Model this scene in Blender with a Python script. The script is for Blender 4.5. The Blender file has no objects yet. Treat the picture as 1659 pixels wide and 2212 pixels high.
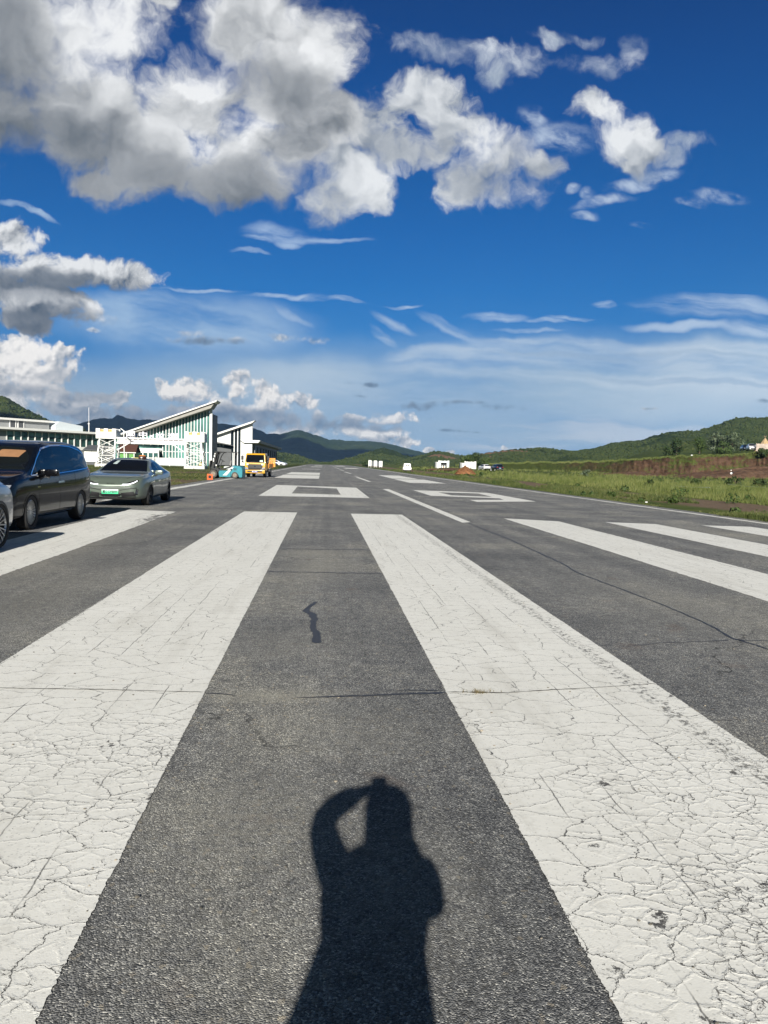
import bpy, bmesh, math, random
import numpy as np
from mathutils import Vector, Matrix, Euler
from mathutils.bvhtree import BVHTree
from mathutils.geometry import tessellate_polygon

SC = bpy.context.scene
COL = SC.collection

# ------------------------------------------------------------------ camera
# world: the runway runs along +Y, X to the right, metres; the phone is at (0, 0, 1.5)
CAM_H = 1.5
YAW, PITCH, ROLL = math.radians(4.7807), math.radians(-3.7459), math.radians(1.4)
FPX = 1600.0            # focal length in units of a 1659 px wide picture
_f = np.array([math.sin(YAW)*math.cos(PITCH), math.cos(YAW)*math.cos(PITCH), math.sin(PITCH)])
_r = np.array([math.cos(YAW), -math.sin(YAW), 0.0])
_u = np.cross(_r, _f)
_c, _s = math.cos(ROLL), math.sin(ROLL)
_r, _u = _c*_r + _s*_u, -_s*_r + _c*_u
cam_d = bpy.data.cameras.new('camera')
cam = bpy.data.objects.new('camera', cam_d)
COL.objects.link(cam)
cam.matrix_world = Matrix(((_r[0], _u[0], -_f[0], 0), (_r[1], _u[1], -_f[1], 0), (_r[2], _u[2], -_f[2], CAM_H), (0, 0, 0, 1)))
cam_d.sensor_fit = 'HORIZONTAL'
cam_d.sensor_width = 36.0
cam_d.lens = 36.0*FPX/1659.0
cam_d.clip_start = 0.05
cam_d.clip_end = 40000.0
SC.camera = cam

def ray(x, y):
    return _f + (x-829.5)/FPX*_r - (y-1106.0)/FPX*_u
def gnd(x, y, z=0.0):
    d = ray(x, y); t = (z-CAM_H)/d[2]
    return d*t + np.array([0, 0, CAM_H])
def atY(x, y, Y):
    d = ray(x, y)
    return d*(Y/d[1]) + np.array([0, 0, CAM_H])

# ------------------------------------------------------------------ light
SUN_EL, SUN_AZ = math.radians(24.2), math.radians(4.9)      # the light travels towards +Y, 4.9 degrees to the right
SC.view_settings.view_transform = 'Standard'
SC.view_settings.look = 'None'
SC.view_settings.gamma = 1.0
SC.view_settings.use_curve_mapping = False
SC.view_settings.exposure = 0.6
sun_d = bpy.data.lights.new('sun', 'SUN')
sun_d.energy = 5.0
sun_d.angle = math.radians(0.53)
sun_d.color = (1.0, 0.955, 0.87)
sun = bpy.data.objects.new('sun', sun_d)
COL.objects.link(sun)
_ld = Vector((math.sin(SUN_AZ)*math.cos(SUN_EL), math.cos(SUN_AZ)*math.cos(SUN_EL), -math.sin(SUN_EL)))
sun.rotation_euler = _ld.to_track_quat('-Z', 'Y').to_euler()
sun.location = (-5, -40, 30)

# ------------------------------------------------------------------ node helpers
class NT:
    """builds shader nodes as nested calls"""
    def __init__(self, tree):
        self.t = tree; self.n = tree.nodes; self.l = tree.links
    def new(self, kind, ins=None, out=0, **props):
        nd = self.n.new(kind)
        for k, v in props.items(): setattr(nd, k, v)
        for k, v in (ins or {}).items():
            s = nd.inputs[k]
            if isinstance(v, bpy.types.NodeSocket): self.l.new(v, s)
            else: s.default_value = v
        return nd.outputs[out] if out is not None else nd
    def m(self, op, a, b=0.0, c=0.0, clamp=False):
        return self.new('ShaderNodeMath', {0: a, 1: b, 2: c}, operation=op, use_clamp=clamp)
    def add(self, a, b): return self.m('ADD', a, b)
    def sub(self, a, b): return self.m('SUBTRACT', a, b)
    def mul(self, a, b): return self.m('MULTIPLY', a, b)
    def mad(self, a, b, c): return self.m('MULTIPLY_ADD', a, b, c)
    def mx(self, a, b): return self.m('MAXIMUM', a, b)
    def mn(self, a, b): return self.m('MINIMUM', a, b)
    def clamp(self, a): return self.m('ADD', a, 0.0, clamp=True)
    def v(self, op, a, b=None, c=None, out=0):
        ins = {0: a}
        if b is not None: ins[1] = b
        if c is not None: ins[2] = c
        return self.new('ShaderNodeVectorMath', ins, out=out, operation=op)
    def scale(self, a, s): return self.new('ShaderNodeVectorMath', {0: a, 'Scale': s}, operation='SCALE')
    def dot(self, a, b): return self.v('DOT_PRODUCT', a, b, out=1)
    def ss(self, x, lo, hi, a=0.0, b=1.0):
        return self.new('ShaderNodeMapRange', {'Value': x, 'From Min': lo, 'From Max': hi, 'To Min': a, 'To Max': b}, interpolation_type='SMOOTHSTEP')
    def lin(self, x, lo, hi, a=0.0, b=1.0):
        return self.new('ShaderNodeMapRange', {'Value': x, 'From Min': lo, 'From Max': hi, 'To Min': a, 'To Max': b})
    def mix(self, f, a, b, blend='MIX'):
        nd = self.n.new('ShaderNodeMix'); nd.data_type = 'RGBA'; nd.blend_type = blend
        for i, v in ((0, f), (6, a), (7, b)):
            if isinstance(v, bpy.types.NodeSocket): self.l.new(v, nd.inputs[i])
            else: nd.inputs[i].default_value = v if i == 0 else (*v, 1.0)
        return nd.outputs[2]
    def noise(self, vec, scale, detail=4.0, rough=0.5, dist=0.0, dims='3D', kind='FBM', out=0, lac=2.0, norm=True):
        nd = self.n.new('ShaderNodeTexNoise'); nd.noise_dimensions = dims; nd.noise_type = kind
        if kind == 'FBM': nd.normalize = norm
        for k, v in (('Vector', vec), ('Scale', scale), ('Detail', detail), ('Roughness', rough), ('Distortion', dist), ('Lacunarity', lac)):
            if isinstance(v, bpy.types.NodeSocket): self.l.new(v, nd.inputs[k])
            elif v is not None: nd.inputs[k].default_value = v
        return nd.outputs[out]
    def voro(self, vec, scale, feature='F1', out='Distance', dims='3D', rnd=1.0, smooth=1.0, detail=0.0):
        nd = self.n.new('ShaderNodeTexVoronoi'); nd.voronoi_dimensions = dims; nd.feature = feature
        if vec is not None: self.l.new(vec, nd.inputs['Vector'])
        nd.inputs['Scale'].default_value = scale
        nd.inputs['Randomness'].default_value = rnd
        if feature == 'SMOOTH_F1': nd.inputs['Smoothness'].default_value = smooth
        nd.inputs['Detail'].default_value = detail
        return nd.outputs[out]
    def ramp(self, f, stops, interp='LINEAR'):
        nd = self.n.new('ShaderNodeValToRGB'); r = nd.color_ramp; r.interpolation = interp
        while len(r.elements) < len(stops): r.elements.new(0.5)
        for e, (p, c) in zip(r.elements, stops): e.position = p; e.color = (*c, 1.0)
        self.l.new(f, nd.inputs[0])
        return nd.outputs[0]
    def xyz(self, x=0.0, y=0.0, z=0.0): return self.new('ShaderNodeCombineXYZ', {0: x, 1: y, 2: z})
    def sep(self, v):
        nd = self.n.new('ShaderNodeSeparateXYZ'); self.l.new(v, nd.inputs[0]); return nd.outputs

# ------------------------------------------------------------------ sky with its clouds, laid out by direction
SKY_STRENGTH = 0.1
K = 1.0/SKY_STRENGTH/2**SC.view_settings.exposure        # a displayed radiance of 1, in the units of the sky texture
def kk(r, g, b): return (r*K, g*K, b*K)
# deep clear blue overhead, paler towards the horizon: (elevation in degrees, tint of the sky texture)
SKY_TINT = [(0.6, (.15, .26, .58)), (5, (.17, .272, .44)), (9, (.075, .27, .475)), (13, (.028, .25, .487)), (17, (.014, .236, .49)),
            (20.7, (.009, .225, .48)), (24, (.006, .205, .47)), (27, (.004, .185, .445)), (31, (.003, .158, .40)), (38, (.008, .085, .20)), (58, (.010, .055, .11))]
def make_world():
    w = bpy.data.worlds.new('World'); SC.world = w; w.use_nodes = True
    t = NT(w.node_tree); t.n.clear()
    d = t.new('ShaderNodeTexCoord', out='Generated')
    s = t.sep(d)
    yy = t.mx(t.m('ABSOLUTE', s[1]), 0.03)
    U = t.m('DIVIDE', s[0], yy); V = t.m('DIVIDE', s[2], yy)
    P = t.xyz(U, V, 0.0)
    sky = t.new('ShaderNodeTexSky', sky_type='NISHITA', sun_disc=False, sun_elevation=SUN_EL,
                sun_rotation=math.radians(180)+SUN_AZ, altitude=900.0, air_density=1.0, dust_density=0.4, ozone_density=2.2)
    el = t.m('ARCSINE', s[2])
    tint = t.ramp(t.lin(el, 0.0, math.radians(60)), [(e/60.0, c) for e, c in SKY_TINT])
    blue = t.mix(1.0, sky, tint, 'MULTIPLY')
    def q(px, py):
        r = ray(px, py); return r[0]/r[1], r[2]/r[1]
    def field(p, blobs, k=0.35):
        """1 at the heart of a blob, 0 on its rim, below that outside"""
        cur = None
        for b in blobs:
            bx, by, rx, ry = b[:4]
            cu, cv = q(bx, by); ax, ay = FPX/rx, FPX/ry
            if len(b) > 4:          # a slanting streak
                ca, sa = math.cos(math.radians(b[4])), math.sin(math.radians(b[4]))
                ex = t.mad(t.dot(p, (ca*ax, sa*ax, 0)), 1.0, -(cu*ca+cv*sa)*ax); ey = t.mad(t.dot(p, (-sa*ay, ca*ay, 0)), 1.0, -(-cu*sa+cv*ca)*ay)
                r2 = t.mad(ex, ex, t.mul(ey, ey))
            else:
                x = t.v('MULTIPLY_ADD', p, (ax, ay, 0), (-cu*ax, -cv*ay, 0))
                r2 = t.dot(x, x)
            cur = r2 if cur is None else t.m('SMOOTH_MIN', cur, r2, k)
        return t.sub(1.0, cur)
    wv0 = t.noise(P, 9.0, 4.0, 0.55, dims='2D', out=1)
    W0 = t.v('SUBTRACT', wv0, (0.5, 0.5, 0.5))
    def cumulus(base, blobs, dark, sc, amp, soft, relief, white, grey, warp=0.05, lo=-0.3, puff=0.5, dim=0.55, lift=0.66, step=(-0.09, 0.20), rough=0.62, bright=None, lump=0.5, ragged=0.0):
        pw = t.v('MULTIPLY_ADD', W0, (warp, warp, 0), P)
        fb = t.mx(field(pw, blobs), -2.2)
        wn = t.v('SUBTRACT', t.noise(pw, sc*2.2, 3.0, 0.6, dims='2D', out=1), (0.5, 0.5, 0.5))
        pb = t.v('MULTIPLY_ADD', wn, (0.35/sc, 0.35/sc, 0), pw)
        def nz(p): return t.mul(t.sub(t.noise(p, sc, 8.0, rough, dims='2D'), 0.5), 2.0*amp)
        def bil(p): return t.voro(p, sc*1.1, 'SMOOTH_F1', dims='2D', smooth=0.45, detail=2.5)
        off = (step[0]/sc, step[1]/sc, 0)
        n0, n1 = nz(pw), nz(t.v('ADD', pw, off))
        def big(p): return t.voro(p, sc*0.5, 'SMOOTH_F1', dims='2D', smooth=0.28, detail=1.0)
        g0, g1 = big(pb), big(t.v('ADD', pb, (step[0]*1.6/sc, step[1]*1.6/sc, 0)))
        b0, b1 = bil(pb), bil(t.v('ADD', pb, off))
        m1 = t.noise(pw, sc*0.35, 2.0, 0.5, dims='2D')
        f0 = t.add(t.sub(fb, t.mul(t.sub(b0, 0.45), puff)), n0)
        if ragged: f0 = t.mad(t.sub(m1, 0.5), ragged, f0)
        a = t.ss(f0, t.sub(lo, 0.12), t.mad(m1, soft*2.0, lo+soft*0.2))
        rel = t.mad(t.sub(n0, n1), relief, t.mad(t.sub(b1, b0), lump, t.mul(t.sub(g1, g0), 0.85)))  # light and shade of the billows, put into the cloud colour
        thick = t.ss(f0, 0.0, 1.6, 0.0, 0.09)
        br = t.sub(t.add(lift, rel), thick)
        if dark:
            dk = t.ss(t.add(field(pw, dark, 0.9), t.mul(n0, 0.22)), -1.1, 1.0)  # shaded bases, painted in by the dark blobs
            br = t.mul(br, t.sub(1.0, t.mul(dk, dim)))
        if bright:
            bt = t.ss(t.add(field(pw, bright, 0.8), t.mul(n0, 0.35)), -0.8, 1.0)
            br = t.mad(bt, 0.32, br)
        br = t.clamp(br)
        return t.mix(a, base, t.mix(br, grey, white))
    def cirrus(base, blobs, sc, lo, hi, col, strength, soft=0.5, rot=0.0):
        pw = t.v('MULTIPLY_ADD', W0, (0.05, 0.03, 0), P)
        pw2 = t.new('ShaderNodeVectorRotate', {'Vector': pw, 'Angle': rot}, rotation_type='Z_AXIS') if rot else pw
        n = t.noise(t.v('MULTIPLY', pw2, (*sc, 1.0)), 1.0, 7.0, 0.6, dims='2D')
        m = t.ss(field(pw, blobs, 0.5), -soft, soft)
        a = t.mul(t.mul(t.ss(n, lo, hi), m), strength)
        return t.mix(a, base, col)
    def layers(base, cir, cum):
        c = base
        for a in cir: c = cirrus(c, *a)
        for kw in cum: c = cumulus(c, **kw)
        return t.new('ShaderNodeBackground', {'Color': c, 'Strength': SKY_STRENGTH})
    # the rest of the sky: scattered clouds high behind the camera
    far = t.noise(t.v('DIVIDE', d, t.xyz(t.mx(s[2], 0.08), t.mx(s[2], 0.08), t.mx(s[2], 0.08))), 0.9, 5.0, 0.6)
    rest = t.mix(t.mul(t.ss(far, 0.55, 0.75), t.ss(s[2], 0.05, 0.25)), blue, kk(0.34, 0.36, 0.39))
    rest = t.scale(rest, t.ss(s[1], 0.15, -0.35, 1.0, 0.42))      # unseen sky behind dimmed to deepen the shadows
    rest = t.new('ShaderNodeBackground', {'Color': rest, 'Strength': SKY_STRENGTH})
    upper = layers(blue, CIRRUS_HIGH, CUMULUS_HIGH)
    lower = layers(blue, CIRRUS_LOW, CUMULUS_LOW)
    cut = q(829, 600)[1]
    front = t.new('ShaderNodeMixShader', {0: t.m('GREATER_THAN', V, cut), 1: lower, 2: upper})
    inside = t.mul(t.m('GREATER_THAN', s[1], 0.05), t.mul(t.m('LESS_THAN', t.m('ABSOLUTE', t.add(U, -0.08)), 0.85), t.m('LESS_THAN', t.m('ABSOLUTE', t.add(V, -0.38)), 0.42)))
    full = t.new('ShaderNodeMixShader', {0: inside, 1: rest, 2: front})
    t.new('ShaderNodeOutputWorld', {'Surface': full}, out=None)
    w.cycles.sampling_method = 'NONE'

MIDBANK = dict(blobs=[(20, 530, 72, 40), (60, 580, 115, 42), (180, 592, 125, 32), (275, 602, 66, 24), (30, 630, 65, 38), (95, 662, 100, 44), (60, 690, 66, 26), (150, 655, 50, 26)],
         dark=[(60, 615, 150, 30), (230, 628, 120, 16), (100, 695, 100, 34)],
         sc=22.0, amp=1.9, soft=0.7, relief=0.6, white=kk(0.84, 0.85, 0.86), grey=kk(0.085, 0.11, 0.15), puff=0.6, warp=0.04, dim=0.85, bright=[(20, 520, 60, 26), (70, 640, 60, 14), (200, 580, 90, 14)])
CIRRUS_HIGH = [
    ([(1385, 392, 66, 13, 18), (1305, 440, 56, 10, 15), (1545, 428, 56, 13), (1490, 440, 40, 8), (1385, 491, 22, 6), (1240, 411, 16, 9), (1262, 472, 24, 8), (1205, 300, 60, 30), (1275, 425, 16, 12), (1420, 380, 40, 14, 12), (1160, 255, 30, 22)], (17.0, 30.0), 0.34, 0.74, kk(0.56, 0.66, 0.80), 0.85, 1.2, 0.2),
    ([(600, 504, 60, 14), (640, 512, 60, 9), (700, 514, 70, 5), (535, 545, 34, 4), (560, 516, 30, 6), (630, 524, 30, 6)], (9.0, 50.0), 0.24, 0.68, kk(0.44, 0.58, 0.79), 0.85, 1.5, 0.0),
    ([(60, 458, 62, 6, -17)], (20.0, 40.0), 0.2, 0.6, kk(0.40, 0.54, 0.74), 0.85, 0.9, 0.3),
]
CIRRUS_LOW = [
    ([(1250, 890, 640, 150), (1650, 860, 500, 130), (800, 900, 480, 130), (500, 890, 380, 110), (200, 900, 300, 90)], (1.8, 9.0), 0.02, 0.62, kk(0.38, 0.53, 0.69), 0.92, 0.9, 0.0),
    ([(1300, 790, 380, 54), (1650, 805, 330, 66), (1000, 785, 170, 34), (1150, 752, 140, 20)], (2.2, 18.0), 0.22, 0.62, kk(0.61, 0.71, 0.81), 0.9, 0.5, 0.0),
    ([(1400, 860, 400, 46), (1000, 850, 300, 46), (700, 830, 200, 50)], (2.6, 22.0), 0.28, 0.64, kk(0.54, 0.66, 0.78), 0.75, 0.9, 0.0),
    ([(1300, 930, 400, 30), (1100, 950, 260, 20)], (3.0, 34.0), 0.34, 0.62, kk(0.66, 0.72, 0.80), 0.75, 0.9, 0.02),
    ([(1500, 765, 200, 5), (1250, 770, 160, 6), (1500, 825, 240, 6)], (3.0, 60.0), 0.2, 0.6, kk(0.34, 0.47, 0.64), 0.6, 1.0, 0.0),
    ([(400, 700, 220, 60), (300, 655, 110, 30), (470, 720, 160, 30)], (3.6, 14.0), 0.20, 0.64, kk(0.40, 0.56, 0.76), 0.9, 1.0, 0.18),
    ([(1570, 662, 150, 24), (1460, 657, 90, 8), (1660, 613, 90, 10), (1640, 712, 90, 14), (1480, 706, 100, 10), (1560, 612, 70, 4)], (4.0, 34.0), 0.24, 0.66, kk(0.54, 0.66, 0.82), 0.85, 1.3, 0.05),
    ([(980, 708, 62, 11, -25), (850, 697, 48, 10, -22), (818, 724, 30, 9, -40), (632, 682, 36, 7, -28)], (5.0, 40.0), 0.20, 0.66, kk(0.48, 0.61, 0.79), 0.75, 1.4, 0.42),
    ([(1080, 684, 50, 9), (1180, 694, 40, 5), (1230, 688, 40, 4), (1305, 655, 24, 8), (660, 641, 40, 7), (735, 645, 32, 5), (590, 637, 42, 5), (425, 622, 70, 3), (870, 655, 40, 3), (1150, 716, 60, 4)], (12.0, 50.0), 0.24, 0.68, kk(0.50, 0.63, 0.81), 0.85, 1.5, -0.1),
]
CUMULUS_HIGH = [
    MIDBANK,
    # the loose group on the right
    dict(blobs=[(920, 108, 88, 26), (1020, 118, 80, 32), (1110, 130, 60, 34), (1075, 165, 40, 28), (1190, 72, 36, 14), (1260, 70, 40, 12), (1300, 130, 90, 24), (1372, 100, 28, 32), (1335, 148, 36, 24),
                (1475, 308, 60, 18), (1440, 330, 50, 22), (1390, 360, 60, 20)],
         dark=[(1350, 360, 90, 24), (1020, 160, 90, 24)],
         sc=20.0, amp=2.3, ragged=1.4, soft=2.6, relief=0.20, white=kk(0.70, 0.75, 0.82), grey=kk(0.19, 0.27, 0.39), warp=0.07, puff=0.3, lo=-0.6, dim=0.35),
    dict(blobs=[(920, 228, 100, 64), (845, 285, 110, 60), (940, 290, 90, 60), (1010, 288, 84, 52), (1060, 345, 100, 64), (1005, 405, 74, 52), (1100, 412, 96, 40), (1172, 358, 44, 32), (750, 398, 80, 74), (770, 365, 60, 46), (880, 330, 90, 40), (720, 330, 60, 50),
                (1305, 240, 58, 40), (1345, 300, 72, 54), (1395, 318, 40, 30), (1365, 345, 50, 24)],
         dark=[(860, 320, 100, 36), (1020, 390, 80, 40), (700, 420, 50, 46), (960, 300, 60, 40)],
         sc=15.0, amp=1.6, ragged=0.4, soft=1.1, lo=-0.42, relief=0.26, white=kk(0.84, 0.86, 0.88), grey=kk(0.17, 0.21, 0.27), warp=0.07, puff=0.5, dim=0.5,
         bright=[(900, 200, 70, 30), (770, 365, 40, 40), (1020, 290, 60, 30), (1320, 270, 60, 50)]),
    # the great cloud upper left
    dict(blobs=[(210, 50, 130, 104), (60, 110, 150, 140), (0, 60, 110, 150), (120, 235, 220, 110), (330, 330, 230, 96), (470, 390, 180, 62), (560, 330, 130, 100), (430, 240, 120, 104),
                (560, 55, 125, 100), (650, 110, 125, 96), (600, 190, 115, 90), (715, 250, 88, 60), (335, 8, 54, 24), (640, 310, 60, 54), (230, 395, 80, 26)],
         dark=[(330, 415, 380, 70), (60, 320, 280, 90), (0, 150, 120, 150), (600, 180, 100, 50), (540, 440, 150, 40)],
         sc=10.0, amp=1.6, ragged=0.4, soft=0.9, lo=-0.46, relief=0.26, white=kk(0.90, 0.91, 0.92), grey=kk(0.095, 0.115, 0.14), warp=0.07, puff=0.55, dim=0.66,
         bright=[(220, 60, 100, 90), (375, 295, 80, 40), (550, 240, 40, 70), (420, 175, 50, 20), (620, 40, 50, 40)]),
]
CUMULUS_LOW = [
    # banks low over the horizon
    dict(blobs=[(375, 843, 38, 26), (415, 850, 46, 28), (455, 852, 34, 20), (520, 836, 42, 30), (570, 846, 34, 22), (600, 872, 70, 26), (660, 870, 32, 18),
                (450, 890, 130, 28), (560, 905, 170, 28), (640, 935, 90, 24), (760, 930, 120, 22), (840, 900, 60, 16), (780, 905, 60, 12), (870, 953, 34, 14),
                (825, 940, 20, 22), (700, 925, 60, 20), (300, 905, 160, 26), (1090, 963, 12, 8), (930, 970, 16, 7), (975, 974, 14, 5), (200, 900, 140, 30)],
         dark=[(430, 905, 190, 26), (600, 908, 200, 20), (320, 885, 70, 20), (780, 918, 140, 10), (700, 955, 150, 12), (220, 900, 140, 26)],
         sc=38.0, amp=1.7, soft=0.7, relief=0.7, white=kk(1.02, 0.99, 0.95), grey=kk(0.17, 0.24, 0.35), warp=0.025, puff=0.9, dim=0.75, bright=[(400, 842, 60, 14), (525, 830, 50, 14), (630, 862, 50, 8)]),
    dict(blobs=[(60, 762, 62, 50), (95, 795, 78, 58), (35, 850, 100, 44), (120, 865, 120, 30), (190, 862, 72, 22), (60, 820, 90, 60)],
         dark=[(190, 850, 70, 26), (60, 842, 70, 12), (150, 895, 180, 20), (130, 830, 50, 30)],
         sc=28.0, amp=1.6, soft=0.5, relief=0.7, white=kk(1.04, 1.01, 0.97), grey=kk(0.19, 0.25, 0.34), warp=0.03, puff=1.0, dim=0.6, bright=[(60, 765, 50, 40), (70, 820, 60, 20)]),
    MIDBANK,
    dict(blobs=[(232, 688, 34, 14), (190, 716, 18, 6), (615, 728, 42, 9), (690, 737, 18, 9), (450, 738, 74, 9), (410, 722, 26, 8),
                (925, 875, 56, 10), (1000, 872, 60, 4), (1085, 881, 46, 7), (785, 826, 38, 5), (775, 853, 15, 4), (980, 931, 60, 3), (1650, 868, 22, 6), (1400, 880, 20, 3)],
         dark=[(450, 748, 90, 14), (925, 880, 90, 22), (1085, 885, 90, 16), (785, 826, 60, 14), (775, 853, 30, 10), (980, 931, 90, 10), (1650, 868, 50, 20)],
         sc=36.0, amp=3.0, ragged=1.0, soft=2.0, relief=0.5, white=kk(0.70, 0.73, 0.77), grey=kk(0.12, 0.19, 0.29), warp=0.02, puff=0.3, dim=0.9),
]
make_world()

# ------------------------------------------------------------------ object helpers
def tag(o, label=None, cat=None, group=None, kind=None):
    if label: o['label'] = label
    if cat: o['category'] = cat
    if group: o['group'] = group
    if kind: o['kind'] = kind
    return o
def empty(name, loc=(0, 0, 0), rz=0.0, scale=1.0):
    o = bpy.data.objects.new(name, None); COL.objects.link(o)
    o.location = loc; o.rotation_euler = (0, 0, rz); o.scale = (scale,)*3
    o.empty_display_size = 0.2
    return o
def link(name, me, mat=None, parent=None, smooth=False):
    o = bpy.data.objects.new(name, me); COL.objects.link(o)
    if mat is not None and not me.materials:
        for m in (mat if isinstance(mat, (list, tuple)) else [mat]): me.materials.append(m)
    if parent is not None: o.parent = parent
    if smooth: me.polygons.foreach_set('use_smooth', [True]*len(me.polygons))
    return o
def mesh_from(verts, faces):
    me = bpy.data.meshes.new('mesh'); me.from_pydata([tuple(v) for v in verts], [], faces); me.update()
    return me
def np_mesh(V, F, smooth=False):
    """fast mesh from arrays; F is (n, k) with one k"""
    V = np.asarray(V, np.float32); F = np.asarray(F, np.int32); k = F.shape[1]
    me = bpy.data.meshes.new('mesh')
    me.vertices.add(len(V)); me.vertices.foreach_set('co', V.ravel())
    me.loops.add(F.size); me.loops.foreach_set('vertex_index', F.ravel())
    me.polygons.add(len(F)); me.polygons.foreach_set('loop_start', np.arange(0, F.size, k, dtype=np.int32))
    me.polygons.foreach_set('use_smooth', np.full(len(F), smooth))
    me.update(calc_edges=True); me.validate()
    return me
def grid_faces(nr, nc):
    i = np.arange(nr-1)[:, None]*nc + np.arange(nc-1)[None, :]
    return np.stack([i, i+1, i+nc+1, i+nc], -1).reshape(-1, 4)

class MB:
    """collects shapes into one bmesh"""
    def __init__(self): self.bm = bmesh.new()
    def box(self, x0, x1, y0, y1, z0, z1, bevel=0.0, M=None):
        vs = [self.bm.verts.new((x, y, z)) for z in (z0, z1) for y in (y0, y1) for x in (x0, x1)]
        fs = [self.bm.faces.new([vs[i] for i in f]) for f in ((0, 2, 3, 1), (4, 5, 7, 6), (0, 1, 5, 4), (2, 6, 7, 3), (0, 4, 6, 2), (1, 3, 7, 5))]
        if bevel > 0:
            es = list({e for f in fs for e in f.edges})
            r = bmesh.ops.bevel(self.bm, geom=es, offset=bevel, segments=2, profile=0.6, affect='EDGES')
            vs = list({v for f in r['faces'] for v in f.verts} | {v for v in vs if v.is_valid})
        if M is not None: bmesh.ops.transform(self.bm, matrix=M, verts=vs)
        return self
    def prism(self, pts, a, b, axis='y', M=None):
        """2-D outline extruded from a to b along an axis (outline in the other two, in xyz order)"""
        def P(p, t):
            return {'x': (t, p[0], p[1]), 'y': (p[0], t, p[1]), 'z': (p[0], p[1], t)}[axis]
        A = [self.bm.verts.new(P(p, a)) for p in pts]; B = [self.bm.verts.new(P(p, b)) for p in pts]
        n = len(pts)
        self.bm.faces.new(A); self.bm.faces.new(B[::-1])
        for i in range(n): self.bm.faces.new((A[i], B[i], B[(i+1) % n], A[(i+1) % n]))
        if M is not None: bmesh.ops.transform(self.bm, matrix=M, verts=A+B)
        return self
    def bar(self, p, q, w, h=None, up=(0, 0, 1)):
        h = w if h is None else h
        p, q = Vector(p), Vector(q); d = (q-p).normalized()
        u = Vector(up)
        if abs(d.dot(u)) > 0.98: u = Vector((0, 1, 0))
        s = d.cross(u).normalized(); n = s.cross(d)
        vs = []
        for c in (p, q):
            for a, b in ((-1, -1), (1, -1), (1, 1), (-1, 1)): vs.append(self.bm.verts.new(c + s*a*w/2 + n*b*h/2))
        for f in ((3, 2, 1, 0), (4, 5, 6, 7), (0, 1, 5, 4), (1, 2, 6, 5), (2, 3, 7, 6), (3, 0, 4, 7)): self.bm.faces.new([vs[i] for i in f])
        return self
    def tube(self, pts, r, n=10, cap=True):
        pts = [Vector(p) for p in pts]; rs = r if isinstance(r, (list, tuple)) else [r]*len(pts)
        rings = []; prev = None
        for i, p in enumerate(pts):
            d = (pts[min(i+1, len(pts)-1)] - pts[max(i-1, 0)]).normalized()
            u = prev if prev is not None else (Vector((0, 0, 1)) if abs(d.z) < 0.9 else Vector((1, 0, 0)))
            s = d.cross(u).normalized(); u = s.cross(d).normalized(); prev = u
            rings.append([self.bm.verts.new(p + (s*math.cos(a) + u*math.sin(a))*rs[i]) for a in (2*math.pi*k/n for k in range(n))])
        for A, B in zip(rings, rings[1:]):
            for k in range(n): self.bm.faces.new((A[k], A[(k+1) % n], B[(k+1) % n], B[k]))
        if cap: self.bm.faces.new(rings[0][::-1]); self.bm.faces.new(rings[-1])
        return self
    def lathe(self, prof, n=24, axis='z', c=(0, 0, 0), cap=True):
        """profile of (radius, height) turned about an axis through c"""
        rings = []
        for r, h in prof:
            ring = []
            for k in range(n):
                a = 2*math.pi*k/n; x, y = r*math.cos(a), r*math.sin(a)
                p = {'z': (x, y, h), 'x': (h, x, y), 'y': (y, h, x)}[axis]
                ring.append(self.bm.verts.new(Vector(p)+Vector(c)))
            rings.append(ring)
        for A, B in zip(rings, rings[1:]):
            for k in range(n): self.bm.faces.new((A[k], A[(k+1) % n], B[(k+1) % n], B[k]))
        if cap and prof[0][0] > 1e-6: self.bm.faces.new(rings[0][::-1])
        if cap and prof[-1][0] > 1e-6: self.bm.faces.new(rings[-1])
        return self
    def mesh(self):
        bmesh.ops.remove_doubles(self.bm, verts=self.bm.verts, dist=1e-5)
        bmesh.ops.recalc_face_normals(self.bm, faces=self.bm.faces)
        me = bpy.data.meshes.new('mesh'); self.bm.to_mesh(me); self.bm.free()
        return me
    def build(self, name, mat, parent=None, smooth=False, loc=None):
        o = link(name, self.mesh(), mat, parent, smooth)
        if loc is not None: o.location = loc
        if smooth and hasattr(o.data, 'set_sharp_from_angle'): o.data.set_sharp_from_angle(angle=math.radians(35))
        return o

def copy_tree(o, parent=None):
    c = o.copy(); COL.objects.link(c)
    if parent is not None: c.parent = parent
    for ch in list(o.children): copy_tree(ch, c)
    return c

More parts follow.
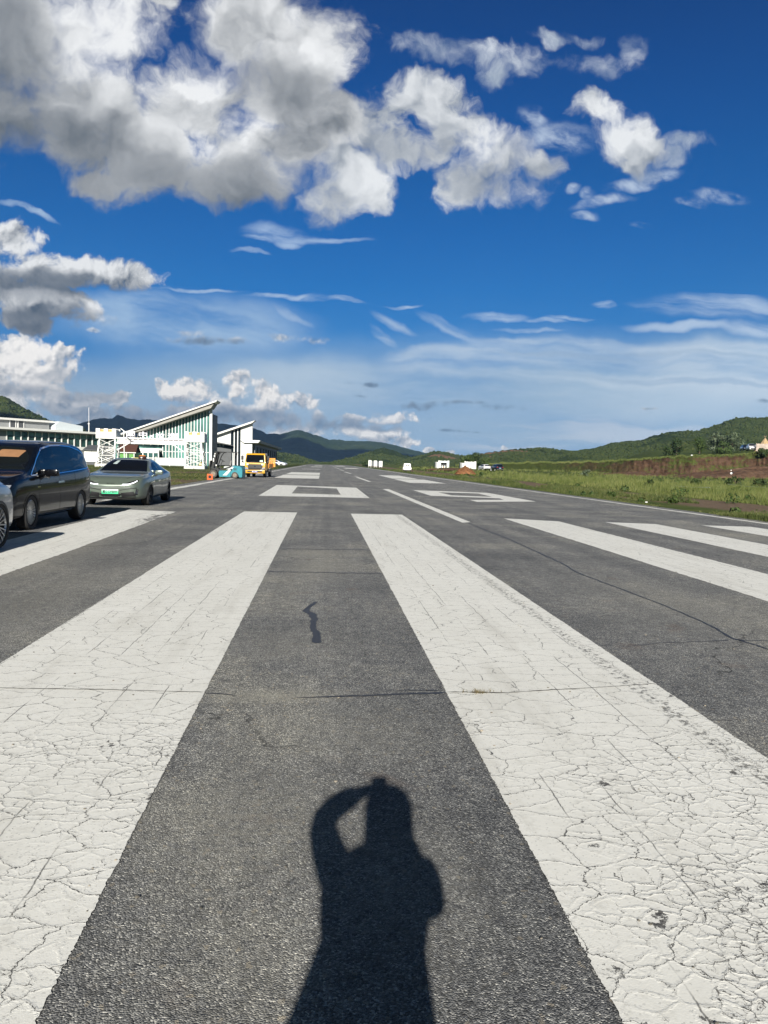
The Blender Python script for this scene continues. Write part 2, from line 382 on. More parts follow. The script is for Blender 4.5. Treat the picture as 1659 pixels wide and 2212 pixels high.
# ------------------------------------------------------------------ materials
MATS = {}
def pmat(name, col, rough=0.6, metal=0.0, spec=0.5, coat=0.0, vary=0.12, vscale=6.0, bump=0.0, bscale=40.0, emit=None, alpha=None, trans=0.0):
    """principled surface whose colour is gently broken up by noise"""
    if name in MATS: return MATS[name]
    m = bpy.data.materials.new(name); m.use_nodes = True; MATS[name] = m
    t = NT(m.node_tree); b = t.n['Principled BSDF']
    co = t.new('ShaderNodeTexCoord', out='Object')
    if vary > 0:
        n = t.noise(co, vscale, 5.0, 0.6)
        c = t.mix(t.lin(n, 0.3, 0.7), tuple(max(0, v*(1-vary)) for v in col), tuple(min(1, v*(1+vary)) for v in col))
        t.l.new(c, b.inputs['Base Color'])
    else: b.inputs['Base Color'].default_value = (*col, 1)
    b.inputs['Roughness'].default_value = rough; b.inputs['Metallic'].default_value = metal
    b.inputs['Specular IOR Level'].default_value = spec
    b.inputs['Coat Weight'].default_value = coat; b.inputs['Coat Roughness'].default_value = 0.04
    b.inputs['Transmission Weight'].default_value = trans
    if bump > 0:
        bn = t.new('ShaderNodeBump', {'Height': t.noise(co, bscale, 4.0, 0.6), 'Strength': 0.5, 'Distance': bump})
        t.l.new(bn, b.inputs['Normal'])
    if emit:
        b.inputs['Emission Color'].default_value = (*emit[0], 1); b.inputs['Emission Strength'].default_value = emit[1]
    return m
def vnoise(x, y, seed=0):
    """smooth value noise on arrays"""
    x = np.asarray(x, float); y = np.asarray(y, float)
    xi, yi = np.floor(x).astype(np.int64), np.floor(y).astype(np.int64); fx, fy = x-xi, y-yi
    def h(a, b):
        n = (a*374761393 + b*668265263 + seed*974711) & 0x7fffffff
        n = ((n ^ (n >> 13))*1274126177) & 0x7fffffff
        return ((n ^ (n >> 16)) & 0xffff)/65535.0
    sx, sy = fx*fx*(3-2*fx), fy*fy*(3-2*fy)
    return (h(xi, yi)*(1-sx)+h(xi+1, yi)*sx)*(1-sy) + (h(xi, yi+1)*(1-sx)+h(xi+1, yi+1)*sx)*sy
def fbm(x, y, oct=4, seed=0, gain=0.5):
    s, a, tot = 0, 1.0, 0
    for k in range(oct):
        s = s + a*vnoise(np.asarray(x)*2**k, np.asarray(y)*2**k, seed+k*17); tot += a; a *= gain
    return s/tot
def sstep(x, a, b):
    t = np.clip((np.asarray(x, float)-a)/(b-a), 0, 1); return t*t*(3-2*t)

# ------------------------------------------------------------------ pavement
def asphalt_nodes(t, P):
    """colour and height of weathered asphalt with exposed stone"""
    s = t.sep(P)
    P2 = t.xyz(s[0], s[1], 0.0)
    cell = t.voro(P2, 185.0, 'F1', 'Color', dims='2D')
    cv = t.sep(cell)[0]
    hd = t.voro(P2, 185.0, 'F1', 'Distance', dims='2D')
    cell2 = t.sep(t.voro(P2, 62.0, 'F1', 'Color', dims='2D'))[1]
    base = t.ramp(cv, [(0.0, (.048, .050, .053)), (0.35, (.118, .121, .124)), (0.70, (.205, .208, .209)), (0.88, (.31, .312, .306)), (0.955, (.47, .465, .44)), (1.0, (.62, .61, .56))])
    stones = t.ss(cell2, 0.975, 0.99)
    base = t.mix(t.mul(stones, 0.75), base, (.30, .27, .22))
    mid = t.noise(P2, 9.0, 4.0, 0.65, dims='2D')
    base = t.mix(1.0, base, t.ramp(mid, [(0.25, (.72, .72, .74)), (0.75, (1.24, 1.23, 1.20))]), 'MULTIPLY')
    big = t.noise(P2, 0.55, 5.0, 0.6, dims='2D')
    base = t.mix(1.0, base, t.ramp(big, [(0.25, (.70, .71, .73)), (0.5, (1.0, 1.0, 1.0)), (0.75, (1.45, 1.41, 1.29))]), 'MULTIPLY')
    # long faint streaks left by sweeping and traffic along the runway
    st = t.noise(t.v('MULTIPLY', P2, (2.4, 0.05, 1)), 1.0, 5.0, 0.6, dims='2D')
    base = t.mix(1.0, base, t.ramp(st, [(0.3, (.86, .86, .87)), (0.7, (1.14, 1.13, 1.11))]), 'MULTIPLY')
    # dusty places
    dust = None
    for (x, y, rx, ry, k) in ((-0.25, 4.68, 0.42, 0.13, .6), (-0.05, 10.6, 0.42, 1.0, .5), (-0.30, 3.0, 0.5, 0.6, .42), (0.25, 2.55, 0.35, 0.6, .30), (-0.2, 2.2, .5, .5, .25), (0.1, 4.0, .6, .5, .28), (-0.1, 12.2, 0.55, 0.5, .6), (-4.2, 12.0, .8, 6., .45), (-2.9, 8.0, .6, 3.0, .3), (9.9, 17.0, .5, 3., .4), (4.0, 8.0, .9, 2.0, .2), (-0.3, 6.1, .5, .5, .2)):
        q = t.v('MULTIPLY_ADD', P2, (1/rx, 1/ry, 0), (-x/rx, -y/ry, 0))
        g = t.mul(t.m('EXPONENT', t.mul(t.dot(q, q), -1.0)), k)
        dust = g if dust is None else t.mx(dust, g)
    dn = t.mul(t.mul(dust, 1.45), t.lin(t.noise(P2, 22.0, 5.0, 0.75, dims='2D'), 0.30, 0.62))
    base = t.mix(t.clamp(dn), base, (.34, .325, .275))
    # reddish soil caught in places
    rs = t.mul(t.ss(t.noise(P2, 1.7, 4.0, 0.6, dims='2D'), 0.66, 0.78), 0.30)
    base = t.mix(rs, base, (.17, .115, .085))
    height = t.mad(hd, -1.0, t.mul(t.noise(P2, 60.0, 3.0, 0.6, dims='2D'), 0.8))
    # hairline cracks across the old asphalt
    wn = t.v('MULTIPLY_ADD', t.v('SUBTRACT', t.noise(P2, 1.6, 5.0, 0.6, dims='2D', out=1), (.5, .5, .5)), (0.9, 0.9, 0), P2)
    ce = t.voro(wn, 0.16, 'DISTANCE_TO_EDGE', dims='2D')
    hair = t.mul(t.sub(1.0, t.ss(ce, 0.0008, 0.0026)), t.ss(t.noise(P2, 0.35, 2.0, 0.5, dims='2D'), 0.42, 0.6))
    base = t.mix(t.mul(hair, 0.75), base, (.018, .018, .018))
    return base, height
def mat_asphalt():
    m = bpy.data.materials.new('asphalt'); m.use_nodes = True
    t = NT(m.node_tree); b = t.n['Principled BSDF']
    P = t.new('ShaderNodeNewGeometry', out='Position')
    c, h = asphalt_nodes(t, P)
    t.l.new(c, b.inputs['Base Color'])
    b.inputs['Roughness'].default_value = 0.82; b.inputs['Specular IOR Level'].default_value = 0.25
    t.l.new(t.new('ShaderNodeBump', {'Height': h, 'Strength': 0.9, 'Distance': 0.0036}), b.inputs['Normal'])
    return m
def mat_paint():
    m = bpy.data.materials.new('runway paint'); m.use_nodes = True
    t = NT(m.node_tree); b = t.n['Principled BSDF']
    P = t.new('ShaderNodeNewGeometry', out='Position')
    ac, ah = asphalt_nodes(t, P)
    s = t.sep(P); P2 = t.xyz(s[0], s[1], 0.0)
    wn = t.v('SUBTRACT', t.noise(P2, 8.0, 6.0, 0.68, dims='2D', out=1), (.5, .5, .5))
    Pw = t.v('MULTIPLY_ADD', wn, (0.105, 0.075, 0), P2)
    # how badly the coat has broken up: worst in the old thick paint nearest the threshold
    zone = t.noise(P2, 0.9, 3.0, 0.55, dims='2D')
    near = t.ss(s[1], 6.5, 2.4)
    side = t.mx(t.ss(s[0], 0.9, 1.9), t.ss(s[0], -1.3, -1.9))
    dens = t.clamp(t.add(t.mul(near, t.mad(side, 0.22, 0.46)), t.mad(zone, 1.3, -0.58)))
    e1 = t.voro(Pw, 11.5, 'DISTANCE_TO_EDGE', dims='2D')
    e2 = t.voro(Pw, 23.0, 'DISTANCE_TO_EDGE', dims='2D')
    e0 = t.voro(t.v('MULTIPLY', Pw, (1.0, 1.7, 1)), 3.1, 'DISTANCE_TO_EDGE', dims='2D')
    wob = t.noise(P2, 30.0, 3.0, 0.6, dims='2D')
    wide = t.noise(P2, 3.0, 2.0, 0.5, dims='2D')
    g1 = t.ss(t.add(dens, t.mul(wide, 0.5)), 0.42, 0.95)
    g2 = t.ss(t.add(dens, t.mul(zone, 0.35)), 0.75, 1.15)
    w1 = t.mul(g1, t.mad(t.ss(wob, .34, .66), 0.032, -0.003)); w2 = t.mul(g2, t.mad(wob, 0.075, 0.0)); w0 = t.mad(t.mul(wide, wob), 0.022, 0.001)
    broken = t.ss(t.noise(P2, 6.5, 3.0, 0.55, dims='2D'), 0.40, 0.50); w1 = t.mul(w1, broken); w2 = t.mul(w2, t.ss(t.noise(P2, 11.0, 2.0, 0.5, dims='2D'), 0.42, 0.52))
    def crack(e, w): return t.sub(1.0, t.ss(t.m('DIVIDE', e, t.mx(w, 1e-4)), 0.75, 1.25))
    # straight seams left by the roller, along the stripe
    sx = t.mad(s[0], 1/0.258, t.mul(t.sub(t.noise(t.v('MULTIPLY', P2, (1, 3.0, 1)), 1.0, 5.0, 0.65, dims='2D'), .5), 0.16))
    sx = t.m('ABSOLUTE', t.sub(t.m('FRACT', t.add(sx, 0.31)), 0.5))
    seamgate = t.ss(t.noise(t.v('MULTIPLY', P2, (3.9, 0.9, 1)), 1.0, 5.0, 0.7, dims='2D'), 0.44, 0.60)
    seam = t.mul(t.sub(1.0, t.ss(sx, 0.004, 0.019)), seamgate)
    ck = t.mx(t.mx(t.mul(t.mul(crack(e1, w1), t.ss(w1, 0.001, 0.006)), t.ss(g1, 0.02, 0.1)), t.mul(t.mul(crack(e2, w2), t.ss(w2, 0.001, 0.008)), t.ss(g2, 0.03, 0.15))), t.mx(t.mul(seam, 0.9), crack(e0, w0)))
    # patches flaked right off
    fl = t.noise(Pw, 5.0, 7.0, 0.7, dims='2D')
    wx = t.v('MULTIPLY_ADD', P2, (1/.42, 1/2.2, 0), (4.15/.42, -19.2/2.2, 0))
    worn = t.mul(t.m('EXPONENT', t.mul(t.dot(wx, wx), -1.0)), 0.26)
    flake = t.ss(t.add(t.add(fl, worn), t.mul(dens, 0.10)), 0.735, 0.755)
    fine = t.mul(t.ss(t.noise(P2, 55.0, 4.0, 0.7, dims='2D'), 0.70, 0.76), t.ss(t.noise(P2, 1.4, 3.0, 0.6, dims='2D'), 0.42, 0.62))
    # the ragged far margin of the right stripe
    ragx = t.mul(t.sub(1.0, t.ss(t.m('ABSOLUTE', t.sub(s[0], t.mad(wob, 0.10, 2.13))), 0.02, 0.09)), t.ss(t.noise(P2, 20.0, 5.0, 0.75, dims='2D'), 0.50, 0.60))
    gone = t.clamp(t.mx(t.mx(ck, flake), t.mx(t.mul(fine, 0.8), t.mul(ragx, 0.85))))
    pc = t.mix(t.noise(P2, 1.3, 5.0, 0.6, dims='2D'), (.70, .692, .645), (.81, .803, .76))
    pc = t.mix(t.mul(t.ss(t.noise(P2, 14.0, 6.0, 0.7, dims='2D'), 0.5, 0.75), 0.30), pc, (.40, .39, .345))
    drt = t.mul(t.ss(t.noise(t.v('MULTIPLY', P2, (3.0, .35, 1)), 1.0, 5.0, 0.65, dims='2D'), 0.5, 0.8), 0.28)
    pc = t.mix(drt, pc, (.36, .34, .29))
    grit = t.voro(P2, 150.0, 'F1', 'Distance', dims='2D')
    pc = t.mix(t.mul(t.ss(t.sep(t.voro(P2, 150.0, 'F1', 'Color', dims='2D'))[0], 0.93, 0.99), 0.35), pc, (.22, .22, .21))
    # dust and bitumen in the cracks
    cc = t.mix(0.6, ac, (.075, .070, .062))
    col = t.mix(gone, pc, cc)
    t.l.new(col, b.inputs['Base Color'])
    b.inputs['Roughness'].default_value = 0.68; b.inputs['Specular IOR Level'].default_value = 0.35
    lip1 = t.mul(t.sub(1.0, t.ss(e1, 0.02, 0.15)), t.mul(g1, 1.0))
    lip0 = t.mul(t.sub(1.0, t.ss(e0, 0.01, 0.06)), 0.5)
    lip2 = t.mul(t.sub(1.0, t.ss(e2, 0.02, 0.2)), t.mul(g2, 0.45))
    h = t.add(t.mx(t.mx(lip1, lip0), lip2), t.mul(gone, -1.1))
    h = t.add(h, t.mul(grit, -0.16))
    h = t.add(h, t.mul(t.noise(P2, 28.0, 4.0, 0.6, dims='2D'), 0.45))
    t.l.new(t.new('ShaderNodeBump', {'Height': h, 'Strength': 1.0, 'Distance': 0.0014}), b.inputs['Normal'])
    return m
M_ASPH, M_PAINT = mat_asphalt(), mat_paint()
M_TAR = pmat('tar', (.038, .038, .040), rough=0.5, spec=0.5, vary=0.3, vscale=30, bump=0.002, bscale=120)

def sheet(name, outline, z, mat, jag=0.0, step=0.02, seed=1):
    """flat polygon; its long edges are worn ragged"""
    rnd = random.Random(seed); pts = []
    n = len(outline)
    for i in range(n):
        a, b = np.array(outline[i], float), np.array(outline[(i+1) % n], float)
        L = np.hypot(*(b-a)); d = (b-a)/L; nn = np.array([-d[1], d[0]])
        if jag > 0 and L > 0.3:
            s = 0.0; w = 0.0
            while s < L:
                p = a + d*s
                w = 0.8*w + rnd.gauss(0, jag*0.5)
                pts.append(p + nn*(rnd.uniform(-jag, jag) + max(-jag*2, min(jag*2, w))*0.5))
                s += step*(1.0 + max(0.0, abs(p[1])-6.0)*0.25)*rnd.uniform(0.6, 1.4)
        else: pts.append(a)
    tri = tessellate_polygon([[Vector((p[0], p[1], 0)) for p in pts]])
    me = mesh_from([(p[0], p[1], z) for p in pts], [tuple(f) for f in tri])
    bm = bmesh.new(); bm.from_mesh(me)
    for f in bm.faces:
        if f.normal.z < 0: f.normal_flip()
    bm.to_mesh(me); bm.free()
    return tag(link(name, me, mat), kind='structure')

# runway slab
tag(MB().box(-8.3, 13.75, -70, 430, -0.25, 0.0).build('runway', M_ASPH), kind='structure')

def rect(x0, x1, y0, y1): return [(x0, y0), (x1, y0), (x1, y1), (x0, y1)]
Z1 = 0.004
marks = [('threshold_stripe', rect(-2.28, -0.73, -12, 21.85), .0035), ('threshold_stripe', rect(0.84, 2.355, -12, 21.75), .0035),
         ('threshold_stripe', [(-5.45, -12), (-3.93, -12), (-3.95, 12), (-4.02, 16.6), (-4.06, 19.0), (-4.10, 21.2), (-5.5, 21.7)], .012),
         ('threshold_stripe', [(5.2, -12), (6.60, -12), (6.60, 20.2), (5.9, 20.6), (5.22, 21.0)], .01),
         ('threshold_stripe', [(7.95, -12), (9.26, -12), (9.26, 19.85), (7.95, 20.25)], .01),
         ('threshold_stripe', [(10.48, -12), (11.8, -12), (11.8, 19.5), (10.5, 19.7)], .01)]
for i, (n, o, j) in enumerate(marks): sheet(n, o, Z1, M_PAINT, j, 0.009 if i < 2 else 0.02, i)
# the figures 0 and 9 painted beyond the stripes
def figure(name, outer, hole, seed):
    """a painted closed figure: outline with an opening cut in it"""
    me_pts = [[Vector((x, y, 0)) for x, y in outer]] + ([[Vector((x, y, 0)) for x, y in hole]] if hole else [])
    tri = tessellate_polygon(me_pts); flat = [p for l in me_pts for p in l]
    me = mesh_from([(p.x, p.y, Z1) for p in flat], [tuple(f) for f in tri])
    bm = bmesh.new(); bm.from_mesh(me)
    for f in bm.faces:
        if f.normal.z < 0: f.normal_flip()
    bm.to_mesh(me); bm.free()
    return tag(link(name, me, M_PAINT), kind='structure')
figure('runway_number', [(-2.72, 31.8), (2.02, 31.75), (2.02, 44.65), (-2.85, 46.6)], [(-1.43, 34.75), (-1.5, 44.6), (0.80, 42.6), (0.84, 34.4)], 1)
figure('runway_number', [(6.41, 31.91), (6.41, 30.34), (9.31, 31.70), (9.20, 40.85), (5.21, 42.64), (5.21, 35.39), (8.27, 34.1), (8.13, 32.75)], [(6.3, 40.0), (8.42, 39.6), (8.25, 35.6), (6.4, 36.4)], 2)
# touchdown bars
for (x0, x1, y0, y1) in ((-4.3, -0.36, 66.3, 82.0), (-4.3, -0.38, 85.0, 103.0), (6.95, 9.95, 59.2, 72.5), (6.98, 9.65, 74.6, 94.0),
                         (-3.5, -0.3, 215, 232), (-3.5, -0.3, 300, 330), (5.7, 9.2, 185, 210), (5.0, 8.6, 280, 320), (-4.2, -0.5, 150, 154)):
    sheet('touchdown_bar', rect(x0, x1, y0, y1), Z1, M_PAINT, .02, 0.1, int(y0))
# centre line
for (y0, y1) in ((19.1, 43.5), (59.6, 77.4), (81, 84), (100.6, 119), (136, 155), (172, 195), (212, 236), (255, 285), (310, 345)):
    sheet('centre_line', [(3.66, y0), (3.93, y0+.25), (3.88 if y1 < 60 else 3.72, y1), (3.50 if y1 < 60 else 3.38, y1-.2)], Z1, M_PAINT, .006, 0.05, int(y0))
# edge lines
sheet('edge_line', [(13.0, -20), (13.26, -20), (13.2, 22), (12.95, 60), (12.75, 120), (12.6, 300), (12.2, 300), (12.5, 120), (12.70, 60), (12.96, 22)], Z1, M_PAINT, .03, 0.06, 31)
sheet('edge_line', [(-7.62, 26), (-7.22, 26), (-7.16, 45), (-7.05, 62), (-6.95, 130), (-6.7, 300), (-6.95, 300), (-7.25, 130), (-7.40, 62), (-7.58, 45)], Z1, M_PAINT, .05, 0.07, 32)

def ribbon(name, pts, w, z, mat, seed=1, jit=0.35, step=0.03):
    rnd = random.Random(seed); L, Rr = [], []
    P = [np.array(p, float) for p in pts]
    dense = []
    for a, b in zip(P, P[1:]):
        n = max(2, int(np.hypot(*(b-a)[:2])/step))
        for k in range(n): dense.append(a + (b-a)*k/n)
    dense.append(P[-1])
    off = 0.0
    for i, p in enumerate(dense):
        d = dense[min(i+1, len(dense)-1)][:2]-dense[max(i-1, 0)][:2]; d = d/(np.hypot(*d)+1e-9); n = np.array([-d[1], d[0]])
        off = 0.85*off + rnd.gauss(0, w*0.10)
        ww = w if len(p) < 3 else p[2]
        e = 0.15 if i in (0, len(dense)-1) else 1.0
        L.append((*(p[:2]+n*(off+ww*0.5*e*(1+rnd.uniform(-jit, jit)))), z)); Rr.append((*(p[:2]+n*(off-ww*0.5*e*(1+rnd.uniform(-jit, jit)))), z))
    n = len(L)
    me = mesh_from(L+Rr, [(i, n+i, n+i+1, i+1) for i in range(n-1)])
    return tag(link(name, me, mat), kind='structure')
Z2 = 0.0075
ribbon('tar_seam', [(-0.735, 4.74, .028), (-0.62, 4.72, .018), (-0.52, 4.69, .010)], .02, 0.003, M_TAR, 3)
ribbon('tar_seam', [(-0.16, 4.64, .008), (0.05, 4.66, .022), (0.45, 4.70, .030), (0.70, 4.735, .034), (0.835, 4.745, .05)], .03, 0.003, M_TAR, 4)
ribbon('tar_seam', [(0.46, 4.79, .004), (0.62, 4.80, .016), (0.80, 4.79, .022)], .02, 0.003, M_TAR, 14)
ribbon('tar_seam', [(-0.72, 10.05), (0.2, 10.0), (0.84, 10.02)], .045, 0.003, M_TAR, 5)
ribbon('tar_seam', [(-0.72, 12.72), (0.3, 12.70), (0.83, 12.72)], .05, 0.003, M_TAR, 6)
zz = [(682, 1300), (668, 1312), (664, 1320), (678, 1330), (684, 1336), (676, 1352), (678, 1362), (684, 1375), (683, 1390)]
ribbon('tar_seam', [(*gnd(x, y)[:2], w) for (x, y), w in zip(zz, (.05, .05, .07, .08, .07, .05, .07, .07, .075))], .06, 0.003, M_TAR, 7, 0.2)
for k, pts in enumerate(([(1010, 1130, .05), (1100, 1165, .05), (1210, 1215, .045), (1250, 1238, .04), (1330, 1268, .035), (1440, 1310, .03), (1520, 1345, .03), (1585, 1380, .05), (1659, 1403, .03), (1760, 1436, .03)],
                         [(1335, 1399, .012), (1440, 1389, .014), (1520, 1386, .016), (1580, 1383, .03)],
                         [(1585, 1383, .03), (1660, 1384, .016), (1740, 1380, .012)],
                         [(0, 1182, .03), (205, 1180, .03), (330, 1172, .03)])):
    ribbon('tar_seam', [(*gnd(x, y)[:2], w*.72) for x, y, w in pts], .03, 0.003, M_TAR, 20+k, 0.4)
# the dark joint that runs on across the paint
ribbon('pavement_joint', [(-2.2, 4.86, .012), (-1.9, 4.83, .008), (-1.4, 4.81, .012), (-1.0, 4.77, .006), (-0.74, 4.75, .014)], .01, Z2, pmat('joint dirt', (.06, .055, .045), rough=.9, vary=.4, vscale=60), 8, 0.7)
ribbon('pavement_joint', [(0.84, 4.75, .010), (1.05, 4.74, .022), (1.25, 4.73, .010), (1.6, 4.80, .012), (2.0, 4.86, .006), (2.35, 4.93, .008)], .01, Z2, MATS['joint dirt'], 9, 0.7)

# ------------------------------------------------------------------ terrain
def mat_land(name, greens, soil, soil_lo=0.55, soil_hi=0.68, sc=0.02, detail=8.0, bump=1.0, tex=0.25, coarse=0.006, bare=()):
    m = bpy.data.materials.new(name); m.use_nodes = True
    t = NT(m.node_tree); b = t.n['Principled BSDF']
    P = t.new('ShaderNodeNewGeometry', out='Position')
    n1 = t.noise(P, sc, detail, 0.65)
    c = t.ramp(n1, [(0.30, greens[0]), (0.5, greens[1]), (0.68, greens[2])])
    n3 = t.noise(P, tex, 5.0, 0.7)
    c = t.mix(1.0, c, t.ramp(n3, [(0.32, (.45, .48, .45)), (0.5, (1, 1, 1)), (0.7, (1.45, 1.4, 1.25))]), 'MULTIPLY')
    n2 = t.noise(P, coarse, 6.0, 0.6)
    sf = t.mul(t.ss(n2, soil_lo, soil_hi), t.ss(n3, 0.35, 0.6))
    for (bx, by, rx, ry) in bare:       # excavated faces
        q = t.v('MULTIPLY_ADD', P, (1/rx, 1/ry, 0), (-bx/rx, -by/ry, 0))
        sf = t.mx(sf, t.ss(t.add(t.dot(q, q), t.mul(t.sub(n1, .5), 2.2)), 1.1, 0.6))
    c = t.mix(sf, c, soil)
    t.l.new(c, b.inputs['Base Color'])
    b.inputs['Roughness'].default_value = 0.95; b.inputs['Specular IOR Level'].default_value = 0.08
    t.l.new(t.new('ShaderNodeBump', {'Height': n3, 'Strength': 1.0, 'Distance': bump}), b.inputs['Normal'])
    return m
def gz(x, y):
    x = np.asarray(x, float); y = np.asarray(y, float)
    z = -0.05 + 0.06*fbm(x*0.4, y*0.4, 3, 5)
    z = z + 0.62*sstep(y, 70, 230)*sstep(x, 13.5, 40)*sstep(y, 1500, 500)
    z = z + 0.30*(fbm(x*0.05, y*0.05, 3, 9)-0.5)*sstep(x, 20, 45)
    z = z + 0.9*sstep(np.abs(x+11.5-0.012*y), 5.0, 0.0)*sstep(y, 120, 150)*sstep(y, 330, 250)*0.6
    inside = sstep(x, -8.25, -8.5) + sstep(x, 13.7, 13.95)
    z = np.where(inside < 1.0, z*inside - 0.12*(1-inside), z)
    return z
xs = np.concatenate([-np.geomspace(9000, 60, 26), np.arange(-58, -9, 2.0), np.linspace(-8.6, -8.0, 4), [0, 6], np.linspace(13.5, 14.2, 5), np.arange(15, 60, 1.0), np.arange(60, 130, 3.0), np.geomspace(130, 9000, 26)])
ys = np.concatenate([-np.geomspace(3000, 80, 8), np.arange(-70, 10, 10.0), np.arange(10, 130, 1.5), np.arange(130, 440, 6.0), np.geomspace(440, 9500, 26)])
X, Y = np.meshgrid(xs, ys)
gv = np.stack([X, Y, gz(X, Y)], -1).reshape(-1, 3)

def mat_ground():
    m = bpy.data.materials.new('field soil and turf'); m.use_nodes = True
    t = NT(m.node_tree); b = t.n['Principled BSDF']
    P = t.new('ShaderNodeNewGeometry', out='Position'); s = t.sep(P)
    n1 = t.noise(P, 0.35, 6.0, 0.65); n2 = t.noise(P, 3.0, 6.0, 0.7); n0 = t.noise(P, 0.05, 4.0, 0.6)
    green = t.ramp(n1, [(0.3, (.040, .056, .015)), (0.5, (.072, .096, .023)), (0.7, (.115, .125, .040))])
    soil = t.ramp(n2, [(0.3, (.110, .078, .053)), (0.7, (.215, .155, .110))])
    # a worn dirt track follows the right side of the runway; bare earth by the parked cars on the left
    wob = t.mad(t.sub(n0, 0.5), 4.0, s[0])
    track = t.sub(1.0, t.ss(t.m('ABSOLUTE', t.sub(wob, t.mad(s[1], 0.012, 17.6))), 1.5, 2.8))
    track = t.mx(track, t.mul(t.sub(1.0, t.ss(t.m('ABSOLUTE', t.add(s[0], 10.5)), 1.0, 2.4)), t.mul(t.ss(s[1], 28.0, 36.0), t.ss(s[1], 52.0, 44.0))))
    bare = t.mx(t.mul(track, t.ss(n2, 0.25, 0.45)), t.mul(t.ss(n1, 0.60, 0.72), 0.8))
    lf = t.mul(t.ss(t.noise(t.v('MULTIPLY', P, (1.0, .45, 1.0)), 0.16, 3.0, 0.5), 0.50, 0.58), t.mul(t.ss(s[0], -8.0, -9.0), t.ss(s[1], 100.0, 80.0)))
    bare = t.mx(bare, t.mul(lf, .9))
    c = t.mix(bare, green, soil)
    t.l.new(c, b.inputs['Base Color']); b.inputs['Roughness'].default_value = 0.95; b.inputs['Specular IOR Level'].default_value = 0.1
    t.l.new(t.new('ShaderNodeBump', {'Height': n2, 'Strength': 0.8, 'Distance': 0.12}), b.inputs['Normal'])
    return m
M_GROUND = mat_ground()
tag(link('ground', np_mesh(gv, grid_faces(len(ys), len(xs)), True), M_GROUND), kind='structure')

BARE = [(*P3b[:2], rx, ry) for P3b, rx, ry in ((atY(1075, 980, 575), 22, 50), (atY(1110, 977, 580), 14, 40), (atY(962, 984, 690), 16, 45), (atY(925, 990, 640), 12, 40))]
M_FAR = mat_land('far mountain scrub', ((.016, .030, .012), (.030, .050, .018), (.055, .075, .030)), (.16, .13, .10), .66, .74, .004, 9.0, 8.0, .03, .0015)
M_HILL = mat_land('hill scrub', ((.020, .034, .009), (.036, .056, .014), (.066, .084, .025)), (.11, .075, .05), .68, .76, .02, 8.0, 1.6, .22, .008)
M_HILLSOIL = mat_land('hill scrub with bare earth', ((.022, .034, .009), (.038, .057, .015), (.066, .082, .026)), (.20, .12, .075), .56, .64, .02, 8.0, 1.6, .2, .012, bare=BARE)

def hill(name, prof, Yd, front, back, mat, zb=0.0, gul=0.25, gs=0.01, ridge=0.0, seed=1, step=3.0, rows=26, shape=1.15):
    """a hill whose skyline passes through the given points when seen from the runway"""
    px = np.arange(prof[0][0], prof[-1][0]+step, step)
    py = np.interp(px, [p[0] for p in prof], [p[1] for p in prof])
    R = np.array([atY(a, b, Yd) for a, b in zip(px, py)])
    H = np.maximum(R[:, 2]-zb, 0.2)
    s = np.concatenate([np.linspace(0, 1, rows), np.linspace(1, 0, 10)[1:]])
    off = np.concatenate([-front*(1-np.linspace(0, 1, rows)), back*np.linspace(0, 1, 10)[1:]])
    k = (Yd+off)/Yd
    XX = R[:, 0][None, :]*k[:, None]; YY = np.repeat((Yd+off)[:, None], len(px), 1)
    sh = s[:, None]**shape
    g = (1-np.abs(2*fbm(XX*gs+seed*3.1, YY*gs*0.6+seed, 5, seed, 0.55)-1)*1.6)
    prm = np.clip(1.0-s[:, None]**4, 0, 1)
    Z = zb + H[None, :]*sh*(1 - gul*prm*(1-g)) + H[None, :]*0.12*prm*sh*(fbm(XX*gs*4, YY*gs*4, 4, seed+5)-0.5)
    if ridge > 0: Z = Z + ridge*(fbm(XX*gs*30, YY*gs*30, 3, seed+9, .7)-0.5)*np.clip(s[:, None]*2, 0, 1)
    Z[0, :] = zb-2.0; Z[-1, :] = zb-3.0
    V = np.stack([XX, YY, Z], -1).reshape(-1, 3)
    o = tag(link(name, np_mesh(V, grid_faces(len(s), len(px)), True), mat), kind='structure')
    return o, (XX[:rows], YY[:rows], Z[:rows])

far_l = [(-250, 925), (-60, 930), (60, 935), (140, 925), (176, 914), (200, 907), (220, 903), (241, 905), (254, 895.5), (262, 898), (273, 903), (301, 907), (324, 905.5), (347, 909), (400, 917), (440, 914),
         (459, 913.5), (485, 915), (510, 919), (530, 923), (548, 926), (562, 929), (576, 937), (590, 936), (605, 938), (622, 933), (643, 928.5), (655, 930), (676, 939.5), (686, 940.5), (700, 946), (710, 950), (730, 950),
         (744, 952), (785, 952.5), (825, 955), (857, 963), (889, 971), (924, 980), (960, 988), (1010, 996), (1100, 1003)]
hill('mountain_range', far_l, 3600, 1700, 1500, M_FAR, -10, .55, .0022, 10.0, 3, 3.0, 44, 1.0)
left_hill, LH = hill('hill', [(-420, 880), (-200, 850), (-80, 845), (0, 857), (16, 858), (30, 868), (58, 883), (81, 895.5), (104, 906), (125, 913), (157, 916), (175, 922), (200, 940), (260, 965), (330, 985)], 950, 420, 400, M_HILL, 0, .5, .008, 4.0, 11, 2.5, 30)
foot_hill, FH = hill('hill', [(470, 965), (560, 968), (602, 977), (643, 983), (669, 993), (689, 1001.0), (700, 1003)], 900, 260, 300, M_HILL, -1, .3, .01, 3.0, 13, 1.5, 20)
mid_hill, MH = hill('hill', [(690, 1001.5), (715, 999), (740, 994), (770, 985), (800, 975), (820, 970), (830, 968), (842, 971), (860, 978), (877, 984.5), (900, 987), (930, 992), (980, 999)], 900, 330, 260, M_HILL, -1, .45, .012, 3.5, 17, 1.5, 24)
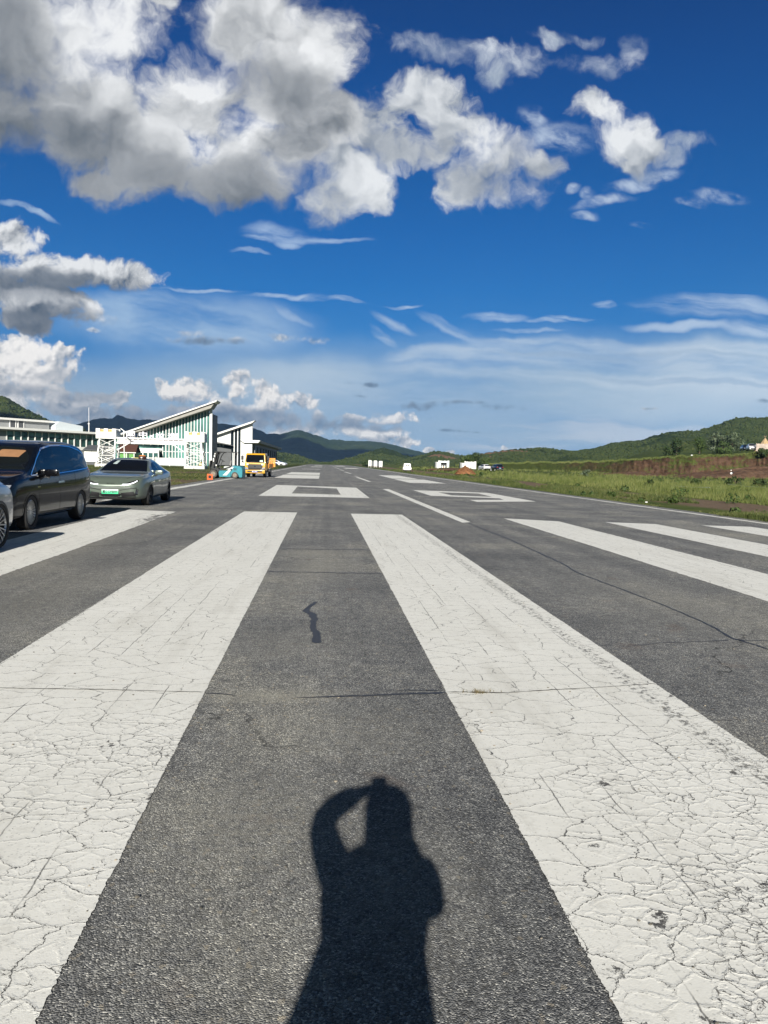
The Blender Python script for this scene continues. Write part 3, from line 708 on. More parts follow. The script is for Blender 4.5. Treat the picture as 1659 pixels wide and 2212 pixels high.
mid_hill2, MH2 = hill('hill', [(840, 1000), (880, 992), (905, 986), (922, 980.5), (937, 976.5), (950, 975), (962, 977), (975, 981), (990, 984.5), (1017, 985), (1060, 990), (1110, 1000)], 760, 260, 240, M_HILLSOIL, -1, .4, .014, 3.0, 19, 1.5, 22)
r_hill, RH = hill('hill', [(985, 994), (1005, 988), (1017, 985), (1040, 980), (1060, 977), (1086, 973), (1115, 970), (1144, 968), (1179, 968.5), (1225, 974), (1262, 976), (1320, 985), (1400, 1000)], 620, 220, 240, M_HILLSOIL, 0, .15, .016, 2.5, 23, 1.5, 24)
r_hill2, RH2 = hill('hill', [(1190, 985), (1225, 976), (1250, 973), (1283, 968), (1321, 957), (1354, 952.7), (1384, 951), (1414, 940.5), (1447, 933), (1509, 929.5), (1547, 918.5), (1570, 909), (1591, 902), (1616, 901), (1659, 903), (1720, 906), (1800, 925), (1950, 960), (2100, 980)], 640, 330, 300, M_HILL, 2, .35, .009, 2.5, 29, 2.0, 34)
knoll, KH = hill('hill', [(1380, 985), (1420, 976), (1450, 966), (1485, 958), (1520, 955), (1560, 960), (1600, 968), (1640, 975), (1700, 985)], 330, 90, 90, M_HILL, 4, .3, .03, 1.5, 31, 2.0, 18)

# the cut bank on the right and the terrace on top of it
bank = [(985, 1006, 1009, 290), (1040, 1005.5, 1012, 262), (1085, 1003, 1014, 240), (1120, 1002, 1015.5, 228), (1207, 1001, 1018.5, 205), (1300, 999, 1021.5, 182), (1340, 996.5, 1022.5, 174), (1370, 994.5, 1023, 168), (1440, 990, 1024.5, 160),
        (1496, 987.5, 1026, 155), (1580, 984.5, 1027.5, 152), (1625, 980, 1029.5, 150), (1660, 977, 1032, 147), (1760, 972, 1040, 140), (1900, 965, 1050, 132)]
pxs = np.arange(985, 1900, 1.6)
cols = [np.interp(pxs, [b[0] for b in bank], [b[i] for b in bank]) for i in (1, 2, 3)]
rowsB = 16
BV = np.zeros((rowsB, len(pxs), 3))
for j, (p, a, c, yd) in enumerate(zip(pxs, *cols)):
    top = atY(p, a, yd); bot = atY(p, c, yd)
    bot[2] = min(bot[2], gz(bot[0], bot[1])-0.2)
    dirn = np.array([bot[0], bot[1], 0])/np.hypot(bot[0], bot[1])
    bare = sstep(p, 1330, 1420)
    w = 6.0*(1-bare) + 2.2
    for i in range(rowsB):
        s = i/(rowsB-1)
        prof = s**(1.0-0.62*bare)              # steep upper face, scree at the foot
        BV[i, j] = bot + (top-bot)*s + dirn*((prof-0.0)*w*0 + (1-s)**(1.0+0.8*bare)*(-w))
nz_ = fbm(np.tile(pxs*0.16, (rowsB, 1)), np.repeat(np.linspace(0, 3, rowsB)[:, None], len(pxs), 1)*0.6, 5, 41, .6)-0.5
ww = np.sin(np.linspace(0, np.pi, rowsB))[:, None]
BV[..., 1] += nz_*ww*1.7; BV[..., 2] += (fbm(np.tile(pxs*.25, (rowsB, 1)), np.repeat(np.linspace(0, 4, rowsB)[:, None], len(pxs), 1), 3, 43)-.5)*ww*0.7
RIMZ = BV[-1, :, 2].copy(); BV[-1, :, 2] += (fbm(pxs*0.12, pxs*0, 4, 47)-0.5)*0.7
def mat_bank():
    m = bpy.data.materials.new('cut earth'); m.use_nodes = True
    t = NT(m.node_tree); b = t.n['Principled BSDF']
    P = t.new('ShaderNodeNewGeometry', out='Position'); s = t.sep(P)
    n1 = t.noise(t.v('MULTIPLY', P, (.8, 0.5, 1.1)), 0.9, 7.0, 0.7); n2 = t.noise(t.v('MULTIPLY', P, (.6, .6, 2.2)), 0.22, 6.0, 0.68); n3 = t.noise(P, 1.6, 5.0, 0.7)
    soil = t.ramp(n1, [(0.3, (.040, .024, .016)), (0.5, (.085, .050, .033)), (0.7, (.135, .082, .055))])
    green = t.ramp(n3, [(0.3, (.036, .052, .013)), (0.7, (.095, .115, .032))])
    g = t.clamp(t.add(t.ss(t.add(n2, t.mul(n3, 0.6)), 0.76, 0.94), t.ss(s[0], 74.0, 60.0)))
    t.l.new(t.mix(g, soil, green), b.inputs['Base Color']); b.inputs['Roughness'].default_value = 0.95; b.inputs['Specular IOR Level'].default_value = 0.05
    t.l.new(t.new('ShaderNodeBump', {'Height': n1, 'Strength': 1.0, 'Distance': 0.5}), b.inputs['Normal'])
    return m
M_BANK = mat_bank()
tag(link('earth_bank', np_mesh(BV.reshape(-1, 3), grid_faces(rowsB, len(pxs)), True), M_BANK), kind='structure')
M_TURF = mat_land('terrace turf', ((.040, .056, .014), (.066, .090, .022), (.095, .115, .034)), (.13, .085, .055), .64, .72, .08, 7.0, .25, .9, .03)
TV = [BV[-1] - np.array([0, 0, 0.02])]
for dist, rise in ((6, .10), (14, .25), (26, .6), (45, 1.2), (80, 2.6), (140, 5.0), (260, 9.0)):
    e = BV[-1].copy(); r = np.hypot(e[:, 0], e[:, 1])[:, None]; e[:, :2] *= (r+dist)/r
    e[:, 2] = RIMZ + (e[:, 2]-RIMZ)*math.exp(-dist/6.0)
    e[:, 2] += rise*(0.12+0.88*sstep(pxs, 1300, 1420)) + 0.35*(fbm(e[:, 0]*.12, e[:, 1]*.12, 3, 51)-.5)*min(1, dist/20)
    TV.append(e)
TV = np.array(TV)
tag(link('terrace', np_mesh(TV.reshape(-1, 3), grid_faces(len(TV), len(pxs)), True), M_TURF), kind='structure')
def terrace_z(x, y):
    a = math.atan2(x, y); aa = np.arctan2(BV[-1][:, 0], BV[-1][:, 1]); j = int(np.argmin(np.abs(aa-a)))
    c = TV[:, j]; r = np.hypot(c[:, 0], c[:, 1])
    return float(np.interp(math.hypot(x, y), r, c[:, 2]))

# bare soil ramp at the foot of the bank, right
def mound(name, cx, cy, z0, rx, ry, h, mat, seed, n=40, pw=1.4, kind=None, label=None, cat=None, rot=0.0):
    u = np.linspace(-1, 1, n); A, B = np.meshgrid(u, u)
    r = np.sqrt(A*A+B*B)*(1+0.35*(fbm(A*1.5+seed, B*1.5, 3, seed)-.5))
    Z = h*np.clip(1-r, 0, 1)**(1/pw)*(1+0.5*(fbm(A*4+seed, B*4, 4, seed+3)-.5)) - 0.15*sstep(r, .8, 1.1)
    xx, yy = A*rx, B*ry
    V = np.stack([xx*math.cos(rot)-yy*math.sin(rot), xx*math.sin(rot)+yy*math.cos(rot), Z], -1).reshape(-1, 3)
    o = link(name, np_mesh(V, grid_faces(n, n), True), mat); o.location = (cx, cy, z0)
    return tag(o, label, cat, None, kind)
M_SOIL = mat_land('loose red soil', ((.085, .050, .034), (.12, .072, .048), (.165, .105, .072)), (.19, .125, .085), .6, .7, .4, 7.0, .3, 1.2, .1)
p = atY(1640, 1022, 138); mound('soil_mound', p[0]+6, p[1], -0.1, 26, 10, 3.2, M_SOIL, 61, 60, 1.2, 'structure', rot=-0.15)
p = atY(1372, 1024, 152); mound('soil_mound', p[0], p[1], 0.3, 9, 5, 0.8, M_SOIL, 63, 40, 1.2, 'structure')
p = atY(975, 1013, 168); mound('soil_mound', p[0], p[1], 0.4, 6, 3.5, 0.5, M_SOIL, 65, 40, 1.2, 'structure')
p = gnd(1004, 1022, 0.25); mound('dirt_mound', p[0], p[1], 0.2, 1.7, 1.5, 1.25, mat_land('orange clay', ((.14, .062, .030), (.19, .088, .042), (.24, .12, .06)), (.22, .11, .06), .6, .7, 1.0, 6.0, .1, 4.0, .3), 67, 36, 1.3, None,
                               'heap of orange clay dumped in the grass beside the blank white booth', 'dirt mound')

# ------------------------------------------------------------------ grass and scrub
def mat_leaf(name, c0, c1, c2, rough=0.6):
    m = bpy.data.materials.new(name); m.use_nodes = True
    t = NT(m.node_tree); b = t.n['Principled BSDF']
    r = t.new('ShaderNodeNewGeometry', out='Random Per Island')
    P = t.new('ShaderNodeNewGeometry', out='Position')
    n = t.noise(P, 0.12, 4.0, 0.6)
    f = t.add(t.mul(r, 0.5), t.mul(t.mad(t.sub(n, .5), 1.9, .5), 0.6))
    t.l.new(t.ramp(f, [(0.25, c0), (0.55, c1), (0.85, c2)]), b.inputs['Base Color'])
    b.inputs['Roughness'].default_value = rough; b.inputs['Specular IOR Level'].default_value = 0.2
    return m
rng = np.random.default_rng(7)
def blades(base, h, w, lean, nb):
    """bent tapering blades: base (n,3); every tuft gets nb blades"""
    n = len(base)*nb
    B = np.repeat(base, nb, 0); H = np.repeat(h, nb)*rng.uniform(.55, 1.1, n); W = np.repeat(w, nb)*rng.uniform(.6, 1.2, n)
    sp = np.repeat(h, nb)*0.22
    B = B + np.stack([rng.normal(0, 1, n)*sp, rng.normal(0, 1, n)*sp, np.zeros(n)], -1)
    a = rng.uniform(0, 2*np.pi, n); ld = np.stack([np.cos(a), np.sin(a), np.zeros(n)], -1)*(np.repeat(lean, nb)*rng.uniform(.2, 1.2, n)*H)[:, None]
    b = rng.uniform(-.9, .9, n); sd = np.stack([np.cos(b), np.sin(b), np.zeros(n)], -1)*W[:, None]/2
    up = np.array([0, 0, 1.0])
    v = np.stack([B-sd, B+sd, B+ld*.35+up*(H*.55)[:, None]+sd*.8, B+ld*.35+up*(H*.55)[:, None]-sd*.8, B+ld+up*H[:, None]], 1)
    i = np.arange(n)[:, None]*5
    f = np.concatenate([i+np.array([[0, 1, 2]]), i+np.array([[0, 2, 3]]), i+np.array([[3, 2, 4]])], 0)
    return v.reshape(-1, 3), f
def grass_patch(name, pts, h, w, lean, nb, mat):
    x, y = pts[:, 0], pts[:, 1]
    base = np.stack([x, y, gz(x, y)-0.03], -1)
    v, f = blades(base, h, w, lean, nb)
    return tag(link(name, np_mesh(v, f), mat), kind='stuff')
def scatter(n, y0, y1, xfun0, xfun1, pw=1.0):
    """denser close by, as the eye sees it"""
    u = rng.uniform(0, 1, n)
    y = 1.0/(1/y0 + (1/y1-1/y0)*u**pw)
    return np.stack([xfun0(y)+(xfun1(y)-xfun0(y))*rng.uniform(0, 1, n), y], -1)
M_GRASS = mat_leaf('meadow grass', (.052, .072, .016), (.095, .120, .028), (.165, .170, .062))
M_GRASS2 = mat_leaf('verge weeds', (.030, .048, .012), (.064, .086, .022), (.130, .130, .050))
p = scatter(30000, 16, 250, lambda y: 18.0+0*y, lambda y: 26+0.60*y, 0.9)
tr = p[:, 0]-18.6-0.012*p[:, 1]
dn = fbm(p[:, 0]*.10, p[:, 1]*.06, 4, 71)
keep = (rng.uniform(0, 1, len(p)) < sstep(dn, .30, .50)*0.9+0.1) & (tr > 0.6+1.2*(dn-.4)*4)
p = p[keep]; dn = dn[keep]; tr = tr[keep]
dist = np.hypot(p[:, 0], p[:, 1])
grass_patch('meadow_grass', p, (.22+.62*dn)*rng.uniform(.5, 1.25, len(p))*sstep(tr, .2, 5.0)*.85+.12, .009+dist*.00038, np.full(len(p), .45), 8, M_GRASS)
# the low verge right next to the tarmac
p = scatter(17000, 14, 200, lambda y: 13.62+0*y, lambda y: 17.4+.012*y, 0.9)
dn = fbm(p[:, 0]*.5, p[:, 1]*.22, 4, 73)
keep = rng.uniform(0, 1, len(p)) < sstep(dn+.12*sstep(p[:, 0], 15.2, 14.0)-.10*sstep(p[:, 0], 15.4, 16.6), .38, .56)
p = p[keep]; dn = dn[keep]; dist = np.hypot(p[:, 0], p[:, 1])
grass_patch('verge_weeds', p, (.07+.26*sstep(dn, .45, .72))*rng.uniform(.5, 1.4, len(p)), .012+dist*.0004, np.full(len(p), .7), 8, M_GRASS2)
# scrub standing out of the grass
def leafball(c, r, n, ls):
    """loose leaf quads filling a flattened ball"""
    d = rng.normal(0, 1, (n, 3)); d /= np.linalg.norm(d, axis=1)[:, None]
    q = d*(r*rng.uniform(.45, 1.05, n)**0.6)[:, None]*np.array([1, 1, .8])
    a = rng.normal(0, 1, (n, 3)); a /= np.linalg.norm(a, axis=1)[:, None]
    b = np.cross(d, a); b /= np.linalg.norm(b, axis=1)[:, None]+1e-9
    a = np.cross(b, d)*.6 + d*rng.uniform(-.5, .5, n)[:, None]
    L = ls*rng.uniform(.6, 1.3, n)[:, None]
    o = np.asarray(c)+q
    v = np.stack([o-a*L, o+b*L*.6, o+a*L, o-b*L*.6], 1).reshape(-1, 3)
    return v, np.arange(n*4).reshape(-1, 4)
def join(parts):
    V, F, k = [], [], 0
    for v, f in parts: V.append(v); F.append(f+k); k += len(v)
    return np.concatenate(V), np.concatenate(F)
parts = []
p = scatter(110, 20, 180, lambda y: 13.9+0*y, lambda y: 20+.5*y, 0.9)
for x, y in p:
    if abs(x-17.0-.012*y) < 1.6: continue
    dd = math.hypot(x, y); r = rng.uniform(.14, .36)*(0.6 if x < 18 else 1.3)
    parts.append(leafball((x, y, float(gz(x, y))+r*.55), r, int(90), .035+dd*.0011))
v, f = join(parts); tag(link('scrub', np_mesh(v, f), mat_leaf('scrub leaves', (.022, .045, .012), (.040, .072, .018), (.075, .100, .030))), kind='stuff')
# left side: between the tarmac and the terminal
p = scatter(15000, 27, 320, lambda y: -8.0-.42*y, lambda y: np.where(y > 60, -7.6+0.0025*y, -8.2), 0.9)
dn = fbm(p[:, 0]*.2, p[:, 1]*.12, 4, 77)
soilp = (fbm(p[:, 0]*.16+3, p[:, 1]*.07, 3, 79) > .52) & (p[:, 1] > 30) & (p[:, 1] < 95)
keep = (rng.uniform(0, 1, len(p)) < sstep(dn, .30, .5)) & ~(soilp & (rng.uniform(0, 1, len(p)) < .85)) & ~((p[:, 1] > 150) & (p[:, 0] < -13))
p = p[keep]; dn = dn[keep]; dist = np.hypot(p[:, 0], p[:, 1])
grass_patch('field_grass', p, (.05+.20*dn)*rng.uniform(.5, 1.4, len(p)), .010+dist*.0004, np.full(len(p), .5), 8, mat_leaf('field grass', (.036, .048, .013), (.066, .078, .022), (.125, .118, .050)))
# terrace top grass fringe
jj = rng.integers(0, len(pxs), 5000); kk_ = rng.uniform(0, 1, 5000)
e = BV[-1][jj]; r = np.hypot(e[:, 0], e[:, 1])[:, None]; q = e.copy(); q[:, :2] *= (r+kk_[:, None]**2*22)/r; q[:, 2] += kk_**2*.5-.05
v, f = blades(q, np.full(len(q), .45), np.full(len(q), .10), np.full(len(q), .5), 5)
tag(link('terrace_grass', np_mesh(v, f), M_GRASS), kind='stuff')

# scrub and woodland covering the nearer hills: rough low crowns
ICO = None
def crowns(name, H, n, r0, r1, mat, seed, smin=0.05, dens=None, squash=.75):
    global ICO
    if ICO is None:
        bm = bmesh.new(); bmesh.ops.create_icosphere(bm, subdivisions=1, radius=1.0)
        ICO = (np.array([v.co[:] for v in bm.verts]), np.array([[v.index for v in f.verts] for f in bm.faces])); bm.free()
    g = np.random.default_rng(seed); XX, YY, ZZ = H; R_, C_ = XX.shape
    a = g.uniform(smin, 1, n)*(R_-1.01); b = g.uniform(0, 1, n)*(C_-1.01)
    i, j = a.astype(int), b.astype(int); fa, fb_ = a-i, b-j
    def s(A): return (A[i, j]*(1-fa)+A[i+1, j]*fa)*(1-fb_) + (A[i, j+1]*(1-fa)+A[i+1, j+1]*fa)*fb_
    c = np.stack([s(XX), s(YY), s(ZZ)], -1)
    k = fbm(c[:, 0]*.02, c[:, 1]*.02, 4, seed) 
    ok = g.uniform(0, 1, n) < sstep(k, .34, .58)
    c = c[ok]; k = k[ok]; m = len(c)
    r = g.uniform(r0, r1, m)*(0.6+0.8*k)
    vv = ICO[0][None]*(1+g.uniform(-.28, .28, (m, len(ICO[0]), 1)))*r[:, None, None]*np.array([1, 1, squash])
    V = (vv + c[:, None, :] + np.array([0, 0, .25])*r[:, None, None]).reshape(-1, 3)
    F = (ICO[1][None] + (np.arange(m)*len(ICO[0]))[:, None, None]).reshape(-1, 3)
    return tag(link(name, np_mesh(V, F), mat), kind='stuff')
M_WOOD = mat_leaf('hill scrub leaves', (.024, .037, .010), (.036, .053, .014), (.056, .069, .021), .9)
crowns('hillside_scrub', RH2, 36000, .4, 1.15, M_WOOD, 81)
crowns('hillside_scrub', RH, 11000, .4, 1.1, M_WOOD, 82)
crowns('hillside_scrub', MH, 9000, .5, 1.5, M_WOOD, 83)
crowns('hillside_scrub', MH2, 6000, .4, 1.3, M_WOOD, 84)
crowns('hillside_scrub', KH, 4500, .35, 1.2, M_WOOD, 85)
crowns('hillside_scrub', LH, 10000, .7, 2.2, M_WOOD, 86)
crowns('hillside_scrub', FH, 3000, .6, 1.8, M_WOOD, 87)

# ------------------------------------------------------------------ buildings left of the runway
M_WHITE = pmat('white coated metal', (.78, .78, .74), rough=.5, vary=.05, vscale=1.5)
M_WHITE2 = pmat('white painted steel', (.82, .82, .79), rough=.45, vary=.05, vscale=3)
M_PANEL = pmat('grey cladding', (.30, .31, .31), rough=.6, vary=.08, vscale=.6)
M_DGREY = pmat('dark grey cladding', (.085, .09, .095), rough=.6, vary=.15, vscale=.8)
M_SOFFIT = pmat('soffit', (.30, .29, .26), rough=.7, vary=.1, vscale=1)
M_BROWN = pmat('brown roof sheet', (.075, .032, .022), rough=.6, vary=.2, vscale=3)
M_GREENW = pmat('green wall', (.10, .30, .06), rough=.6, vary=.25, vscale=4)
M_BLACK = pmat('black', (.012, .012, .013), rough=.55, vary=.2)
M_CONC = pmat('pale concrete', (.62, .61, .57), rough=.85, vary=.12, vscale=2, bump=.004)
M_TAN = pmat('tan board', (.62, .36, .12), rough=.7, vary=.15)
def mat_glass(name, col, streak):
    """tinted glazing: blinds and rooms behind show as uneven tone, the surface mirrors the sky"""
    m = bpy.data.materials.new(name); m.use_nodes = True
    t = NT(m.node_tree); b = t.n['Principled BSDF']
    P = t.new('ShaderNodeNewGeometry', out='Position')
    n = t.noise(t.v('MULTIPLY', P, streak), 1.0, 4.0, 0.6)
    c = t.ramp(n, [(0.32, tuple(v*.25 for v in col)), (0.5, col), (0.68, tuple(min(1, v*1.9) for v in col))])
    t.l.new(c, b.inputs['Base Color'])
    b.inputs['Roughness'].default_value = .06; b.inputs['Specular IOR Level'].default_value = .28
    return m
M_TEAL = mat_glass('teal glazing', (.085, .19, .17), (.55, .1, .16))
M_TEAL2 = mat_glass('window glazing', (.030, .075, .070), (.3, .1, .7))
M_BLIND = mat_glass('teal window band', (.16, .30, .27), (.5, .1, .2))

def P3(x, y, Y): return Vector(atY(x, y, Y))
def slab_poly(pts, y0, y1, M=None):
    """polygon of (x, z) extruded between two depths"""
    return MB().prism(pts, y0, y1, 'y', M)
def px_poly(pts, Y): return [(P3(x, y, Y).x, P3(x, y, Y).z) for x, y in pts]

# --- the low terminal wing with its band of windows
def wing():
    Y0, Y1 = 150.0, 168.0
    A, B = P3(16, 982, Y0), P3(250, 986, Y1+4)
    ang = math.atan2(B.y-A.y, B.x-A.x); L = (B.xy-A.xy).length
    root = empty('terminal_wing', (A.x, A.y, 0), ang)
    tag(root, 'low white terminal wing with a long band of teal windows behind the parked cars', 'building')
    zt = 6.75
    MB().box(-6, L+2, -1.2, 9, zt-.42, zt).build('roof', M_WHITE, root)
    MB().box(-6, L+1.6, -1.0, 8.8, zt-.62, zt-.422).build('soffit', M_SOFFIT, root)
    MB().box(-30, L+1.5, .25, 9, -.2, 3.3).box(-30, .0, .25, 9, 3.301, zt-.63).box(0, L+1.5, 1.2, 9, 3.302, zt-.63).build('wall', M_PANEL, root)
    n = 17; w = L/n
    for i in range(n):
        g = MB().box(i*w+.09, (i+1)*w-.09, .34, .42, 3.45, zt-.75).build('window', M_TEAL2, root)
        MB().box(i*w+.10, (i+1)*w-.10, .30, .338, zt-1.75 + (.25 if i % 3 == 0 else 0), zt-.76).build('blind', M_BLIND, g)
        MB().box(i*w-.09, i*w+.09, .12, .50, 3.32, zt-.63).box(i*w+.091, (i+1)*w-.091, .16, .335, 3.32, 3.44).build('frame', M_WHITE, g)
    MB().box(0, L, .02, .24, 2.75, 3.299).build('sill_band', M_WHITE, root)
    # taller plant storey set back on the roof
    up = MB().box(-30, 12.3, 4, 14, zt+.002, 8.35).build('upper_storey', M_PANEL, root)
    MB().box(-30, 12.9, 3.4, 14.5, 8.352, 8.75).build('roof_cap', M_WHITE, up)
    for x in (3.3, 5.1):
        d = MB().box(x, x+1.15, 3.9, 3.98, zt+.15, zt+1.75).build('rooftop_door', M_DGREY, root)
        MB().box(x-.12, x, 3.82, 3.99, zt+.05, zt+1.9).box(x+1.15, x+1.27, 3.82, 3.99, zt+.05, zt+1.9).box(x, x+1.15, 3.82, 3.99, zt+1.75, zt+1.9).build('frame', M_WHITE2, d)
    MB().prism([(13.0, zt+.01), (13.0, zt+1.1), (14.1, zt+2.0), (20.0, zt+1.3), (20.0, zt+.01)], 3.0, 9, 'y').build('rooftop_screen', pmat('pale blue white sheet', (.62, .68, .70), rough=.5, vary=.06), root)
    return root
wing()
p = P3(192, 935, 175)
t_ = empty('antenna_mast', (p.x, p.y, 0)); tag(t_, 'thin white antenna mast rising above the low terminal roof', 'mast')
MB().tube([(0, 0, 0), (0, 0, 9.0)], .09, 8).build('mast', M_WHITE2, t_)
MB().tube([(0, 0, 8.9), (0, 0, 12.6)], .05, 8).build('rod', M_WHITE2, t_)
MB().box(-.18, .18, -.18, .18, 8.8, 9.02, .02).build('bracket', M_WHITE2, t_)

# --- the glass hall under its rising roof
def hall():
    Y = 165.0
    root = empty('glass_hall', (P3(380, 990, Y).x, Y, 0)); tag(root, 'tall glass terminal hall with white mullions under a steeply rising roof', 'building')
    ox = root.location.x
    def q(x, y, yy=Y): v = P3(x, y, yy); return (v.x-ox, v.z)
    xr = q(455.5, 990)[0]
    roof = [q(262, 939.5), q(473.5, 867.3)]
    def top(x): (x0, z0), (x1, z1) = roof; return z0+(z1-z0)*(x-x0)/(x1-x0)
    x0, x1 = roof[0][0], roof[1][0]
    MB().prism([(x0, top(x0)-.32), (x0+.1, top(x0)+.02), (x1, top(x1)+.02), (x1-.25, top(x1)-.34)], -3.2, 2.5, 'y').build('roof', M_WHITE, root)
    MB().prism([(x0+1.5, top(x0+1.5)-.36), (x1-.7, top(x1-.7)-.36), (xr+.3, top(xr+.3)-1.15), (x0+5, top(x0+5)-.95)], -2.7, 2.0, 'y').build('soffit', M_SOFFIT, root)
    # horizontal canopy at the low end
    xb = q(402, 955)[0]
    xc = q(352, 951)[0]
    zb = q(300, 950)[1]
    MB().box(x0, xc, -3.0, 5, zb-.15, zb+.28).build('canopy', M_WHITE, root)
    xl = q(300, 950)[0]
    glass = MB().prism([(x0+3.2, zb+.3), (x0+6.4, top(x0+6.4)-1.05), (xr-.5, top(xr-.5)-1.2), (xr-.5, 0), (x0-1.5, 0), (x0-1.5, zb-.16)], 0, .08, 'y').build('glazing', M_TEAL, root)
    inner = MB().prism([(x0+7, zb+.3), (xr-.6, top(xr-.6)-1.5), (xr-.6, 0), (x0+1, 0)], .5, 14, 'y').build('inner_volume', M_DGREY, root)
    n = 25; dx = (xr-.25-q(284, 950)[0])/n
    for i in range(n+1):
        x = xr-.25-i*dx
        zt = top(x)-1.0; zlo = 0 if x > xc-.1 else zb+.28
        if zt-zlo < .2: continue
        wd = .15
        MB().box(x-wd/2, x+wd/2, -.24, -.002, zlo, zt).build('mullion', M_WHITE2, glass)
    MB().box(xr-.24, xr+.28, -.62, -.12, 0, top(xr)-.55).build('end_column', M_WHITE, root)
    MB().box(xc, xr-.26, -.12, -.003, 2.9, 3.0).build('transom', M_WHITE2, glass)
    # bays left of the canopy's end and the entrance porch
    for x in (274.5, 290, 309.5, 326, 342):
        X = q(x, 970)[0]; MB().box(X-.09, X+.09, -.22, -.004, .0 if x < 300 else 4.2, zb-.16).build('mullion', M_WHITE2, glass)
    a, b = q(305, 978)[0], q(349, 978)[0]; zt = q(320, 975.5)[1]
    MB().box(a-.5, b+.1, -3.3, -.56, zt-.02, zt+.36).build('porch_roof', M_WHITE, root)
    MB().box(q(290, 970)[0], b+.2, -.5, -.1, q(320, 972)[1], q(320, 970)[1]+.15).build('beam', M_WHITE, root)
    w = (b-a)/4
    for i in range(4):
        d = MB().box(a+i*w+.1, a+(i+1)*w-.1, -3.0, -2.95, 0, zt-.3).build('entrance_door', M_TEAL2, root)
        MB().box(a+i*w-.1, a+i*w+.1, -3.1, -2.85, 0, zt-.02).box(a+i*w+.101, a+(i+1)*w-.101, -3.08, -2.9, zt-.29, zt-.021).build('frame', M_WHITE2, d)
    MB().box(b-.1, b+.1, -3.1, -2.85, 0, zt-.021).build('porch_post', M_WHITE2, root)
hall()

# --- the white wedge-roofed hall beyond
def white_hall():
    Y = 205.0
    root = empty('white_hall', (P3(500, 992, Y).x, Y, 0)); tag(root, 'white panelled hall with wedge roof and three tall dark windows beyond the glass hall', 'building')
    ox = root.location.x
    def q(x, y): v = P3(x, y, Y); return (v.x-ox, v.z)
    rl, rr = q(440, 946), q(552, 908.8)
    def top(x): return rl[1]+(rr[1]-rl[1])*(x-rl[0])/(rr[0]-rl[0])
    MB().prism([(rl[0], top(rl[0])-.5), (rl[0], top(rl[0])), (rr[0], top(rr[0])), (rr[0]-.9, top(rr[0])-.75)], -1.6, 2.2, 'y').build('roof', M_WHITE, root)
    xa, xb, xc, xd = q(440, 950)[0], q(498.4, 950)[0], q(520.8, 950)[0], q(544.8, 950)[0]
    zl, zr = q(459, 955)[1], q(499, 960.4)[1]
    def mpanel():
        m = bpy.data.materials.new('white panel with joints'); m.use_nodes = True
        t = NT(m.node_tree); b = t.n['Principled BSDF']
        co = t.new('ShaderNodeTexCoord', out='Object'); s = t.sep(co)
        br = t.new('ShaderNodeTexBrick', {'Vector': t.xyz(s[0], s[2], 0.0), 'Color1': (.70, .70, .67, 1), 'Color2': (.64, .65, .63, 1), 'Mortar': (.45, .45, .44, 1), 'Scale': 1.0, 'Mortar Size': .035, 'Brick Width': 2.6, 'Row Height': 2.5}, offset=0.0)
        t.l.new(br, b.inputs['Base Color']); b.inputs['Roughness'].default_value = .55
        return m
    mp = mpanel()
    slab_poly([(xa, zl+.4), (xa, top(xa)-.5), (xb, top(xb)-.5), (xb, zr), (xa+(xb-xa)*.62, zl-.05)], 0, 1.2).build('wall', mp, root)
    slab_poly([(xc, 0), (xc, top(xc)-.5), (xd, top(xd)-.5), (xd, 0)], 0, 1.2).build('wall', mp, root)
    w = (xc-xb)/3
    for i in range(3):
        a, b = xb+i*w+.12, xb+(i+1)*w-.12
        g = slab_poly([(a, 0), (a, top(a)-.55), (b, top(b)-.55), (b, 0)], .35, .45).build('window', pmat('dark hall glass', (.012, .020, .024), rough=.08, vary=.4, vscale=.6), root)
        slab_poly([(b, 0), (b, top(b)-.52), (b+.24, top(b+.24)-.52), (b+.24, 0)], .05, .6).build('mullion', M_WHITE2, g)
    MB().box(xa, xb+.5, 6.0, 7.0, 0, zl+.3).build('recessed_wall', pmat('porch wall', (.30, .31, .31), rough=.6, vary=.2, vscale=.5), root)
    MB().prism([(xa, zl+.399), (xa, zl-.1), (xa+(xb-xa)*.62, zl-.35), (xb+.8, zr-.35), (xb, zr-.002), (xa+(xb-xa)*.62, zl-.052)], -1.2, 6, 'y').build('porch_soffit', M_DGREY, root)  # dark grey puts the shade under the wall into the colour
    for x, z0 in ((461.5, 3.0), (472.5, 2.2), (480.5, 1.6)):
        X = q(x, 970)[0]; MB().box(X-.22, X+.22, 1.5, 2.0, 0, zl-.3).build('porch_column', M_WHITE, root)
    MB().box(xa+1, xd-.6, 1.202, 9.0, 0, 5.0).build('rear_wall', M_DGREY, root)
white_hall()

# --- the long grey hangar along the runway
def hangar():
    x, y0, y1 = -18.9, 207.0, 306.0
    root = empty('hangar', (x, y0, 0)); tag(root, 'long low grey hangar with dark pilasters running away along the runway', 'hangar')
    L = y1-y0
    MB().box(-14, 0, 1.5, L, -.2, 6.0).build('wall', pmat('hangar wall', (.28, .29, .30), rough=.7, vary=.12, vscale=.4), root)
    MB().prism([(-16, 8.4), (-15.8, 8.7), (1.6, 6.95), (1.6, 6.2), (0.05, 6.02), (-14, 6.02)], 1.4, L+5, 'y').build('roof', pmat('hangar roof edge', (.36, .33, .26), rough=.7, vary=.1, vscale=.5), root)
    MB().prism([(-3.6, 6.9), (1.75, 6.95), (1.2, 6.25), (-2.6, 6.2)], -2.8, 1.39, 'y').build('eave_end', M_WHITE, root)
    for i in range(9):
        y = 8+i*10.6
        MB().box(.002, .35, y-.75, y+.75, 0, 5.0).build('pilaster', M_DGREY, root)
    MB().box(.003, .3, 6, L-4, 5.0, 5.25).build('fascia', M_DGREY, root)
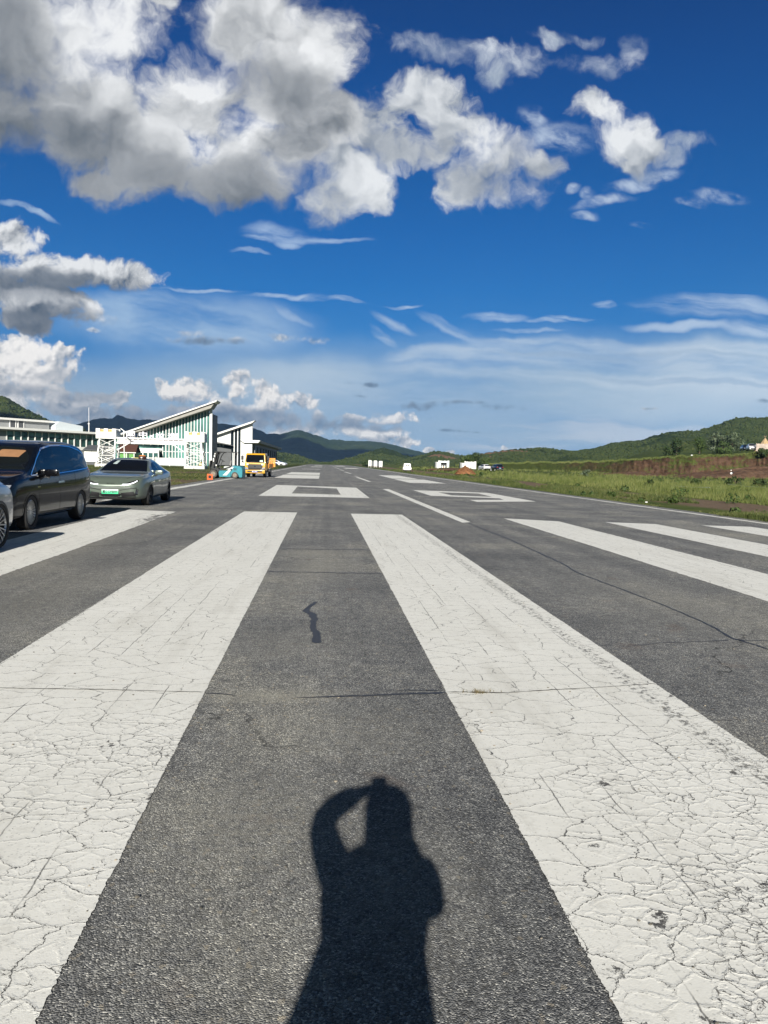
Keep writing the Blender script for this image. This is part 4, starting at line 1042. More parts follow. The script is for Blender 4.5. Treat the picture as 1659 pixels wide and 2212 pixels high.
hangar()

# --- the castellated scaffold gate with its calligraphy
def gate():
    Y = 114.5
    root = empty('entrance_gate', (P3(320, 990, Y).x, Y, 0)); tag(root, 'white entrance gate of two castellated scaffold towers joined by a lettered beam', 'gate')
    ox = root.location.x
    def q(x, y, yy=Y): v = P3(x, y, yy); return (v.x-ox, v.z)
    def tower(xl, xr, ytop, ybot, mir):
        a, b = q(xl, 940)[0], q(xr, 940)[0]; zt = q((xl+xr)/2, ytop)[1]; zb = q((xl+xr)/2, ybot)[1]
        d = 2.6
        mh = .50
        box = MB().prism([(a, zb+.0), (a, zt-mh), (b, zt-mh), (b, zb)], 0, d, 'y').build('parapet_box', M_WHITE2, root)
        n = 3; w = (b-a)/5
        for k in range(3):
            for yy0 in (0.0, d-.3):
                MB().box(a+2*k*w, a+2*k*w+w, yy0, yy0+.3, zt-mh-.001, zt).build('merlon', M_WHITE2, box)
            MB().box(a+2*k*w+w*.3, a+2*k*w+w*.62, -.006, .0, zt-.36, zt-.27).build('arrow_slit', M_BLACK, box)
        for k in range(2):
            MB().box(a+(2*k+1)*w+.05, a+(2*k+2)*w-.05, .12, .16, zt-mh+.002, zt-.12).build('infill_board', M_TAN, box)
        for xx in (a, b-.3):
            for k in range(2): MB().box(xx, xx+.3, .62+.75*k, 1.0+.75*k, zt-mh-.001, zt).build('merlon', M_WHITE2, box)
        # legs taper outward on the outer side
        if mir: la, lb, fa, fb = a+.18, b-.5, a+.05, b-.0
        else: la, lb, fa, fb = a+.5, b-.18, a-.05, b-.12
        zg = 0.45
        L = {}
        for yi, (yt, yf) in enumerate(((.25, .05), (d-.25, d+.05))):
            for s, (xt, xf) in enumerate(((la, fa+.12), (lb, fb-.12))):
                L[(yi, s)] = (Vector((xt, yt, zb)), Vector((xf, yf, zg)))
                MB().bar(L[(yi, s)][0], L[(yi, s)][1], .17).build('leg', M_WHITE2, root)
        def at(k, f): return L[k][0].lerp(L[k][1], f)
        for (u, v) in (((0, 0), (0, 1)), ((1, 0), (1, 1)), ((0, 1), (1, 1)), ((0, 0), (1, 0))):
            o = Vector((0, -.06, 0)) if u[0] == v[0] == 0 else Vector((0, .0, 0))
            for lv in range(3):
                f0, f1 = lv/3+.03, (lv+1)/3-.02
                MB().bar(at(u, f0)+o, at(v, f1)+o, .10, .06).build('brace', M_WHITE2, root)
                MB().bar(at(v, f0)+o*1.9, at(u, f1)+o*1.9, .10, .06).build('brace', M_WHITE2, root)
            for lv in (1/3, 2/3):
                MB().bar(at(u, lv)+o*.5, at(v, lv)+o*.5, .11, .07).build('rail', M_WHITE2, root)
        MB().prism([(fa-.1, -.1), (fa-.08, zg), (fb+.08, zg), (fb+.1, -.1)], -.1, d+.2, 'y').build('plinth', M_CONC, root)
        return a, b, zb
    a1, b1, z1 = tower(206.9, 250.5, 925.6, 947.2, False)
    a2, b2, z2 = tower(398.5, 441.3, 932.6, 955.0, True)
    zt1, zt2 = q(256, 943.6)[1], q(397, 948.6)[1]; zt = (zt1+zt2)/2; zb = zt-.70
    for yy in (.25, 1.2):
        MB().box(b1+.0+.002, a2-.002, yy, yy+.16, zt-.2, zt).build('beam', M_WHITE2, root)
        MB().box(b1+.002, a2-.002, yy, yy+.16, zb-.24, zb).build('beam', M_WHITE2, root)
    MB().box(b1+.2, a2-.2, .52, .56, zb+.002, zt-.21).build('banner', pmat('printed banner', (.72, .68, .70), rough=.7, vary=.25, vscale=9), root)
    n = 13
    for i in range(n+1):
        x = b1+.2+(a2-b1-.4)*i/n
        MB().box(x-.05, x+.05, .3, .38, zb+.003, zt-.202).build('strut', M_WHITE2, root)
        if i < n: MB().box(x+.2, x+.7, .505, .518, zb+.12, zb+.19).build('printed_mark', M_DGREY, root)
    MB().bar((b1+.1, .3, zb-1.25), (b1+1.9, .3, zb-.1), .2, .14).build('knee_brace', M_WHITE2, root)
    MB().bar((a2-.1, .3, zb-1.25), (a2-1.9, .3, zb-.1), .2, .14).build('knee_brace', M_WHITE2, root)
    # raised characters
    M_LET = pmat('white letter', (.86, .84, .90), rough=.4, vary=.03)
    for ch, x0, x1, ytop, ybot in (('國', 272, 290.5, 931, 949), ('中', 299, 317, 932, 950.5), ('·', 324, 331, 936, 948), ('控', 335.5, 354.5, 936, 951.5), ('遡', 361, 385, 935.5, 953)):
        cu = bpy.data.curves.new('letter', 'FONT'); cu.body = ch; cu.extrude = .08; cu.size = 1.0; cu.offset = .012; cu.resolution_u = 3
        tmp = bpy.data.objects.new('tmp', cu); COL.objects.link(tmp)
        me = bpy.data.meshes.new_from_object(tmp.evaluated_get(bpy.context.evaluated_depsgraph_get())); bpy.data.objects.remove(tmp)
        co = np.array([v.co[:] for v in me.vertices]); lo, hi = co.min(0), co.max(0)
        X0, X1 = q(x0, 940)[0], q(x1, 940)[0]; Z0 = zt+.02; Z1 = q((x0+x1)/2, ytop)[1]
        if ch == '·': Z0, Z1 = q(327, 944)[1], q(327, 940)[1]
        for v in me.vertices:
            v.co = (X0+(v.co.x-lo[0])/(hi[0]-lo[0])*(X1-X0), .3-v.co.z, Z0+(v.co.y-lo[1])/(hi[1]-lo[1])*(Z1-Z0))
        link('sign_letter', me, M_LET, root)
        MB().tube([((X0+X1)/2, .42, zt-.1), ((X0+X1)/2, .42, Z1-.2)], .04, 6).build('letter_support', M_WHITE2, root)
    root.location.y = Y
gate()
# pole with a raised arm just inside the gate's left tower
p = P3(269, 1003, 112); t_ = empty('lamp_pole', (p.x, p.y, 0)); tag(t_, 'slim white pole with a short slanting arm in front of the gate beam', 'pole')
MB().tube([(0, 0, 0), (-.12, 0, P3(269, 931, 112).z)], .07, 8).build('pole', M_WHITE2, t_)
MB().bar((.35, -.05, P3(272, 934, 112).z-.1), (-.55, -.05, P3(262, 927, 112).z+.1), .14, .10).build('arm', M_WHITE2, t_)

# small cabins
p = P3(198, 1003, 135)
t_ = empty('white_cabin', (p.x, p.y, 0)); tag(t_, 'small white cabin with a sloping dark roof left of the gate', 'cabin')
w = 2.6
MB().box(-w/2, w/2, 0, 2.4, .55, 2.55).build('wall', M_WHITE, t_)
MB().box(-.03, .03, -.02, -.001, .6, 2.5).build('panel_joint', M_PANEL, t_)
MB().prism([(-.5, 2.56), (-.5, 2.64), (2.9, 3.55), (2.9, 3.45)], -w/2-.1, w/2+1.2, 'x').build('roof', M_DGREY, t_)
MB().box(-w/2+.1, w/2-.1, .1, 2.3, 0, .549).build('base', M_DGREY, t_)
MB().box(w/2+.9, w/2+1.05, -.3, -.15, 0, 2.6).build('post', M_DGREY, t_)
p = P3(274, 1003, 140)
t_ = empty('green_hut', (p.x, p.y, 0)); tag(t_, 'small green hut with a brown gabled roof behind the gate', 'hut')
x0, x1 = -1.6, 1.35
MB().box(x0, x1, 0, 3, 0, 2.35).build('wall', M_GREENW, t_)
MB().prism([(-.35, 2.42), (-.35, 2.5), (1.5, 3.9), (3.35, 2.5), (3.35, 2.42), (1.5, 3.8)], x0-.2, x1+.35, 'x').build('roof', M_BROWN, t_)
MB().prism([(0, 2.351), (3, 2.351), (1.5, 3.6)], x0+.05, x1-.05, 'x').build('gable', M_BROWN, t_)
for x in (x0, -.05, x1-.02): MB().box(x-.06, x+.06, -.2, -.05, 0, 2.35).build('post', M_WHITE2, t_)
MB().box(.15, .35, -.03, -.001, 0, 2.3).build('door_gap', M_BLACK, t_)
MB().box(x0-.2, x1+.35, -.37, -.25, 2.28, 2.41).build('eave_board', M_WHITE2, t_)

# low picket fence before the hall
p0, p1 = P3(293, 1008, 148), P3(398, 1008, 140)
t_ = empty('picket_fence', (p0.x, p0.y, 0), math.atan2(p1.y-p0.y, p1.x-p0.x)); tag(t_, 'low white picket fence in front of the glass hall', 'fence')
L = (p1.xy-p0.xy).length
for z in (.45, 1.45): MB().box(0, L, .0, .06, z, z+.08).build('rail', M_WHITE2, t_)
pk = MB()
for i in range(int(L/.28)): pk.box(i*.28, i*.28+.09, -.03, -.002, .1, 1.6)
pk.build('pickets', M_WHITE2, t_)
MB().box(L*.42, L, .08, .11, .15, 1.4).build('backing_sheet', pmat('pale blue sheet', (.55, .63, .74), rough=.6, vary=.15, vscale=2), t_)
for x in (.05, L*.42, L*.7, L-.05): MB().box(x-.06, x+.06, .061, .079+.1, 0, 1.75).build('post', M_WHITE2, t_)
# yellow folding sign under the right tower
p = gnd(425, 1013); t_ = empty('folding_sign', (p[0], 117.2, 0)); tag(t_, 'small yellow folding sign standing beneath the right gate tower', 'sign')
M_YEL = pmat('yellow plastic', (.75, .50, .03), rough=.5)
MB().bar((-.28, 0, 0), (-.06, 0, .95), .1, .35).build('panel', M_YEL, t_)
MB().bar((.28, 0, 0), (.06, 0, .95), .1, .35).build('panel', M_YEL, t_)
MB().box(-.1, .1, -.17, .17, .93, 1.02).build('handle', M_YEL, t_)

# ------------------------------------------------------------------ cars
def carpaint(name, col, metal=0.5, rough=.28):
    m = pmat(name, col, rough=rough, metal=metal, spec=.5, coat=1.0, vary=.04, vscale=2.0)
    return m
M_GLASSB = pmat('dark car glass', (.005, .006, .008), rough=.03, spec=.36, coat=.0, vary=0)
M_TRIM = pmat('black trim', (.010, .010, .011), rough=.45, vary=.1)
M_CHROME = pmat('chrome', (.75, .76, .78), rough=.12, metal=1.0, vary=0)
M_TYRE = pmat('tyre rubber', (.018, .018, .018), rough=.85, vary=.3, vscale=12)
M_ALLOY = pmat('alloy', (.52, .53, .54), rough=.28, metal=.9, vary=.05)
M_ALLOYD = pmat('dark alloy', (.10, .10, .105), rough=.3, metal=.8, vary=.05)
M_LENS = pmat('lamp lens', (.45, .48, .52), rough=.06, metal=.35, spec=.8, vary=.5, vscale=14)
M_DRL = pmat('lit lamp strip', (.9, .93, 1.0), rough=.2, vary=0, emit=((.9, .95, 1.0), 1.1))
M_RED = pmat('red lamp', (.35, .015, .012), rough=.15, vary=.1)
M_SEAM = pmat('panel gap', (.004, .004, .004), rough=.9, vary=0)

def catmull(xs, ys, x):
    """smooth curve through points"""
    xs, ys = np.asarray(xs, float), np.asarray(ys, float)
    m = np.gradient(ys, xs)
    d = np.diff(ys)/np.diff(xs)
    for i in range(len(d)):                     # keep it from overshooting
        if d[i] == 0: m[i] = m[i+1] = 0
        else:
            a, b = m[i]/d[i], m[i+1]/d[i]
            if a < 0: m[i] = 0
            if b < 0: m[i+1] = 0
            s = a*a+b*b
            if s > 9: k = 3/math.sqrt(s); m[i] = k*a*d[i]; m[i+1] = k*b*d[i]
    i = np.clip(np.searchsorted(xs, x)-1, 0, len(xs)-2); h = xs[i+1]-xs[i]; t = (x-xs[i])/h
    return (2*t**3-3*t**2+1)*ys[i] + (t**3-2*t**2+t)*h*m[i] + (-2*t**3+3*t**2)*ys[i+1] + (t**3-t**2)*h*m[i+1]

def car_shell(c):
    """closed body skin: c holds curves over the length: zb, belt, top, w, wr (all lists of (y, value))"""
    ys = np.unique(np.concatenate([np.linspace(c['y0'], c['y1'], 44), np.array([c['y0']+.03, c['y0']+.08, c['y1']-.08, c['y1']-.03])]))
    cv = {k: catmull([p[0] for p in c[k]], [p[1] for p in c[k]], ys) for k in ('zb', 'belt', 'top', 'w', 'wr')}
    rings = []
    for i, y in enumerate(ys):
        zb, be, to, w, wr = (cv[k][i] for k in ('zb', 'belt', 'top', 'w', 'wr'))
        to = max(to, be+.012); sh = be-zb
        half = [(0, zb), (w*.55, zb), (w*.88, zb+.01), (w*.965, zb+.07), (w*.992, zb+sh*.22), (w*1.0, zb+sh*.45), (w*.998, zb+sh*.68), (w*.985, zb+sh*.88), (w*.955, be-.012), (w*.935, be+.004)]
        g = to-be
        x_b = w*.925
        n = 7
        for k in range(1, n+1):
            f = k/n
            # side glass leaning in, then the roof curving over
            x = x_b + (wr-x_b)*f**1.15
            z = be + (g*.90)*f**0.95
            half.append((x, z))
        half += [(wr*.86, be+g*.965), (wr*.6, be+g*.99), (wr*.3, to-.002), (0, to)]
        rings.append(half)
    m = len(rings[0]); V, F = [], []
    full = []
    for y, h in zip(ys, rings):
        r = [(x, y, z) for x, z in h] + [(-x, y, z) for x, z in h[-2:0:-1]]
        full.append(list(range(len(V), len(V)+len(r)))); V += r
    n = len(full[0])
    for A, B in zip(full, full[1:]):
        for k in range(n): F.append((A[k], A[(k+1) % n], B[(k+1) % n], B[k]))
    # rounded ends
    for ring, y, s in ((full[0], c['y0'], -1), (full[-1], c['y1'], 1)):
        cz = np.mean([V[k][2] for k in ring]); prev = ring
        for f, dy in ((.90, .030), (.7, .055), (.4, .070)):
            new = []
            for k in ring: new.append(len(V)); V.append((V[k][0]*f, y+s*dy*c.get('round', 1.0), cz+(V[k][2]-cz)*f))
            for k in range(n):
                q = (prev[k], prev[(k+1) % n], new[(k+1) % n], new[k]); F.append(q if s > 0 else q[::-1])
            prev = new
        F.append(tuple(prev) if s < 0 else tuple(prev[::-1]))
    bm = bmesh.new()
    vs = [bm.verts.new(v) for v in V]
    for f in F:
        try: bm.faces.new([vs[i] for i in f])
        except ValueError: pass
    bmesh.ops.recalc_face_normals(bm, faces=bm.faces)
    me = bpy.data.meshes.new('mesh'); bm.to_mesh(me); bm.free()
    return me
def applied(o):
    dg = bpy.context.evaluated_depsgraph_get()
    me = bpy.data.meshes.new_from_object(o.evaluated_get(dg))
    o.modifiers.clear(); o.data = me
    return o
class Skin:
    """lays panels onto a body: outlines in side view (y, z), front view (x, z) or from above (x, y)"""
    def __init__(self, me):
        self.V = [v.co.copy() for v in me.vertices]
        self.bvh = BVHTree.FromPolygons(self.V, [tuple(p.vertices) for p in me.polygons])
    def put(self, p, view, off):
        if view == 'right': o, d = Vector((5, p[0], p[1])), Vector((-1, 0, 0))
        elif view == 'left': o, d = Vector((-5, p[0], p[1])), Vector((1, 0, 0))
        elif view == 'front': o, d = Vector((p[0], -6, p[1])), Vector((0, 1, 0))
        elif view == 'rear': o, d = Vector((p[0], 6, p[1])), Vector((0, -1, 0))
        else: o, d = Vector((p[0], p[1], 5)), Vector((0, 0, -1))
        h, n, i, _ = self.bvh.ray_cast(o, d)
        if h is None:
            q = o.copy()
            if view in ('right', 'left'): q.x = math.copysign(.8, o.x)
            elif view in ('front', 'rear'): q.y = math.copysign(2.2, o.y)
            else: q.z = 1.0
            h, n, i, _ = self.bvh.find_nearest(q)
        if n.dot(d) > 0: n = -n
        return h + n*off
    def panel(self, name, poly, view, mat, parent, off=.005, res=.06, edge=.012):
        bm = bmesh.new()
        vs = [bm.verts.new((p[0], p[1], 0)) for p in poly]
        f = bm.faces.new(vs)
        if f.normal.z < 0: f.normal_flip()
        lo = [min(p[i] for p in poly) for i in (0, 1)]; hi = [max(p[i] for p in poly) for i in (0, 1)]
        for ax in (0, 1):
            n = max(1, int((hi[ax]-lo[ax])/res))
            for k in range(1, n):
                co = [0, 0, 0]; no = [0, 0, 0]; co[ax] = lo[ax]+(hi[ax]-lo[ax])*k/n; no[ax] = 1
                bmesh.ops.bisect_plane(bm, geom=bm.verts[:]+bm.edges[:]+bm.faces[:], plane_co=co, plane_no=no, dist=1e-6)
        bmesh.ops.triangulate(bm, faces=[f for f in bm.faces if len(f.verts) > 4])
        for v in bm.verts: v.co = self.put((v.co.x, v.co.y), view, off)
        # a small return so that the panel has thickness
        r = bmesh.ops.extrude_edge_only(bm, edges=[e for e in bm.edges if e.is_boundary])
        top = [v for v in r['geom'] if isinstance(v, bmesh.types.BMVert)]
        ax = {'right': (-1, 0, 0), 'left': (1, 0, 0), 'front': (0, 1, 0), 'rear': (0, -1, 0), 'top': (0, 0, -1)}[view]
        for v in top: v.co += Vector(ax)*edge
        bmesh.ops.recalc_face_normals(bm, faces=bm.faces)
        me = bpy.data.meshes.new('mesh'); bm.to_mesh(me); bm.free()
        o = link(name, me, mat, parent, True)
        if hasattr(me, 'set_sharp_from_angle'): me.set_sharp_from_angle(angle=math.radians(40))
        return o
    def line(self, name, pts, view, w, mat, parent, off=.006, res=.05):
        L, R = [], []
        P = []
        for a, b in zip(pts, pts[1:]):
            n = max(1, int(math.hypot(b[0]-a[0], b[1]-a[1])/res))
            P += [(a[0]+(b[0]-a[0])*k/n, a[1]+(b[1]-a[1])*k/n) for k in range(n)]
        P.append(pts[-1])
        for i, p in enumerate(P):
            a, b = P[max(0, i-1)], P[min(len(P)-1, i+1)]
            d = Vector((b[0]-a[0], b[1]-a[1])).normalized(); n = Vector((-d.y, d.x))*w/2
            L.append(self.put((p[0]+n.x, p[1]+n.y), view, off)); R.append(self.put((p[0]-n.x, p[1]-n.y), view, off))
        k = len(L)
        me = mesh_from(L+R, [(i, k+i, k+i+1, i+1) for i in range(k-1)])
        return link(name, me, mat, parent)

def wheel(parent, x, y, r, side, rim_mat, spokes=10, rr=.70, width=.225, style='pair', twist=0.0):
    """tyre and alloy; side +1 has its face towards +x"""
    w = empty('wheel', (x, y, r)); w.parent = parent
    h = width/2
    MB().lathe([(r*rr, -h+.01), (r*.93, -h), (r*.985, -h+.03), (r, -h+.06), (r, h-.06), (r*.985, h-.03), (r*.93, h), (r*rr, h-.01), (r*rr*.97, h-.03), (r*rr*.97, -h+.03), (r*rr, -h+.01)], 36, 'x', cap=False).build('tyre', M_TYRE, w, True)
    b = MB()
    f = side*(h-.025)
    b.lathe([(r*rr*.985, f-side*.12), (r*rr*.985, f), (r*rr*.93, f+side*.006), (r*rr*.90, f-side*.02), (r*rr*.90, f-side*.12)], 36, 'x')
    b.lathe([(.001, f-side*.01), (r*.14, f-side*.012), (r*.17, f-side*.04), (r*.17, f-side*.07)], 20, 'x')
    for k in range(spokes):
        a = 2*math.pi*k/spokes
        for o in ((-.11, .11) if style == 'pair' else (0,)):
            a0, a1 = a+o*.5, a+o*1.6+twist
            p = Vector((f-side*.035, math.cos(a0)*r*.14, math.sin(a0)*r*.14)); q = Vector((f-side*.012, math.cos(a1)*r*rr*.93, math.sin(a1)*r*rr*.93))
            b.bar(p, q, .020 if style == 'pair' else .042, .03, up=(1, 0, 0))
    b.build('rim', rim_mat, w, False)
    MB().lathe([(.01, f-side*.13), (r*rr*.9, f-side*.13), (r*rr*.9, f-side*.1255), (.01, f-side*.1255)], 28, 'x').build('brake_disc', M_TRIM, w)
    return w
def cut_arches(o, axles, r, wmax):
    for y in axles:
        c = MB()
        for s in (-1, 1): c.lathe([(r, s*(wmax-.42)), (r, s*(wmax+.3))], 40, 'x', (0, y, r-.07))
        cu = c.build('arch_cutter', M_SEAM, o.parent)
        md = o.modifiers.new('cut', 'BOOLEAN'); md.operation = 'DIFFERENCE'; md.object = cu; md.solver = 'EXACT'; md.material_mode = 'TRANSFER'
        applied(o); bpy.data.objects.remove(cu)
def finish_body(o, mat, axles, r, w):
    md = o.modifiers.new('s', 'SUBSURF'); md.levels = 1; md.render_levels = 1
    applied(o); skin = Skin(o.data)
    cut_arches(o, axles, r, w)
    o.data.polygons.foreach_set('use_smooth', [True]*len(o.data.polygons)); o.data.set_sharp_from_angle(angle=math.radians(38))
    return skin
def mirror_part(parent, s, x, y, z, mat, name='wing_mirror', size=1.0):
    b = MB().box(-.115*size, .115*size, -.07, .085, -.07, .075, .045)
    o = b.build(name, mat, parent, True, (x+s*.13, y, z))
    MB().bar((s*-.03, .02, -.05), (-s*.20, .03, -.10), .06, .035).build('mirror_arm', M_TRIM, o)
    MB().box(-.09*size, .09*size, .0855, .088, -.05, .055).build('mirror_glass', M_CHROME, o)
    return o
def plate(parent, y, z, w, h, text, cols, tcol, dirn=-1, x=0.0, lean=0.0):
    """number plate with raised characters, facing -y (dirn -1) or +y"""
    p = MB().box(-w/2, w/2, -.008, .008, -h/2, h/2, .003).build('number_plate', cols, parent, False, (x, y, z))
    p.rotation_euler = (lean, 0, 0 if dirn < 0 else math.pi)
    if text:
        cu = bpy.data.curves.new('plate_text', 'FONT'); cu.body = text; cu.size = h*.92; cu.align_x = 'CENTER'; cu.align_y = 'CENTER'; cu.extrude = .001; cu.offset = .0022
        tmp = bpy.data.objects.new('tmp', cu); COL.objects.link(tmp)
        me = bpy.data.meshes.new_from_object(tmp.evaluated_get(bpy.context.evaluated_depsgraph_get())); bpy.data.objects.remove(tmp)
        co = np.array([v.co[:] for v in me.vertices]); lo, hi = co.min(0), co.max(0); k = w*.90/(hi[0]-lo[0]); kz = h*.72/(hi[1]-lo[1])
        for v in me.vertices: v.co = ((v.co.x-(lo[0]+hi[0])/2)*k, -.0095-v.co.z, (v.co.y-(lo[1]+hi[1])/2)*kz)
        link('plate_text', me, tcol, p)
    return p
def mat_plate_green():
    m = bpy.data.materials.new('green gradient plate'); m.use_nodes = True; t = NT(m.node_tree); b = t.n['Principled BSDF']
    s = t.sep(t.new('ShaderNodeTexCoord', out='Object'))
    t.l.new(t.ramp(t.lin(s[2], -.07, .07), [(0.05, (.03, .55, .25)), (.45, (.10, .66, .36)), (.95, (.82, .88, .84))]), b.inputs['Base Color']); b.inputs['Roughness'].default_value = .45
    return m

# --- sage green fastback saloon facing the camera
def green_saloon():
    root = empty('parked_saloon', (-6.42, 25.40, 0), math.radians(0.6))
    tag(root, 'sage green fastback saloon with a green number plate parked behind the black people carrier', 'car'); root.scale = (1.06, 1.0, 1.02)
    M = carpaint('sage green paint', (.122, .152, .124), .30, .30)
    c = dict(y0=-2.36, y1=2.36,
        zb=[(-2.36, .24), (-2.2, .20), (-1.46, .18), (1.46, .19), (2.2, .26), (2.36, .34)],
        belt=[(-2.36, .66), (-2.2, .78), (-1.7, .87), (-1.0, .92), (0, .93), (1.0, .965), (1.6, .99), (2.1, .985), (2.36, .94)],
        top=[(-2.36, .70), (-2.2, .82), (-1.7, .94), (-1.15, 1.00), (-.85, 1.04), (-.45, 1.235), (0.0, 1.405), (.35, 1.45), (.75, 1.44), (1.25, 1.335), (1.75, 1.165), (2.1, 1.06), (2.36, .96)],
        w=[(-2.36, .70), (-2.25, .80), (-2.0, .885), (-1.46, .945), (0, .935), (1.46, .95), (2.0, .90), (2.25, .84), (2.36, .78)],
        wr=[(-2.36, .52), (-2.0, .70), (-1.2, .80), (-.85, .78), (-.3, .62), (.3, .585), (.9, .575), (1.5, .60), (2.0, .68), (2.36, .64)])
    b = link('body', car_shell(c), M, root, True)
    sk = finish_body(b, M, (-1.46, 1.46), .365, .945)
    # glazing
    sk.panel('windscreen', [(-.70, -.88), (.70, -.88), (.64, -.55), (.545, -.06), (-.545, -.06), (-.64, -.55)], 'top', M_GLASSB, root, .004)
    sk.panel('rear_window', [(-.52, .98), (.52, .98), (.56, 1.75), (-.56, 1.75)], 'top', M_GLASSB, root, .004)
    sk.panel('roof_panel', [(-.50, .05), (.50, .05), (.50, .92), (-.50, .92)], 'top', M_GLASSB, root, .003)
    for v in ('right', 'left'):
        sk.panel('side_window', [(-.62, .985), (-.02, 1.29), (.22, 1.335), (.26, .985)], v, M_GLASSB, root, .004)
        sk.panel('side_window', [(.31, .99), (.28, 1.335), (.75, 1.325), (1.20, 1.22), (1.42, 1.08), (1.28, 1.015)], v, M_GLASSB, root, .004)
        sk.line('window_trim', [(-.72, .965), (.3, .972), (1.30, .998), (1.50, 1.08)], v, .014, M_TRIM, root)
        for pts in ([(-.80, .30), (-.86, .70), (-.68, .94)], [(.28, .26), (.30, .95)], [(1.02, .55), (1.16, .75), (1.25, .99)]):
            sk.line('door_gap', pts, v, .009, M_SEAM, root)
        sk.panel('sill_trim', [(-1.02, .20), (1.02, .21), (1.02, .30), (-.9, .27)], v, M_TRIM, root, .006)
        for y in (.05, .98): sk.panel('door_handle', [(y, .80), (y+.19, .805), (y+.19, .83), (y, .825)], v, M, root, .012)
        for y in (-1.46, 1.46):
            a = [(y+.405*math.cos(k), .295+.405*math.sin(k)) for k in np.linspace(0.0, math.pi, 19)]
            sk.line('arch_lip', a, v, .018, M_TRIM, root, .004)
    # nose: slim lamps, lower intake, air curtains
    for s in (-1, 1):
        v = [(s*.34, .665), (s*.50, .725), (s*.72, .80), (s*.755, .765), (s*.66, .69), (s*.50, .65)]
        l = sk.panel('headlight', v, 'front', M_TRIM, root, .006, .04)
        sk.line('light_strip', [(s*.335, .656), (s*.50, .662), (s*.62, .695), (s*.715, .765)], 'front', .022, M_DRL, l, .012, .03)
        sk.panel('light_strip', [(s*.54, .705), (s*.66, .745), (s*.69, .72), (s*.60, .69)], 'front', M_LENS, l, .011, .03)
        sk.line('bumper_crease', [(s*.26, .485), (s*.50, .535), (s*.72, .56)], 'front', .022, M_TRIM, root, .005, .04)
        sk.panel('air_curtain', [(s*.70, .525), (s*.755, .51), (s*.74, .36), (s*.665, .345)], 'front', M_TRIM, root, .005, .04)
        for z in (.40, .44, .48): sk.line('vent_slat', [(s*.69, z-.01), (s*.745, z)], 'front', .012, M_CHROME, root, .012, .03)
        sk.panel('lower_intake', [(s*.31, .285), (s*.30, .41), (s*.64, .455), (s*.70, .31)], 'front', M_TRIM, root, .005, .05)
    sk.panel('lower_grille', [(-.295, .392), (.295, .392), (.22, .285), (-.22, .285)], 'front', M_TRIM, root, .007, .05)
    sk.line('grille_trim', [(-.33, .40), (-.215, .285), (.215, .285), (.33, .40)], 'front', .014, M_CHROME, root, .012, .04)
    sk.panel('splitter', [(-.66, .245), (.66, .245), (.70, .285), (-.70, .285)], 'front', M_TRIM, root, .008, .05)
    sk.line('nose_crease', [(-.55, .565), (.55, .565)], 'front', .010, M_ALLOY, root, .004)
    # small raised lettering across the nose
    cu = bpy.data.curves.new('t', 'FONT'); cu.body = 'BYD'; cu.size = .1; cu.align_x = 'CENTER'
    tmp = bpy.data.objects.new('tmp', cu); COL.objects.link(tmp)
    me = bpy.data.meshes.new_from_object(tmp.evaluated_get(bpy.context.evaluated_depsgraph_get())); bpy.data.objects.remove(tmp)
    for v in me.vertices: v.co = sk.put((v.co.x*1.15, .665+v.co.y*.40), 'front', .007)
    link('emblem', me, pmat('sage emblem', (.05, .065, .055), rough=.3, metal=.5, vary=0), root)
    # bonnet creases
    for s in (-1, 1): sk.line('bonnet_gap', [(s*.40, -2.19), (s*.66, -1.9), (s*.76, -1.4), (s*.76, -.98)], 'top', .008, M_SEAM, root, .003)
    yp = sk.put((0, .44), 'front', .02).y
    plate(root, yp, .445, .46, .135, '冀G·DF8899', mat_plate_green(), M_BLACK)
    for s in (-1, 1): mirror_part(root, s, .86, -.50, 1.0, M)
    sk.panel('tail_lamp', [(-.76, .86), (.76, .86), (.72, .92), (-.72, .92)], 'rear', M_RED, root, .006)
    for y in (-1.46, 1.46):
        for s in (-1, 1): wheel(root, s*.815, y, .345, s, M_ALLOYD, 5, .76, .225, 'pair', .1)
    # what can be made out behind the windscreen
    sk.panel('windscreen_sticker', [(-.42, -.40), (-.30, -.42), (-.25, -.16), (-.34, -.14)], 'top', pmat('sticker', (.42, .50, .50), rough=.4), root, .007, .06, .004)
    return root, sk
G_ROOT, G_SK = green_saloon()

# cap on its roof
p = G_SK.put((.20, .35), 'top', 0.0)
t_ = empty('baseball_cap', tuple(G_ROOT.matrix_world @ Vector((0, 0, 0)) + Vector((p.x+.04, p.y+.0, p.z)))); 
t_.location = (-6.42+.30, 25.40+.42, p.z)
tag(t_, 'dark cap with orange top and white emblem lying on the green saloon roof', 'cap')
M_CAP = pmat('dark maroon cloth', (.035, .012, .012), rough=.85, bump=.002)
MB().lathe([(.125, 0), (.13, .03), (.128, .085), (.118, .105)], 24).build('crown', M_CAP, t_, True)
MB().lathe([(.118, .1052), (.10, .125), (.05, .137), (.001, .139)], 24).build('top_panel', pmat('orange cloth', (.62, .20, .02), rough=.8), t_, True)
MB().prism([(-.11, -.09), (-.24, -.07), (-.31, -.02), (-.30, .03), (-.22, .08), (-.11, .09)], .02, .045, 'z').build('peak', pmat('yellow cloth', (.75, .60, .16), rough=.8), t_)
MB().prism([(-.311, -.01), (-.37, .012), (-.30, .05)], .025, .05, 'z').build('peak_tip', M_WHITE2, t_)
MB().prism([(.0, .035), (-.05, .075), (-.018, .062), (0, .078), (.018, .062), (.05, .075)], -.137, -.126, 'y').build('emblem', M_WHITE2, t_)

